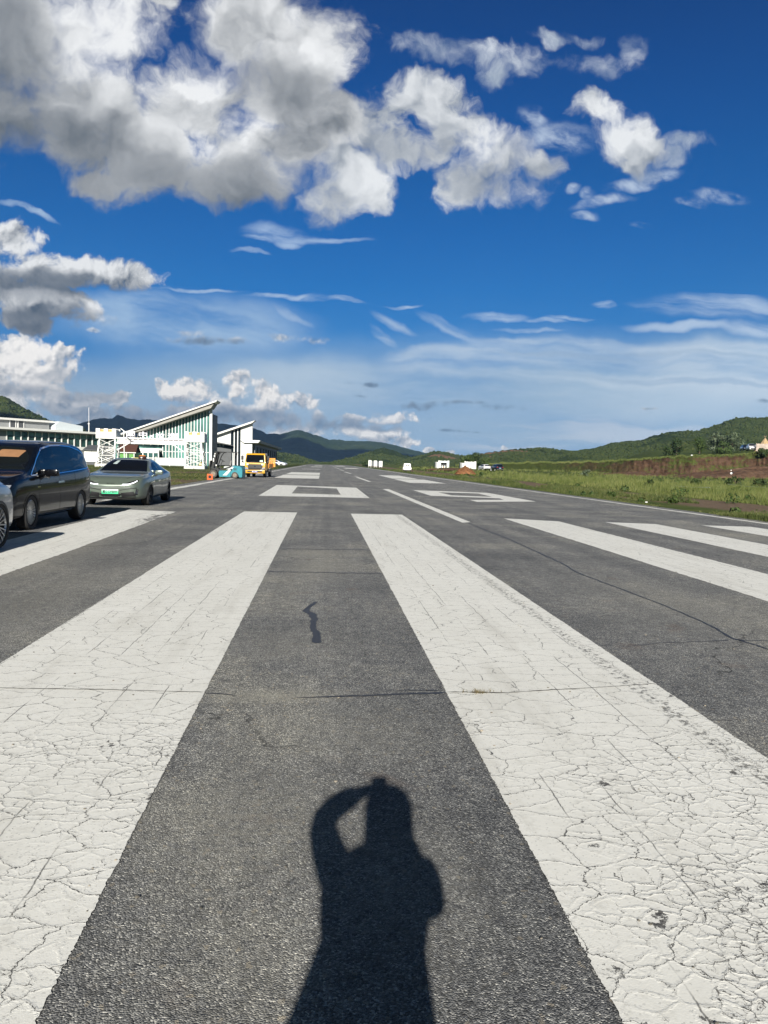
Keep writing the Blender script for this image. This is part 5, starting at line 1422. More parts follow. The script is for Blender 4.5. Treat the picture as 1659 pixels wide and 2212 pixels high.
# --- black people carrier
def black_mpv():
    root = empty('parked_people_carrier', (-6.71, 16.76, 0), math.radians(-1.6))
    tag(root, 'glossy black people carrier with chrome window trim parked at the runway edge', 'people carrier'); root.scale = (.985, .90, .985)
    M = pmat('black blue paint', (.004, .006, .011), rough=.16, spec=.22, coat=.45, vary=.04, vscale=2.0)
    c = dict(y0=-2.58, y1=2.58,
        zb=[(-2.58, .28), (-2.4, .22), (-1.55, .20), (1.55, .22), (2.4, .28), (2.58, .36)],
        belt=[(-2.58, .86), (-2.35, .98), (-1.9, 1.06), (-1.2, 1.10), (0, 1.135), (1.2, 1.18), (2.0, 1.215), (2.45, 1.22), (2.58, 1.18)],
        top=[(-2.58, .90), (-2.35, 1.03), (-1.9, 1.13), (-1.5, 1.20), (-1.15, 1.38), (-.7, 1.66), (-.3, 1.79), (.3, 1.85), (1.2, 1.86), (2.0, 1.81), (2.35, 1.70), (2.50, 1.50), (2.58, 1.25)],
        w=[(-2.58, .80), (-2.45, .89), (-2.1, .955), (-1.5, .975), (0, .975), (1.5, .98), (2.2, .955), (2.5, .90), (2.58, .85)],
        wr=[(-2.58, .62), (-2.2, .80), (-1.6, .86), (-1.15, .84), (-.6, .745), (0, .725), (1.2, .72), (2.1, .71), (2.45, .75), (2.58, .76)])
    b = link('body', car_shell(c), M, root, True)
    sk = finish_body(b, M, (-1.555, 1.555), .395, .975)
    sk.panel('windscreen', [(-.78, -1.42), (.78, -1.42), (.70, -.75), (.64, -.42), (-.64, -.42), (-.70, -.75)], 'top', M_GLASSB, root, .004)
    sk.panel('rear_window', [(-.62, 1.30), (.62, 1.30), (.56, 1.72), (-.56, 1.72)], 'rear', M_GLASSB, root, .005)
    for v in ('right', 'left'):
        sk.panel('pillar_trim', [(-1.32, 1.125), (-.88, 1.425), (-.45, 1.635), (.1, 1.71), (.7, 1.735), (1.4, 1.715), (2.0, 1.63), (2.15, 1.58), (2.33, 1.25), (1.12, 1.19), (0.1, 1.15)], v, M_GLASSB, root, .002)
        sk.panel('quarter_window', [(-1.30, 1.135), (-.86, 1.42), (-.80, 1.14)], v, M_GLASSB, root, .004)
        sk.panel('side_window', [(-.75, 1.145), (-.80, 1.45), (-.45, 1.615), (-.02, 1.69), (.08, 1.155)], v, M_GLASSB, root, .004)
        sk.panel('side_window', [(.16, 1.16), (.08, 1.70), (.70, 1.725), (.98, 1.715), (1.10, 1.20)], v, M_GLASSB, root, .004)
        sk.panel('side_window', [(1.20, 1.225), (1.10, 1.71), (1.75, 1.67), (2.12, 1.58), (2.30, 1.26)], v, M_GLASSB, root, .004)
        sk.line('chrome_trim', [(-1.44, 1.10), (-.92, 1.435), (-.45, 1.66), (.1, 1.735), (.7, 1.752), (1.4, 1.735), (2.0, 1.66), (2.22, 1.58)], v, .028, M_CHROME, root, .010)
        sk.line('chrome_trim', [(-1.44, 1.10), (-.8, 1.115), (.1, 1.128), (1.12, 1.17), (2.32, 1.235)], v, .022, M_CHROME, root, .010)
        for pts in ([(-1.12, .32), (-1.16, .8), (-1.0, 1.10)], [(.10, .30), (.12, 1.13)], [(1.06, .62), (1.12, .85), (1.13, 1.17)], [(-1.1, .335), (1.08, .335)]):
            sk.line('door_gap', pts, v, .009, M_SEAM, root)
        h = sk.panel('door_handle', [(-.06, .915), (.30, .925), (.30, .965), (-.06, .955)], v, M_CHROME, root, .030, .06, .03)
        sk.panel('sill_trim', [(-1.06, .235), (1.10, .25), (1.10, .285), (-1.06, .27)], v, M_CHROME, root, .012)
        sk.panel('fender_badge', [(-1.24, .85), (-1.06, .855), (-1.08, .875), (-1.24, .88)], v, M_CHROME, root, .008)
        sk.panel('tail_lamp', [(2.22, 1.13), (2.52, 1.13), (2.50, 1.22), (2.30, 1.22)], v, M_RED, root, .008)
        for y in (-1.555, 1.555):
            sk.line('arch_lip', [(y+.43*math.cos(k), .325+.43*math.sin(k)) for k in np.linspace(0, math.pi, 21)], v, .022, M, root, .004)
    for s in (-1, 1):
        l = sk.panel('headlight', [(s*.56, .865), (s*.62, .79), (s*.86, .80), (s*.885, .93), (s*.80, .925)], 'front', M_LENS, root, .008, .04)
        sk.line('light_strip', [(s*.55, .885), (s*.70, .90), (s*.86, .945)], 'front', .018, M_CHROME, l, .014, .03)
        sk.panel('bumper_blade', [(s*.735, .26), (s*.83, .26), (s*.80, .66), (s*.765, .66)], 'front', M_CHROME, root, .022, .05, .03)
        m_ = mirror_part(root, s, .98, -.80, 1.15, pmat('gloss black', (.004, .004, .005), rough=.15, spec=.25, vary=0), size=1.2)
    sk.panel('grille', [(-.60, .84), (-.66, .42), (.66, .42), (.60, .84)], 'front', M_TRIM, root, .010, .06)
    g = None
    for k in range(13): sk.line('grille_bar', [(-.56+k*.0935, .45), (-.52+k*.0868, .81)], 'front', .02, M_CHROME, root, .02, .08)
    sk.panel('lower_intake', [(-.62, .27), (.62, .27), (.66, .38), (-.66, .38)], 'front', M_TRIM, root, .008, .06)
    plate(root, sk.put((0, .50), 'front', .03).y, .47, .44, .14, '', pmat('blue plate', (.02, .05, .35), rough=.4), M_WHITE2)
    # folded orange sun visor seen through the windscreen
    sk.panel('sun_visor', [(.08, -1.00), (.50, -1.00), (.57, -.78), (.54, -.76), (.08, -.76), (.05, -.79), (.05, -.97)], 'top', pmat('tan visor', (.26, .135, .065), rough=.6), root, .006, .06, .003)
    sk.line('roof_rail', [(.62, -.25), (.655, .4), (.65, 1.9)], 'top', .03, M_TRIM, root, .02)
    sk.line('roof_rail', [(-.62, -.25), (-.655, .4), (-.65, 1.9)], 'top', .03, M_TRIM, root, .02)
    for y in (-1.555, 1.555):
        for s in (-1, 1): wheel(root, s*.855, y, .36, s, M_ALLOY, 10, .72, .235, 'pair')
    return root
black_mpv()

# --- silver crossover at the picture's left edge, seen from its right front flank
def silver_suv():
    root = empty('parked_crossover', (-5.985, 10.66, 0), math.radians(180.0))
    tag(root, 'silver grey crossover with black multi spoke wheels in front of the black people carrier', 'car')
    M = carpaint('silver grey paint', (.36, .37, .39), .6, .30)
    c = dict(y0=-2.3, y1=2.3,
        zb=[(-2.3, .34), (-2.1, .26), (-1.4, .24), (1.4, .25), (2.1, .32), (2.3, .42)],
        belt=[(-2.3, .80), (-2.1, .92), (-1.6, 1.02), (-1.0, 1.05), (0, 1.07), (1.2, 1.11), (2.0, 1.13), (2.3, 1.06)],
        top=[(-2.3, .84), (-2.1, .98), (-1.6, 1.10), (-1.15, 1.15), (-.8, 1.27), (-.35, 1.52), (.1, 1.63), (.6, 1.655), (1.3, 1.62), (1.9, 1.48), (2.2, 1.25), (2.3, 1.10)],
        w=[(-2.3, .76), (-2.15, .85), (-1.85, .91), (-1.4, .94), (0, .935), (1.4, .945), (2.0, .90), (2.3, .82)],
        wr=[(-2.3, .58), (-1.9, .76), (-1.2, .82), (-.8, .79), (-.2, .66), (.6, .64), (1.4, .63), (2.0, .67), (2.3, .70)])
    b = link('body', car_shell(c), M, root, True)
    sk = finish_body(b, M, (-1.4, 1.4), .40, .94)
    sk.panel('windscreen', [(-.74, -1.05), (.74, -1.05), (.60, -.16), (-.60, -.16)], 'top', M_GLASSB, root, .004)
    sk.panel('rear_window', [(-.55, 1.15), (.55, 1.15), (.52, 1.45), (-.52, 1.45)], 'rear', M_GLASSB, root, .005)
    for v in ('right', 'left'):
        sk.panel('side_window', [(-.80, 1.10), (-.20, 1.46), (.30, 1.53), (.32, 1.11)], v, M_GLASSB, root, .004)
        sk.panel('side_window', [(.38, 1.115), (.36, 1.535), (1.1, 1.51), (1.62, 1.36), (1.72, 1.17)], v, M_GLASSB, root, .004)
        for pts in ([(-.86, .36), (-.92, .8), (-.80, 1.06)], [(.33, .34), (.35, 1.08)], [(1.05, .62), (1.22, 1.10)]): sk.line('door_gap', pts, v, .009, M_SEAM, root)
        for y in (.06, .92): sk.panel('door_handle', [(y, .90), (y+.2, .905), (y+.2, .935), (y, .93)], v, M, root, .022)
        sk.panel('sill_trim', [(-1.0, .25), (1.0, .26), (1.0, .36), (-1.0, .34)], v, M_TRIM, root, .006)
        for y in (-1.4, 1.4): sk.line('arch_lip', [(y+.425*math.cos(k), .33+.425*math.sin(k)) for k in np.linspace(-.05, math.pi+.05, 21)], v, .035, M_TRIM, root, .005)
        sk.panel('side_marker', [(-2.02, .62), (-1.97, .62), (-1.97, .65), (-2.02, .65)], v, M_LENS, root, .006, .03)
    for s in (-1, 1):
        sk.panel('headlight', [(s*.40, .80), (s*.74, .86), (s*.80, .80), (s*.70, .74), (s*.45, .745)], 'front', M_LENS, root, .008, .04)
        mirror_part(root, s, .88, -.62, 1.12, M)
        sk.panel('tail_lamp', [(s*.35, .92), (s*.78, .93), (s*.76, 1.02), (s*.35, 1.0)], 'rear', M_RED, root, .008)
    sk.panel('grille', [(-.55, .62), (.55, .62), (.48, .42), (-.48, .42)], 'front', M_TRIM, root, .008)
    for y in (-1.4, 1.4):
        for s in (-1, 1): wheel(root, s*.825, y, .37, s, M_ALLOY, 9, .82, .235, 'pair', .16)
    return root
silver_suv()

# --- distant cars share one small shape
def small_car(name, loc, rz, paint, label, kind='hatch', group=None, cat='car'):
    root = empty(name, loc, rz); tag(root, label, cat, group)
    tall = kind == 'suv'
    k = 1.14 if tall else 1.0
    c = dict(y0=-2.2, y1=2.2,
        zb=[(-2.2, .30), (-1.4, .22), (1.4, .22), (2.2, .34)],
        belt=[(-2.2, .66*k), (-1.8, .82*k), (-1.0, .92*k), (0, .94*k), (1.2, .97*k), (2.2, .94*k)],
        top=[(-2.2, .70*k), (-1.8, .88*k), (-1.05, 1.0*k), (-.35, 1.32*k), (.2, 1.44*k), (1.1, 1.45*k), (1.75, (1.34 if tall else 1.22)*k), (2.08, 1.10*k), (2.2, .98*k)],
        w=[(-2.2, .74), (-1.9, .86), (-1.4, .91), (1.4, .92), (1.95, .89), (2.2, .80)],
        wr=[(-2.2, .58), (-1.2, .78), (-.8, .74), (0, .62), (1.2, .60), (1.9, .66), (2.2, .70)])
    M = carpaint(*paint)
    b = link('body', car_shell(c), M, root, True)
    sk = finish_body(b, M, (-1.35, 1.35), .37, .92)
    sk.panel('windscreen', [(-.70, -.98), (.70, -.98), (.58, -.12), (-.58, -.12)], 'top', M_GLASSB, root, .006)
    sk.panel('rear_window', [(-.62, .99*k), (.62, .99*k), (.56, 1.30*k), (-.56, 1.30*k)], 'rear', M_GLASSB, root, .006)
    for v in ('right', 'left'):
        sk.panel('side_window', [(-.75, .97*k), (-.1, 1.31*k), (.4, 1.36*k), (.42, .98*k)], v, M_GLASSB, root, .006)
        sk.panel('side_window', [(.48, .985*k), (.46, 1.36*k), (1.1, 1.35*k), (1.62, 1.18*k), (1.6, 1.0*k)], v, M_GLASSB, root, .006)
    for s in (-1, 1):
        sk.panel('headlight', [(s*.42, .62*k), (s*.74, .70*k), (s*.70, .56*k), (s*.45, .55*k)], 'front', M_LENS, root, .01, .06)
        sk.panel('tail_lamp', [(s*.46, .74*k), (s*.78, .76*k), (s*.76, .88*k), (s*.5, .86*k)], 'rear', M_RED, root, .01, .06)
        mirror_part(root, s, .86, -.55, 1.0*k, M)
    sk.panel('grille', [(-.5, .52*k), (.5, .52*k), (.42, .36), (-.42, .36)], 'front', M_TRIM, root, .01)
    sk.panel('rear_bumper', [(-.7, .36), (.7, .36), (.72, .52), (-.72, .52)], 'rear', M_TRIM if kind != 'suv' else M_ALLOY, root, .012)
    plate(root, sk.put((0, .66*k), 'rear', .012).y, .64*k, .44, .14, '', pmat('pale plate', (.35, .45, .60), rough=.4), M_BLACK, 1)
    for y in (-1.35, 1.35):
        for s in (-1, 1): wheel(root, s*.79, y, .33, s, M_ALLOY, 7, .7, .21, 'single')
    return root
WHITEP, DARKP = ('white car paint', (.80, .80, .80), 0.0, .3), ('dark car paint', (.012, .016, .028), .2, .15)
p = P3(1046, 1013.5, 176); small_car('parked_car', (p.x, p.y, float(gz(p.x, p.y))), math.radians(188), WHITEP, 'white hatchback seen from behind in the grass beside the dark off-roader', 'hatch')
bpy.context.view_layer.update()
p = P3(1073, 1015, 166); small_car('parked_car', (p.x, p.y, float(gz(p.x, p.y))), math.radians(186), DARKP, 'dark blue off-roader with a silver rear bumper in the grass right of the white hatchback', 'suv', None, 'off-roader')
p = P3(1623, 974, 165); small_car('parked_car', (p.x, p.y, max(p.z, terrace_z(p.x, p.y))), math.radians(-22), WHITEP, 'white off-roader facing the camera on the terrace above the earth bank', 'suv', None, 'off-roader')
p = P3(1610, 974, 171); small_car('parked_car', (p.x, p.y, max(p.z, terrace_z(p.x, p.y))), math.radians(-20), DARKP, 'dark car half hidden behind the white off-roader on the terrace', 'hatch')
p = P3(599, 1003, 172); small_car('parked_car', (p.x, p.y, .25), math.radians(70), WHITEP, 'white and black car low in the grass behind the yellow truck', 'hatch')
p = P3(578, 1004, 168); small_car('parked_car', (p.x, p.y, .15), math.radians(75), DARKP, 'dark car in the grass between the yellow truck and the white car', 'hatch')

# ------------------------------------------------------------------ working vehicles on the left
M_TRUCKY = pmat('truck yellow', (.64, .34, .012), rough=.35, coat=.5, vary=.06)
M_ORANGE = pmat('orange steel', (.72, .30, .03), rough=.5, vary=.12)
def road_wheel(name, parent, x, y, r, side, w=.2, hub=None):
    """plain steel wheel on an axle along x"""
    t = empty(name, (x, y, r)); t.parent = parent; h = w/2; s = side
    MB().lathe([(r*.6, -h), (r*.94, -h), (r, -h+.04), (r, h-.04), (r*.94, h), (r*.6, h), (r*.6, -h)], 28, 'x', cap=False).build('tyre', M_TYRE, t, True)
    MB().lathe([(r*.6, s*(h-.01)), (r*.52, s*(h-.05)), (r*.30, s*(h-.06)), (r*.26, s*(h-.01)), (r*.10, s*(h)), (.001, s*(h))], 24, 'x').build('rim', hub or pmat('grey steel rim', (.33, .32, .30), rough=.5, vary=.2), t)
    return t
def truck():
    root = empty('work_truck', (-5.98, 66.2, 0), math.radians(-4.2)); tag(root, 'yellow flatbed work truck facing the camera beside the teal forklift', 'truck')
    w = .90
    # cab: side outline swept across, then pinched towards the roof
    prof = [(.0, .72), (-.03, .95), (.0, 1.28), (.22, 2.02), (.34, 2.12), (1.45, 2.14), (1.55, 2.02), (1.58, .60), (.35, .60)]
    bm = MB(); bm.prism(prof, -w, w, 'x'); me_b = bm.bm
    for v in me_b.verts:
        if v.co.z > 1.3: v.co.x *= 1-.075*(v.co.z-1.3)/.8
        if v.co.y < .1 and abs(v.co.x) > .5: v.co.y += .05
    bmesh.ops.bevel(me_b, geom=me_b.edges[:], offset=.05, segments=3, affect='EDGES', profile=.5)
    bm.build('cab', M_TRUCKY, root, True)
    def fq(pts, y0, y1, d=.02):        # raked front panel, pts (x, z)
        m = MB()
        def Y(z): return np.interp(z, [.72, .95, 1.28, 2.02, 2.12], [.0, -.03, .0, .22, .34])
        A = [m.bm.verts.new((x, Y(z)-d+y0, z)) for x, z in pts]; B = [m.bm.verts.new((x, Y(z)+.06+y1, z)) for x, z in pts]
        n = len(pts); m.bm.faces.new(A); m.bm.faces.new(B[::-1])
        for i in range(n): m.bm.faces.new((A[i], B[i], B[(i+1) % n], A[(i+1) % n]))
        return m
    ws = fq([(-.76, 1.33), (.76, 1.33), (.82, 1.45), (.745, 1.99), (-.745, 1.99), (-.82, 1.45)], -.03, 0).build('windscreen', M_GLASSB, root)
    fq([(.40, 1.36), (.70, 1.36), (.68, 1.53), (.42, 1.51)], -.045, 0).build('windscreen_card', pmat('pale green card', (.40, .55, .47), rough=.5), ws)
    MB().bar((-.5, -.07, 1.35), (.05, -.01, 1.42), .02).bar((.6, -.07, 1.35), (.1, -.01, 1.42), .02).build('wiper', M_TRIM, ws)
    g = fq([(-.60, .80), (.62, .80), (.70, 1.16), (-.68, 1.16)], -.03, 0).build('grille', M_TRIM, root)
    for z in (.88, .96, 1.04, 1.11): MB().box(-.6, .6, -.075, -.06, z-.012, z+.012).build('grille_bar', M_DGREY, g)
    MB().prism([(-.09, 1.0), (0, 1.07), (.09, 1.0), (.05, .92), (-.05, .92)], -.09, -.076, 'y').build('emblem', M_CHROME, g)
    for s in (-1, 1):
        l = fq([(s*.55, .70), (s*.84, .72), (s*.88, .92), (s*.66, .86)], -.04, 0).build('headlight', M_LENS, root)
        fq([(s*.58, 1.08), (s*.72, 1.08), (s*.72, 1.2), (s*.58, 1.2)], -.04, 0).build('marker_lamp', M_WHITE2, root)
        fq([(s*.64, .50), (s*.80, .50), (s*.80, .57), (s*.64, .57)], -.13, -.1).build('fog_lamp', pmat('amber lens', (.8, .35, .12), rough=.2), root)
        MB().box(s*.86-.05, s*.86+.05, .66, 1.35, 1.32, 1.92).build('side_window', M_GLASSB, root)
        a = MB().tube([(s*.84, .30, 1.95), (s*1.12, .14, 2.0), (s*1.13, .12, 1.95), (s*1.12, .14, 1.30), (s*.9, .30, 1.22)], .018, 6).build('mirror_arm', M_TRIM, root)
        MB().box(s*1.14-.10, s*1.14+.10, .08, .16, 1.52, 1.88, .02).build('mirror', M_TRIM, a)
        MB().box(s*1.12-.08, s*1.12+.08, .08, .15, 1.30, 1.46, .02).build('mirror', M_TRIM, a)
    MB().box(-.62, .62, -.06, .0, .70, .78).build('intake_slot', M_TRIM, root)
    b = MB().box(-.88, .88, -.12, .25, .36, .66, .04).build('bumper', M_TRUCKY, root, True)
    MB().box(-.66, .66, -.128, -.10, .45, .58).build('bumper_recess', M_TRIM, b)
    plate(root, -.145, .51, .50, .15, '冀G·28956', pmat('blue plate', (.02, .06, .42), rough=.4), M_WHITE2)
    MB().box(-.70, .70, .05, 5.0, .42, .58).build('chassis', M_TRIM, root)
    # bed with drop sides and the orange lattice warning board at its tail
    MB().box(-.95, .95, 1.75, 5.1, .80, .90).build('bed', M_ORANGE, root)
    for s in (-1, 1): MB().box(s*.95-.03, s*.95+.03, 1.76, 5.09, .901, 1.22).build('drop_side', M_ORANGE, root)
    MB().box(-.92, .92, 1.76, 1.82, .901, 1.60).build('headboard', M_ORANGE, root)
    f = MB().box(.05, 1.15, 4.55, 4.62, 1.66, 1.74).box(.05, 1.15, 4.55, 4.62, .93, 1.0).box(.05, .13, 4.55, 4.62, 1.0, 1.66).box(1.07, 1.15, 4.55, 4.62, 1.0, 1.66).build('warning_board', M_ORANGE, root)
    sl = MB()
    for i in range(8): sl.box(.132, 1.068, 4.56, 4.61, 1.03+i*.08, 1.03+i*.08+.05)
    for i in range(5): sl.box(.2+i*.19, .25+i*.19, 4.562, 4.572, 1.001, 1.659)
    sl.build('slats', M_ORANGE, f)
    MB().box(.7, 1.02, 1.9, 2.7, .50, .78).build('tool_box', M_TRIM, root)
    for y in (.95, 3.9):
        for s in (-1, 1): road_wheel('wheel', root, s*.74, y, .36, s, .24)
    MB().box(-.86, -.62, .6, 1.35, .36, .60).build('mudguard', M_TRIM, root)
    MB().box(.62, .86, .6, 1.35, .36, .60).build('mudguard', M_TRIM, root)
truck()

def forklift():
    # built with its mast towards -x
    root = empty('forklift', (-7.72, 60.9, 0), math.radians(-9)); tag(root, 'teal forklift truck with raised black mast standing half on the grass verge', 'forklift')
    M_TEALP = pmat('teal machine paint', (.026, .22, .27), rough=.45, vary=.10); M_PALE = pmat('worn pale stripe', (.62, .66, .64), rough=.6, vary=.1)
    M_DK = pmat('machine black', (.022, .023, .024), rough=.55, vary=.2); M_MUD = pmat('muddy rim', (.22, .19, .15), rough=.8, vary=.3, vscale=10)
    k = .00416
    def q(x, z): return ((x-480)*k, (628-z)*k)
    b = MB(); b.prism([q(x, z) for x, z in ((600, 395), (640, 378), (760, 392), (800, 420), (812, 480), (806, 605), (745, 605), (735, 540), (690, 505), (640, 508), (595, 560), (585, 600), (580, 480))], -.52, .52, 'y')
    bmesh.ops.bevel(b.bm, geom=b.bm.edges[:], offset=.03, segments=2, affect='EDGES'); b.build('counterweight', M_TEALP, root)
    fr = MB().prism([q(x, z) for x, z in ((345, 520), (360, 480), (560, 478), (579, 470), (579, 600), (360, 600))], -.50, .50, 'y').build('chassis', M_TEALP, root)
    MB().prism([q(x, z) for x, z in ((425, 572), (600, 402), (640, 402), (632, 425), (505, 570))], -.530, -.5205, 'y').build('side_stripe', M_PALE, fr)
    MB().prism([q(595+20*math.cos(a), 458+20*math.sin(a)) for a in np.linspace(0, 2*math.pi, 16)[:-1]], -.540, -.5306, 'y').build('filler_cap', M_BLACK, fr)
    for z in (430, 445, 460): MB().prism([q(640, z), q(700, z), q(700, z+7), q(640, z+7)], -.532, -.5206, 'y').build('vent_slot', M_DK, fr)
    MB().prism([q(x, z) for x, z in ((440, 400), (540, 396), (585, 402), (560, 455), (440, 452))], -.38, .38, 'y').build('seat_base', M_PALE, root)
    MB().prism([q(x, z) for x, z in ((455, 372), (535, 368), (545, 396), (455, 398))], -.26, .26, 'y').build('seat', M_DK, root)
    MB().prism([q(x, z) for x, z in ((535, 372), (560, 283), (580, 285), (568, 385))], -.24, .24, 'y').build('backrest', pmat('grey seat', (.20, .20, .19), rough=.7), root)
    MB().prism([q(x, z) for x, z in ((175, 430), (300, 440), (345, 480), (345, 530), (300, 470), (220, 460))], -.50, .50, 'y').build('front_fender', M_DK, root)
    MB().prism([q(x, z) for x, z in ((345, 486), (600, 400), (600, 385), (345, 460))], -.50, -.42, 'y').build('step_rail', M_DK, root)
    for y in (-.46, .46):
        MB().tube([(q(345, 480)[0], y, q(345, 480)[1]), (q(265, 380)[0], y, q(265, 380)[1]), (q(330, 200)[0], y, q(330, 200)[1]), (q(375, 135)[0], y, q(375, 135)[1]), (q(430, 122)[0], y, q(430, 122)[1])], .045, 8).build('front_pillar', M_DK, root)
        MB().tube([(q(612, 135)[0], y, q(612, 135)[1]), (q(618, 380)[0], y, q(618, 380)[1])], .032, 8).build('rear_pillar', M_PALE if y < 0 else M_DK, root)
        MB().bar((q(360, 120)[0], y, q(360, 118)[1]), (q(665, 132)[0], y, q(665, 128)[1]), .06, .05).build('roof_rail', M_DK, root)
    for i in range(6):
        x = q(395+i*48, 118)[0]; MB().box(x-.02, x+.02, -.43, .43, q(0, 122)[1], q(0, 116)[1]).build('roof_bar', M_DK, root)
    MB().box(q(640, 0)[0], q(662, 0)[0], -.2, .2, q(0, 180)[1], q(0, 134)[1]).build('rear_lamp', M_DK, root)
    mast = None
    for y in (-.36, .36):
        m_ = MB().bar((q(205, 540)[0], y, q(205, 540)[1]), (q(292, 112)[0], y, q(292, 112)[1]), .16, .10).build('mast_rail', M_DK, root)
        MB().bar((q(175, 540)[0], y*.82, q(175, 540)[1]), (q(262, 118)[0], y*.82, q(262, 118)[1]), .11, .08).build('mast_rail', M_DK, root)
        MB().bar((q(285, 430)[0], y, q(285, 440)[1]), (q(240, 340)[0], y, q(240, 340)[1]), .06).build('tilt_cylinder', M_CHROME, root)
    for z in (125, 300, 420): MB().bar((q(290-(z-115)*.2, z)[0], -.4, q(0, z)[1]), (q(290-(z-115)*.2, z)[0], .4, q(0, z)[1]), .10).build('mast_crossbar', M_DK, root)
    for (x, z0, z1) in ((238, 245, 310), (258, 180, 222), (268, 150, 168), (292, 365, 395)): MB().box(q(x-10, 0)[0], q(x+10, 0)[0], -.47, -.44, q(0, z1)[1], q(0, z0)[1]).build('warning_label', M_WHITE2, root)
    MB().prism([q(x, z) for x, z in ((150, 415), (165, 290), (180, 290), (170, 415))], -.45, .45, 'y').build('carriage', M_DK, root)
    for y in (-.25, .25): MB().prism([q(x, z) for x, z in ((150, 470), (158, 300), (168, 300), (164, 478), (-40, 492), (-40, 486))], y-.06, y+.06, 'y').build('fork', M_DK, root)
    sw = MB().lathe([(.17, -.015), (.19, 0), (.17, .015), (.17, -.015)], 20, 'z', cap=False).build('steering_wheel', M_DK, root); sw.location = (q(385, 285)[0], 0, q(0, 285)[1]); sw.rotation_euler = (0, math.radians(35), 0)
    MB().bar((q(340, 400)[0], 0, q(0, 400)[1]), (q(385, 287)[0], 0, q(0, 287)[1]), .05).build('steering_column', M_DK, root)
    def wy(x, r, zc, wd):
        for s in (-1, 1):
            t = empty('wheel', (x, s*.44, zc)); t.parent = root; h = wd/2
            MB().lathe([(r*.58, -h), (r*.93, -h), (r, -h+.04), (r, h-.04), (r*.93, h), (r*.58, h), (r*.58, -h)], 28, 'y', cap=False).build('tyre', pmat('dusty tyre', (.075, .068, .06), rough=.9, vary=.3, vscale=12), t, True)
            MB().lathe([(r*.58, s*(h-.01)), (r*.5, s*(h-.06)), (r*.25, s*(h-.07)), (r*.2, s*(h-.02)), (.001, s*(h-.02))], 24, 'y').build('rim', M_MUD, t)
    wy(q(240, 0)[0], .33, .335, .24); wy(q(664, 0)[0], .27, .275, .20)
forklift()

# traffic cones
M_CONE = pmat('cone orange', (.80, .12, .03), rough=.5, vary=.1)
def cone(loc, label, h=.68, tipped=False, group=None):
    root = empty('traffic_cone', loc); tag(root, label, 'traffic cone', group)
    if tipped:
        b = MB().box(-.21, .21, 0, .035, -.21, .21, .01)
        b.build('base', M_CONE, root, False, (0, 0, .21))
        MB().lathe([(.12, -.0012), (.001, -.0013)], 24, 'y').build('opening', M_BLACK, root, False, (0, 0, .21))
        MB().lathe([(.135, .036), (.035, h), (.001, h)], 24, 'y').build('cone_body', M_CONE, root, False, (0, 0, .21))
        root.rotation_euler = (0, 0, math.radians(-12))
    else:
        MB().box(-.19, .19, -.19, .19, 0, .04, .01).build('base', M_CONE, root)
        b = MB().lathe([(.135, .041), (.028, h), (.001, h)], 24).build('cone_body', M_CONE, root, True)
        for f0, f1 in ((.32, .50), (.66, .82)):
            r = lambda f: .135+(.028-.135)*f+.003
            MB().lathe([(r(f0), .041+(h-.041)*f0), (r(f1), .041+(h-.041)*f1)], 24).build('reflective_band', M_WHITE2, b)
cone((-8.12, 54.3, .02), 'orange traffic cone tipped on its side with its square base to the camera', .6, True)
cone((-7.78, 109.5, .0), 'upright orange and white traffic cone at the grass edge behind the yellow truck', .72)

# ------------------------------------------------------------------ right side of the field
def pickup():
    root = empty('pickup_truck', (16.1, 141.5, -.05), math.radians(-6)); tag(root, 'white mini truck seen from behind parked on the dirt track right of the runway', 'truck')
    M = pmat('white truck paint', (.80, .79, .74), rough=.35, vary=.05)
    # rear faces -y
    b = MB(); b.prism([(1.7, .55), (1.62, 1.0), (1.68, 1.60), (1.78, 1.68), (2.55, 1.68), (2.95, 1.15), (3.15, .95), (3.15, .40), (1.7, .40)], -.70, .70, 'x')
    for v in b.bm.verts:
        if v.co.z > 1.1: v.co.x *= .90
    bmesh.ops.bevel(b.bm, geom=b.bm.edges[:], offset=.06, segments=2, affect='EDGES'); b.build('cab', M, root, True)
    for s in (-1, 1):
        MB().box(s*.19-.13, s*.19+.13, 1.585, 1.70, 1.22, 1.40).build('rear_window', M_GLASSB, root)
        MB().box(s*.66-.03, s*.66+.03, 1.95, 2.6, 1.08, 1.52).build('side_window', M_GLASSB, root)
        MB().box(s*.79-.02, s*.79+.02, .02, 1.65, .62, .90).build('bed_side', M, root)
        MB().box(s*.70-.06, s*.70+.06, -.03, .0, .46, .58).build('tail_lamp', M_RED, root)
        MB().box(s*.88-.08, s*.88+.08, 2.45, 2.5, 1.0, 1.22, .015).build('wing_mirror', M_TRIM, root)
    MB().box(-.81, .81, 0, 1.66, .55, .615).build('bed', M, root)
    MB().box(-.80, .80, -.03, .018, .44, .90, .01).build('tailgate', M, root)
    MB().box(-.45, .35, -.036, -.031, .66, .74).build('faded_lettering', pmat('faded brown stain', (.45, .30, .22), rough=.7, vary=.3, vscale=9), root)
    MB().box(-.6, .6, .1, 3.0, .28, .40).build('chassis', M_TRIM, root)
    for y in (.55, 2.55):
        for s in (-1, 1): road_wheel('wheel', root, s*.66, y, .27, s, .17)
pickup()
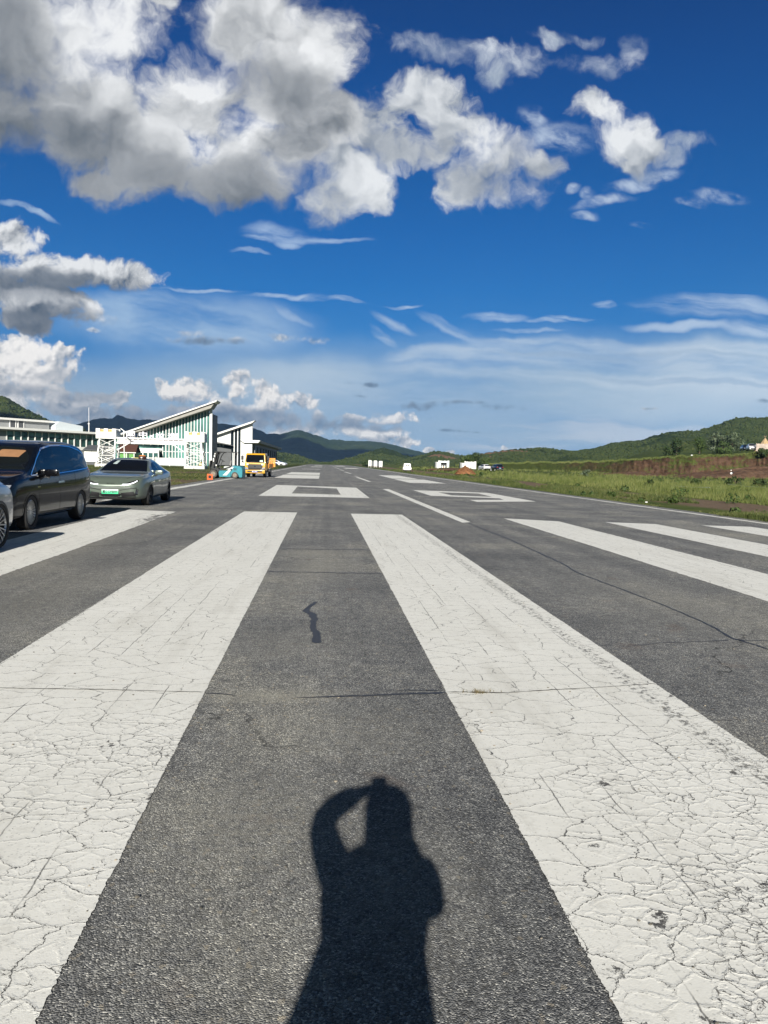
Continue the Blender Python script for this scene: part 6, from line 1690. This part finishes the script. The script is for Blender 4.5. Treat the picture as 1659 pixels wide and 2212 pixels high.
# three blank white boards with dark mesh between them
m250 = .1688/1.8228*250/1600
bz = .45
def bx(px): return P3((1420+px*.1688)/1.8228, 1007, 250).x
bl = ('leftmost', 'middle', 'rightmost')
for i, (a, b_) in enumerate(((180, 250), (312, 385), (443, 520))):
    x0, x1 = bx(a), bx(b_); yy = 250+i*1.2
    t_ = empty('white_board', ((x0+x1)/2, yy, bz-.1*i)); tag(t_, '%s of the three tall blank white boards standing in the grass' % bl[i], 'board', 'blank white boards in the grass')
    w = (x1-x0)/2
    MB().box(-w, w, 0, .25, .12, 2.05, .01).build('board', M_WHITE2, t_)
    for s in (-.7, .7): MB().box(s*w-.05, s*w+.05, .05, .2, -.5, .119).build('leg', M_WHITE2, t_)
for i, (a, b_) in enumerate(((252, 310), (387, 441))):
    x0, x1 = bx(a), bx(b_)
    t_ = empty('mesh_panel', ((x0+x1)/2, 250.6+i*1.2, bz-.1*i)); tag(t_, 'dark grey mesh panel between the %s white boards' % ('left and middle', 'middle and right')[i], 'panel', 'dark mesh panels between the white boards')
    w = (x1-x0)/2
    MB().box(-w, w, 0, .06, .1, 1.75).build('sheet', pmat('dark mesh', (.07, .08, .09), rough=.7, vary=.3, vscale=3), t_)
    fm = MB()
    for x in np.linspace(-w, w, 4): fm.box(x-.03, x+.03, -.04, -.001, .0, 1.85)
    fm.build('frame', M_PANEL, t_)
# two white display booths
def booth(px0, px1, top, bot, label, open_, Y):
    sc = .2049/1.8228
    A, B = P3((1680+px0*.2049)/1.8228, (1780+bot*.2049)/1.8228, Y), P3((1680+px1*.2049)/1.8228, (1780+bot*.2049)/1.8228, Y)
    h = (bot-top)*sc*Y/1600; w = B.x-A.x; z = max(A.z, float(gz(A.x, Y)))
    root = empty('display_booth', (A.x, Y, z), math.radians(-10)); tag(root, label, 'booth')
    d = 2.2
    MB().box(-.1, w+.1, -.1, d+.1, h-.12, h, .02).build('roof', M_WHITE2, root)
    MB().box(0, w, d-.1, d, 0, h-.121).build('back_panel', M_WHITE2, root)
    MB().box(-.02, .06, .2, d-.2, 0, h-.121).build('side_panel', M_PANEL, root)
    MB().box(w-.06, w+.02, .2, d-.2, 0, h-.121).build('side_panel', M_WHITE2, root)
    for x in (.0, w):
        for y in (0, d):
            MB().box(x-.13, x+.13, y-.13, y+.13, -.3, h+.14, .02).build('corner_post', M_WHITE2, root)
    if open_:
        MB().box(.14, .14+w*.16, -.02, .1, 0, h-.122).build('front_panel', M_WHITE2, root); MB().box(w-.14-w*.14, w-.14, -.02, .1, 0, h-.122).build('front_panel', M_WHITE2, root)
        MB().box(.14+w*.16+.002, w-.14-w*.14-.002, -.02, .1, h-.5, h-.122).build('front_panel', M_WHITE2, root)
        MB().box(.3, w-.3, .9, .95, .0, h-.2).build('black_inner_sheet', M_BLACK, root)  # black sheet set inside, makes the interior dark
        for x in (.36, .60): MB().box(w*x-.18, w*x+.18, .3, .6, 0, .62, .02).build('counter', M_WHITE2, root)
        MB().box(w*.48-.1, w*.48+.1, .3, .5, 0, .35).build('stool', M_TAN, root)
    else:
        MB().box(.2, w-.2, -.02, .06, 0, h-.122).build('front_panel', M_WHITE2, root)
        for x in (.19, w*.5): MB().box(x-.02, x+.02, -.05, -.021, 0, h-.13).build('panel_joint', M_PANEL, root)
    for x in (w*.2, w*.6, w*.9): MB().box(x-.07, x+.07, .2, .34, h+.001, h+.14).build('roof_peg', M_WHITE2, root)
booth(232, 418, 168, 300, 'open fronted white display booth with a dark interior in the meadow', True, 214)
booth(735, 935, 185, 322, 'closed white display booth with corner posts behind the orange clay heap', False, 208)
for (a, b_, top, bot, Y, lab) in ((170, 222, 180, 292, 222, 'narrow white and grey annex box behind the open booth'), (648, 725, 200, 304, 218, 'narrow white annex box with a grey side behind the closed booth')):
    A, B = P3((1680+a*.2049)/1.8228, 1010, Y), P3((1680+b_*.2049)/1.8228, 1010, Y); h = (bot-top)*.2049/1.8228*Y/1600
    t_ = empty('annex_box', (A.x, Y, float(gz(A.x, Y)))); tag(t_, lab, 'booth'); w = B.x-A.x
    MB().box(w*.52, w, 0, 2, 0, h).build('white_panel', M_WHITE2, t_)
    MB().box(0, w*.52-.002, .1, 2, 0, h*.96).build('grey_panel', M_PANEL, t_)
    MB().box(-.05, w+.05, -.05, 2.05, h+.001, h+.1).build('roof', M_WHITE2, t_)

# tent and board fence on the terrace
def tent():
    Y = 163
    k = .1953/1.8228*Y/1600
    c = P3((2700+1588*.1953)/1.8228, 972, Y+3); z = terrace_z(c.x, c.y)
    zt = P3((2700+1590*.1953)/1.8228, (1680+232*.1953)/1.8228, Y+3).z
    root = empty('teepee_tent', (c.x, c.y, z)); tag(root, 'tan canvas teepee tent with crossing poles behind a board fence', 'tent')
    h = zt-z
    M_CAN = pmat('tan canvas', (.42, .30, .16), rough=.9, vary=.12, vscale=2)
    n = 8; R = h*.78
    b = MB(); base = [b.bm.verts.new((R*math.cos(a), R*math.sin(a), 0)) for a in np.linspace(0, 2*math.pi, n+1)[:-1]]
    tp = [b.bm.verts.new((.10*math.cos(a), .10*math.sin(a), h)) for a in np.linspace(0, 2*math.pi, n+1)[:-1]]
    for i in range(n): b.bm.faces.new((base[i], base[(i+1) % n], tp[(i+1) % n], tp[i]))
    b.bm.faces.new(tp); b.build('canvas', M_CAN, root)
    for a in (.5, 2.2, 3.9, 5.4):
        MB().tube([(R*1.0*math.cos(a), R*1.0*math.sin(a), 0), (-.32*math.cos(a), -.32*math.sin(a), h+.55)], .035, 6).build('pole', pmat('bare pole', (.30, .22, .14), rough=.8), root)
    # board fence in front
    A = P3((2700+1422*.1953)/1.8228, 974, Y-1); 
    fr = empty('board_fence', (A.x, A.y, max(A.z, terrace_z(A.x, A.y))-.1), math.radians(-8)); tag(fr, 'weathered whitish board fence beside the white off-roader on the terrace', 'fence')
    hh = P3(1640, (1680+345*.1953)/1.8228, Y-1).z-fr.location.z
    M_BOARD = pmat('weathered boards', (.46, .38, .32), rough=.85, vary=.3, vscale=1.4)
    bb = MB()
    for i in range(22): bb.box(i*.34, i*.34+.32, 0, .05, 0, hh+.05*math.sin(i*2.3))
    bb.build('boards', M_BOARD, fr)
    for i in range(4): MB().box(i*2.3-.06, i*2.3+.06, .052, .17, -.3, hh+.12).build('post', M_BOARD, fr)
tent()

# shrubs and trees that stand out
M_SH1 = mat_leaf('dark shrub leaves', (.016, .030, .009), (.030, .052, .015), (.056, .080, .026))
M_SH2 = mat_leaf('grey willow leaves', (.060, .085, .045), (.10, .13, .075), (.16, .19, .12))
M_SH3 = mat_leaf('mid shrub leaves', (.025, .045, .012), (.045, .075, .018), (.080, .110, .032))
M_BARK = pmat('bark', (.09, .065, .045), rough=.9, vary=.3, vscale=8)
def shrub(name, loc, w, h, mat, label, cat, ls, n=900, group=None, trunk=.2, seed=1):
    global rng
    rng = np.random.default_rng(seed)
    root = empty(name, loc); tag(root, label, cat, group)
    parts = []; g = np.random.default_rng(seed+100); k = 16
    for i in range(k):
        a = g.uniform(0, 2*np.pi); q = g.uniform(0, .72)**.7; zz = g.uniform(.16, .92)
        wz = w*.5*(1-.55*abs(zz-.42)/.58)
        parts.append(leafball((q*wz*np.cos(a), q*wz*np.sin(a), zz*h*.92), g.uniform(.16, .30)*min(w, h*1.1), n//k, ls))
    v, f = join(parts); link('crown', np_mesh(v, f), mat, root)
    b = MB(); b.tube([(0, 0, -.3), (.03*w, 0, h*.3), (0, .03*w, h*.62)], [h*.045, h*.03, h*.012], 7)
    for i in range(5):
        a = i*1.26+seed; b.tube([(0, 0, h*(.15+.08*i)), (w*.16*math.cos(a), w*.16*math.sin(a), h*(.34+.08*i)), (w*.30*math.cos(a), w*.30*math.sin(a), h*(.46+.07*i))], [h*.02, h*.013, h*.006], 6)
    b.build('trunk', M_BARK, root)
    return root
def on_terrace(px, dist_add):
    j = int(np.argmin(np.abs(pxs-px))); e = BV[-1][j]; r = math.hypot(e[0], e[1]); x, y = e[0]*(r+dist_add)/r, e[1]*(r+dist_add)/r
    return (x, y, terrace_z(x, y)-.1)
l = on_terrace(1461, 60); shrub('tree', l, 7.5, 5.2, M_SH1, 'dark round tree at the back of the green terrace', 'tree', .34, 1500, seed=3)
l = on_terrace(1580, 70); shrub('tree', l, 11, 6.4, M_SH2, 'largest pale grey green willow clump below the wooded hill', 'tree', .34, 1800, 'pale willows on the terrace', seed=4)
l = on_terrace(1549, 75); shrub('tree', l, 9, 6.8, M_SH2, 'pale grey green willow left of the largest clump', 'tree', .34, 1500, 'pale willows on the terrace', seed=5)
l = on_terrace(1510, 70); shrub('tree', l, 6.5, 5.0, M_SH3, 'mid green bushy tree between the dark tree and the pale willows', 'tree', .32, 1200, seed=6)
l = on_terrace(1562, 60); shrub('tree', l, 6.0, 3.6, M_SH3, 'low mid green bush in front of the pale willows', 'bush', .30, 1000, seed=16)
l = on_terrace(1652, 0.6); shrub('bush', (l[0], l[1], l[2]-1.2), 5.2, 2.2, M_SH1, 'dark dense bush on the edge of the earth bank before the board fence', 'bush', .26, 1700, seed=7)
for i, (px, Y, w, h, m, lab) in enumerate(((1008, 240, 6.5, 5.0, M_SH3, 'mid green tree behind the parked white hatchback'), (1027, 250, 5.5, 6.0, M_SH1, 'dark tree between the white hatchback and the dark off-roader'),
                                           (1045, 262, 7.0, 4.2, M_SH3, 'mid green bush at the foot of the terrace behind the dark off-roader'), (790, 300, 4.2, 3.0, M_SH1, 'dark bush left of the three white boards'))):
    q = P3(px, 1008, Y); shrub('tree' if h > 4.5 else 'bush', (q.x, q.y, float(gz(q.x, q.y))), w, h, m, lab, 'tree' if h > 4.5 else 'bush', .36, 1100, seed=20+i)
for i, (px, py, w, h, m, lab) in enumerate(((1500, 1054, 1.5, .9, M_SH1, 'dark shrub under the left pale pipe'), (1587, 1051, 2.4, 1.2, M_SH1, 'widest dark shrub at the start of the right pale pipe'), (1640, 1057, 2.2, 1.1, M_SH1, 'dark shrub at the right edge of the meadow'),
                                            (1266, 1033, 1.7, 1.35, M_SH2, 'single pale grey green shrub standing in the meadow grass'), (1404, 1056, 1.1, .8, M_SH1, 'small dark shrub in the middle of the tall meadow grass'),
                                            (1320, 1074, .55, .32, M_SH3, 'green weed clump on the verge close to the runway edge line'), (1455, 1086, .7, .38, M_SH3, 'larger green weed clump on the verge right of the litter scrap'))):
    q = gnd(px, py, .0); shrub('shrub', (q[0], q[1], float(gz(q[0], q[1]))), w, h, m, lab, 'shrub', .07+.0006*q[1], 700, seed=40+i)
# pale pipes lying over the weeds
for i, (a, b_, lab) in enumerate((((1454, 1049.7), (1533, 1053), 'pale pipe lying across the weeds in the meadow, the left one'), ((1571, 1046), (1655, 1053.5), 'pale pipe lying across the weeds at the meadow edge, the right one'))):
    A, B = gnd(*a, .32), gnd(*b_, .36)
    o = MB().tube([Vector(A), (Vector(A)+Vector(B))/2+Vector((0, 0, -.05)), Vector(B)], .032, 8).build('pipe', pmat('pale plastic pipe', (.34, .37, .34), rough=.5), None, True)
    tag(o, lab, 'pipe', 'pale pipes in the meadow')
# white marker stones and litter
for i, (px, py, Y, lab) in enumerate(((1243, 1009, 196, 'small white marker on the lower green terrace'), (1392, 993.5, 170, 'small white marker on the rim of the bank'), (1494, 985, 160, 'small white marker above the bare earth face'))):
    q = P3(px, py, Y); o = MB().box(-.2, .2, -.15, .15, -.3, .28, .06).build('marker', M_WHITE2); o.location = q; tag(o, lab, 'marker')
q = gnd(1396, 1086); o = MB().prism([(-.06, -.03), (.0, -.05), (.06, -.02), (.04, .04), (-.03, .04)], .012, .05, 'z').build('litter', M_WHITE2); o.location = (q[0], q[1], 0); tag(o, 'scrap of white litter lying on the runway edge line', 'litter')

# loose chips of stone on the tarmac
g = np.random.default_rng(5); V_, F_ = [], []; k_ = 0
bm = bmesh.new(); bmesh.ops.create_icosphere(bm, subdivisions=1, radius=1.0); iv = np.array([v.co[:] for v in bm.verts]); if_ = np.array([[v.index for v in f.verts] for f in bm.faces]); bm.free()
for i in range(260):
    y = 1.6+8*g.uniform(0, 1)**1.6; x = g.uniform(-2.4, 2.6)*(1+.1*y)
    r = g.uniform(.0025, .0065)*(1.5 if g.uniform() < .08 else 1)
    V_.append(iv*(1+g.uniform(-.3, .3, (len(iv), 1)))*np.array([1.2, 1, .7])*r + np.array([x, y, .0045+r*.3])); F_.append(if_+k_); k_ += len(iv)
tag(link('gravel', np_mesh(np.concatenate(V_), np.concatenate(F_)), mat_leaf('stone chips', (.10, .095, .08), (.22, .20, .17), (.42, .36, .28), .8)), kind='stuff')
rng = np.random.default_rng(3)
base = np.stack([rng.normal(1.06, .045, 26), rng.normal(4.735, .012, 26), np.full(26, .004)], -1)
v, f = blades(base, np.full(26, .030), np.full(26, .002), np.full(26, 1.1), 3)
tag(link('crack_grass', np_mesh(v, f), mat_leaf('dry crack grass', (.10, .09, .03), (.16, .12, .05), (.22, .17, .08))), kind='stuff')

# ------------------------------------------------------------------ people
def skin_fig(name, nodes, edges, root_i, mat, parent=None, levels=2):
    """one continuous skin grown over a jointed skeleton; nodes are (x, y, z, r)"""
    me = bpy.data.meshes.new('mesh'); me.from_pydata([n[:3] for n in nodes], edges, []); 
    o = link(name, me, None, parent)
    o.modifiers.new('skin', 'SKIN')
    for i, n in enumerate(nodes):
        sv = me.skin_vertices[0].data[i]; r = n[3]; sv.radius = r if isinstance(r, tuple) else (r, r); sv.use_root = (i == root_i)
    md = o.modifiers.new('sub', 'SUBSURF'); md.levels = levels; md.render_levels = levels
    bpy.context.view_layer.update()
    applied(o); o.data.materials.append(mat)
    o.data.polygons.foreach_set('use_smooth', [True]*len(o.data.polygons))
    return o
M_SKIN = pmat('skin', (.52, .33, .24), rough=.55, vary=.05)
M_HAIR = pmat('black hair', (.012, .010, .009), rough=.5, vary=.2)
M_DRESS = pmat('dark dress', (.03, .035, .05), rough=.85, vary=.15)
def hand(N, E, i0, palm, out, thumb, r=.0085, n=4, L=.075, curl=None):
    """four fingers and a thumb rooted in the palm vertex i0"""
    P = Vector(N[i0][:3]); palm = Vector(palm).normalized(); out = Vector(out).normalized(); side = palm.cross(out).normalized()*(1 if thumb > 0 else -1)
    for k in range(4):
        ln = L*(.86, 1.0, .95, .74)[k]
        b = P + out*.012 + side*(.026-.0175*k)
        prev = i0
        for j, (a, cu) in enumerate(((.012, 0), (ln*.5, .008), (ln*.82, .028), (ln*.95, .05))):
            q = b + out*(a+.02) + palm*cu
            N.append((q.x, q.y, q.z, r*(1-.12*j))); E.append((prev, len(N)-1)); prev = len(N)-1
    prev = i0
    for j, (a, s, c) in enumerate(((.0, .035, .01), (.022, .050, .022), (.045, .050, .036))):
        q = P + out*a + side*s + palm*c
        N.append((q.x, q.y, q.z, r*1.1*(1-.12*j))); E.append((prev, len(N)-1)); prev = len(N)-1
def photographer():
    root = empty('person', (0, -.22, 0)); tag(root, 'photographer in a dark flared dress raising a phone, shown by the long shadow', 'person')
    # local frame: the person faces +y; x to the right
    N = [(0, 0, .86, (.15, .11)), (0, .0, .98, (.13, .10)), (0, 0, 1.10, (.125, .095)), (0, .0, 1.22, (.14, .10)), (0, -.01, 1.30, (.10, .075)), (0, .0, 1.37, .052), (.0, .015, 1.42, .058),
         (-.125, -.005, 1.285, .06), (-.175, .02, 1.285, .056), (-.212, .08, 1.335, .047), (-.238, .13, 1.385, .044), (-.185, .17, 1.445, .040), (-.105, .185, 1.490, .036), (-.055, .183, 1.520, .032),
         (.125, -.005, 1.285, .058), (.158, .0, 1.255, .053), (.166, .02, 1.20, .047), (.160, .05, 1.16, .044), (.145, .11, 1.22, .036), (.075, .165, 1.40, .028), (.055, .180, 1.46, .030),
         (-.085, 0, .82, (.10, .10)), (-.09, .01, .47, .062), (-.09, -.01, .10, .042), (-.09, .02, .05, .04), (-.09, .14, .035, .032),
         (.085, 0, .82, (.10, .10)), (.09, .01, .47, .062), (.09, -.01, .10, .042), (.09, .02, .05, .04), (.09, .14, .035, .032)]
    E = [(0, 1), (1, 2), (2, 3), (3, 4), (4, 5), (5, 6), (4, 7), (7, 8), (8, 9), (9, 10), (10, 11), (11, 12), (12, 13), (4, 14), (14, 15), (15, 16), (16, 17), (17, 18), (18, 19), (19, 20),
         (0, 21), (21, 22), (22, 23), (23, 24), (24, 25), (0, 26), (26, 27), (27, 28), (28, 29), (29, 30)]
    hand(N, E, 13, (0, -.2, -1), (1, .1, .15), 1)
    hand(N, E, 20, (-.3, .1, 0), (-.25, .05, 1), 1, L=.06)
    body = skin_fig('body', N, E, 0, M_SKIN, root)
    # head with a face, on the neck
    bm = bmesh.new(); bmesh.ops.create_uvsphere(bm, u_segments=36, v_segments=28, radius=1.0)
    for v in bm.verts:
        x, y, z = v.co
        fx = .074*(1-.16*max(0, -z)**1.5); fy = .093; fz = .112
        X, Yv, Z = x*fx, y*fy, z*fz
        if y > 0: Yv -= .012*max(0, -z-.55)
        g = lambda cx, cz, sx, sz: math.exp(-((x-cx)/sx)**2-((z-cz)/sz)**2) if y > .1 else 0
        Yv += .026*g(0, -.14, .13, .17) + .012*g(0, -.30, .17, .09)              # nose
        Yv -= .011*(g(.38, .06, .20, .12)+g(-.38, .06, .20, .12))                # eye sockets
        Yv += .008*g(0, -.47, .30, .06) + .007*g(0, -.56, .26, .05) - .006*g(0, -.515, .30, .02)   # lips
        Yv += .008*g(0, -.80, .3, .14)                                          # chin
        v.co = (X, Yv, Z)
    me = bpy.data.meshes.new('mesh'); bm.to_mesh(me); bm.free()
    h = link('head', me, M_SKIN, root, True); h.location = (0.028, .03, 1.462); h.rotation_euler = (math.radians(-4), 0, 0)
    for s in (-1, 1):
        MB().lathe([(.001, -.006), (.009, -.004), (.011, 0), (.009, .004), (.001, .006)], 12, 'y').build('eye', M_WHITE2, h, True, (s*.030, .082, .006))
        e = MB().lathe([(.0, -.006), (.016, -.005), (.022, .0), (.016, .006), (.001, .007)], 14, 'x').build('ear', M_SKIN, h, True, (s*.074, .0, -.01)); e.scale = (1, .8, 1.35)
    # long hair falling to the shoulders
    b = MB().lathe([(.040, -.235), (.082, -.22), (.098, -.13), (.103, -.02), (.106, .04), (.092, .09), (.058, .122), (.001, .136)], 28)
    for v in b.bm.verts:
        v.co.y *= 1.12
        if v.co.y > .0 and v.co.z < .075: v.co.y = min(v.co.y, .022)
        v.co.y -= .012
    b.build('hair', M_HAIR, h, True)
    # sleeved top and flared dress
    b = MB(); b.lathe([(.165, .93), (.158, 1.0), (.152, 1.08), (.172, 1.16), (.182, 1.23), (.180, 1.29), (.135, 1.335), (.075, 1.37)], 32)
    for v in b.bm.verts:
        v.co.y *= .70; v.co.x = v.co.x*1.07-.022*(1 if v.co.z < 1.25 else 0)
    b.build('bodice', M_DRESS, root, True)
    b = MB(); b.lathe([(.168, 1.085), (.182, 1.0), (.198, .92), (.25, .70), (.30, .50), (.33, .38), (.325, .38), (.29, .5), (.16, 1.05)], 48)
    for i, v in enumerate(b.bm.verts):
        a = math.atan2(v.co.y, v.co.x); f = max(0, (1.08-v.co.z))
        k = 1+.06*f*math.sin(a*9); v.co.x = v.co.x*k*1.02; v.co.y *= k*.86
        v.co.x -= .030+.03*min(1, f*6)
    b.build('skirt', M_DRESS, root, True)
    for pts, rr in (([(-.13, 0, 1.27), (-.175, .02, 1.29), (-.212, .08, 1.335), (-.234, .122, 1.375), (-.232, .145, 1.405), (-.200, .165, 1.438), (-.15, .178, 1.468), (-.105, .185, 1.492)], [.078, .070, .062, .057, .056, .054, .050, .043]),
                    ([(.135, 0, 1.275), (.158, .008, 1.235), (.166, .03, 1.185), (.160, .055, 1.155), (.145, .11, 1.22), (.10, .15, 1.33)], [.072, .066, .058, .052, .046, .040])):
        MB().tube(pts, rr, 14).build('sleeve', M_DRESS, root, True)
    for s in (-1, 1):
        sh = MB().box(-.045, .045, -.09, .17, 0, .075, .03).build('shoe', M_BLACK, root, True, (s*.09, .0, .0))
photographer()
# the phone held up behind the lens
t_ = empty('phone', (0.0, -.030, 1.492)); t_.rotation_euler = (math.radians(-3.7), math.radians(-1.4), 0); tag(t_, 'phone held upright in the photographer\'s raised hands', 'phone')
MB().box(-.037, .037, -.004, .004, -.078, .078, .003).build('case', M_BLACK, t_)
MB().box(-.034, .034, -.0052, -.0041, -.074, .074).build('screen', M_GLASSB, t_)
for dx, dz in ((-.018, .058), (-.018, .032)): MB().lathe([(.009, .0041), (.009, .0058), (.001, .0058)], 16, 'y').build('lens', M_GLASSB, t_, False, (dx, 0, dz))

# someone crouching in front of the bank, far right
def croucher():
    q = P3(1584, 1027, 132); z = max(float(gz(q.x, q.y)), q.z-.05)
    mound('soil_mound', q.x-.6, q.y+.3, z-.35, 4.2, 2.4, .55, M_SOIL, 91, 30, 1.5, 'structure')
    root = empty('person', (q.x, q.y, z+.22), math.radians(75)); tag(root, 'person in black with a white hat crouching before the earth bank', 'person')
    N = [(0, 0, .28, (.15, .13)), (0, .12, .42, (.14, .12)), (0, .26, .53, (.15, .11)), (0, .33, .57, .07), (0, .38, .60, .05), (-.15, .27, .54, .06), (-.19, .40, .38, .05), (-.14, .54, .28, .04), (-.12, .60, .26, .03),
         (.15, .27, .54, .06), (.19, .40, .38, .05), (.14, .54, .28, .04), (.12, .60, .26, .03), (-.11, .02, .26, .09), (-.13, .38, .38, .075), (-.12, .22, .07, .05), (-.12, .34, .04, .04),
         (.11, .02, .26, .09), (.13, .38, .38, .075), (.12, .22, .07, .05), (.12, .34, .04, .04)]
    E = [(0, 1), (1, 2), (2, 3), (3, 4), (2, 5), (5, 6), (6, 7), (7, 8), (2, 9), (9, 10), (10, 11), (11, 12), (0, 13), (13, 14), (14, 15), (15, 16), (0, 17), (17, 18), (18, 19), (19, 20)]
    skin_fig('body', N, E, 0, pmat('black clothing', (.012, .013, .018), rough=.8), root)
    h = MB().lathe([(.03, -.12), (.075, -.08), (.095, 0), (.085, .07), (.045, .115), (.001, .125)], 18).build('head', M_SKIN, root, True, (0, .43, .70))
    MB().lathe([(.13, .0), (.10, .02), (.095, .09), (.05, .13), (.001, .135)], 18).build('sun_hat', M_WHITE2, h, True, (0, 0, .02))
    w = MB().lathe([(.10, -.20), (.19, -.12), (.22, .0), (.19, .13), (.10, .20), (.001, .21)], 18).build('bundle', M_WHITE2, None, True, (q.x-.48, q.y-.05, z+.42))
    tag(w, 'white bundle lying behind the crouching person on the soil hump', 'bag')
croucher()

# ------------------------------------------------------------------ air
def haze():
    me = MB().box(-4600, 4600, -260, 5300, -30, 330).mesh()
    m = bpy.data.materials.new('haze'); m.use_nodes = True; t = NT(m.node_tree); t.n.clear()
    v = t.new('ShaderNodeVolumePrincipled', {'Color': (.36, .63, 1.0, 1), 'Density': HAZE, 'Anisotropy': 0.0})
    t.new('ShaderNodeOutputMaterial', {'Volume': v}, out=None)
    tag(link('haze', me, m), kind='stuff')
# an unseen cloud added overhead, shaped to lay its shadow on the far range
def shade_cloud():
    g = np.random.default_rng(12)
    bm = bmesh.new(); bmesh.ops.create_icosphere(bm, subdivisions=3, radius=1.0)
    iv = np.array([v.co[:] for v in bm.verts]); fi = np.array([[v.index for v in f.verts] for f in bm.faces]); bm.free()
    V, F, k = [], [], 0
    dx, dy = -math.sin(SUN_AZ)*1300/math.tan(SUN_EL), -math.cos(SUN_AZ)*1300/math.tan(SUN_EL)
    for i in range(150):
        # where on the ground its shade should fall
        x, y = g.uniform(-2300, 750), g.uniform(1750, 3900)
        if x > -420: y = g.uniform(2050, 2650)
        r = g.uniform(160, 330)
        n = fbm(iv[:, 0]*1.7+i, iv[:, 1]*1.7+iv[:, 2]*1.3, 4, i)-.5
        V.append(iv*(1+.55*n)[:, None]*np.array([r, r, r*.42]) + np.array([x+dx, y+dy, 1400+g.uniform(-30, 120)])); F.append(fi+k); k += len(iv)
    for i in range(2):         # more lumps added to shade the left hill
        x, y = g.uniform(-560, -250), g.uniform(560, 880); r = g.uniform(60, 120)
        n = fbm(iv[:, 0]*1.7+i, iv[:, 1]*1.7+iv[:, 2]*1.3, 4, i+200)-.5
        V.append(iv*(1+.55*n)[:, None]*np.array([r, r, r*.42]) + np.array([x+dx, y+dy, 1380+g.uniform(-30, 80)])); F.append(fi+k); k += len(iv)
    m = pmat('cloud vapour', (.85, .86, .88), rough=1.0, spec=0.0, vary=0)
    tag(link('added_cloud', np_mesh(np.concatenate(V), np.concatenate(F), True), m), kind='structure')
shade_cloud()
HAZE = 0.000085
haze()
SC.cycles.max_bounces = 6
SC.cycles.diffuse_bounces = 2
SC.cycles.glossy_bounces = 3
SC.cycles.volume_bounces = 0
SC.cycles.transmission_bounces = 3
SC.cycles.caustics_reflective = False
SC.cycles.caustics_refractive = False
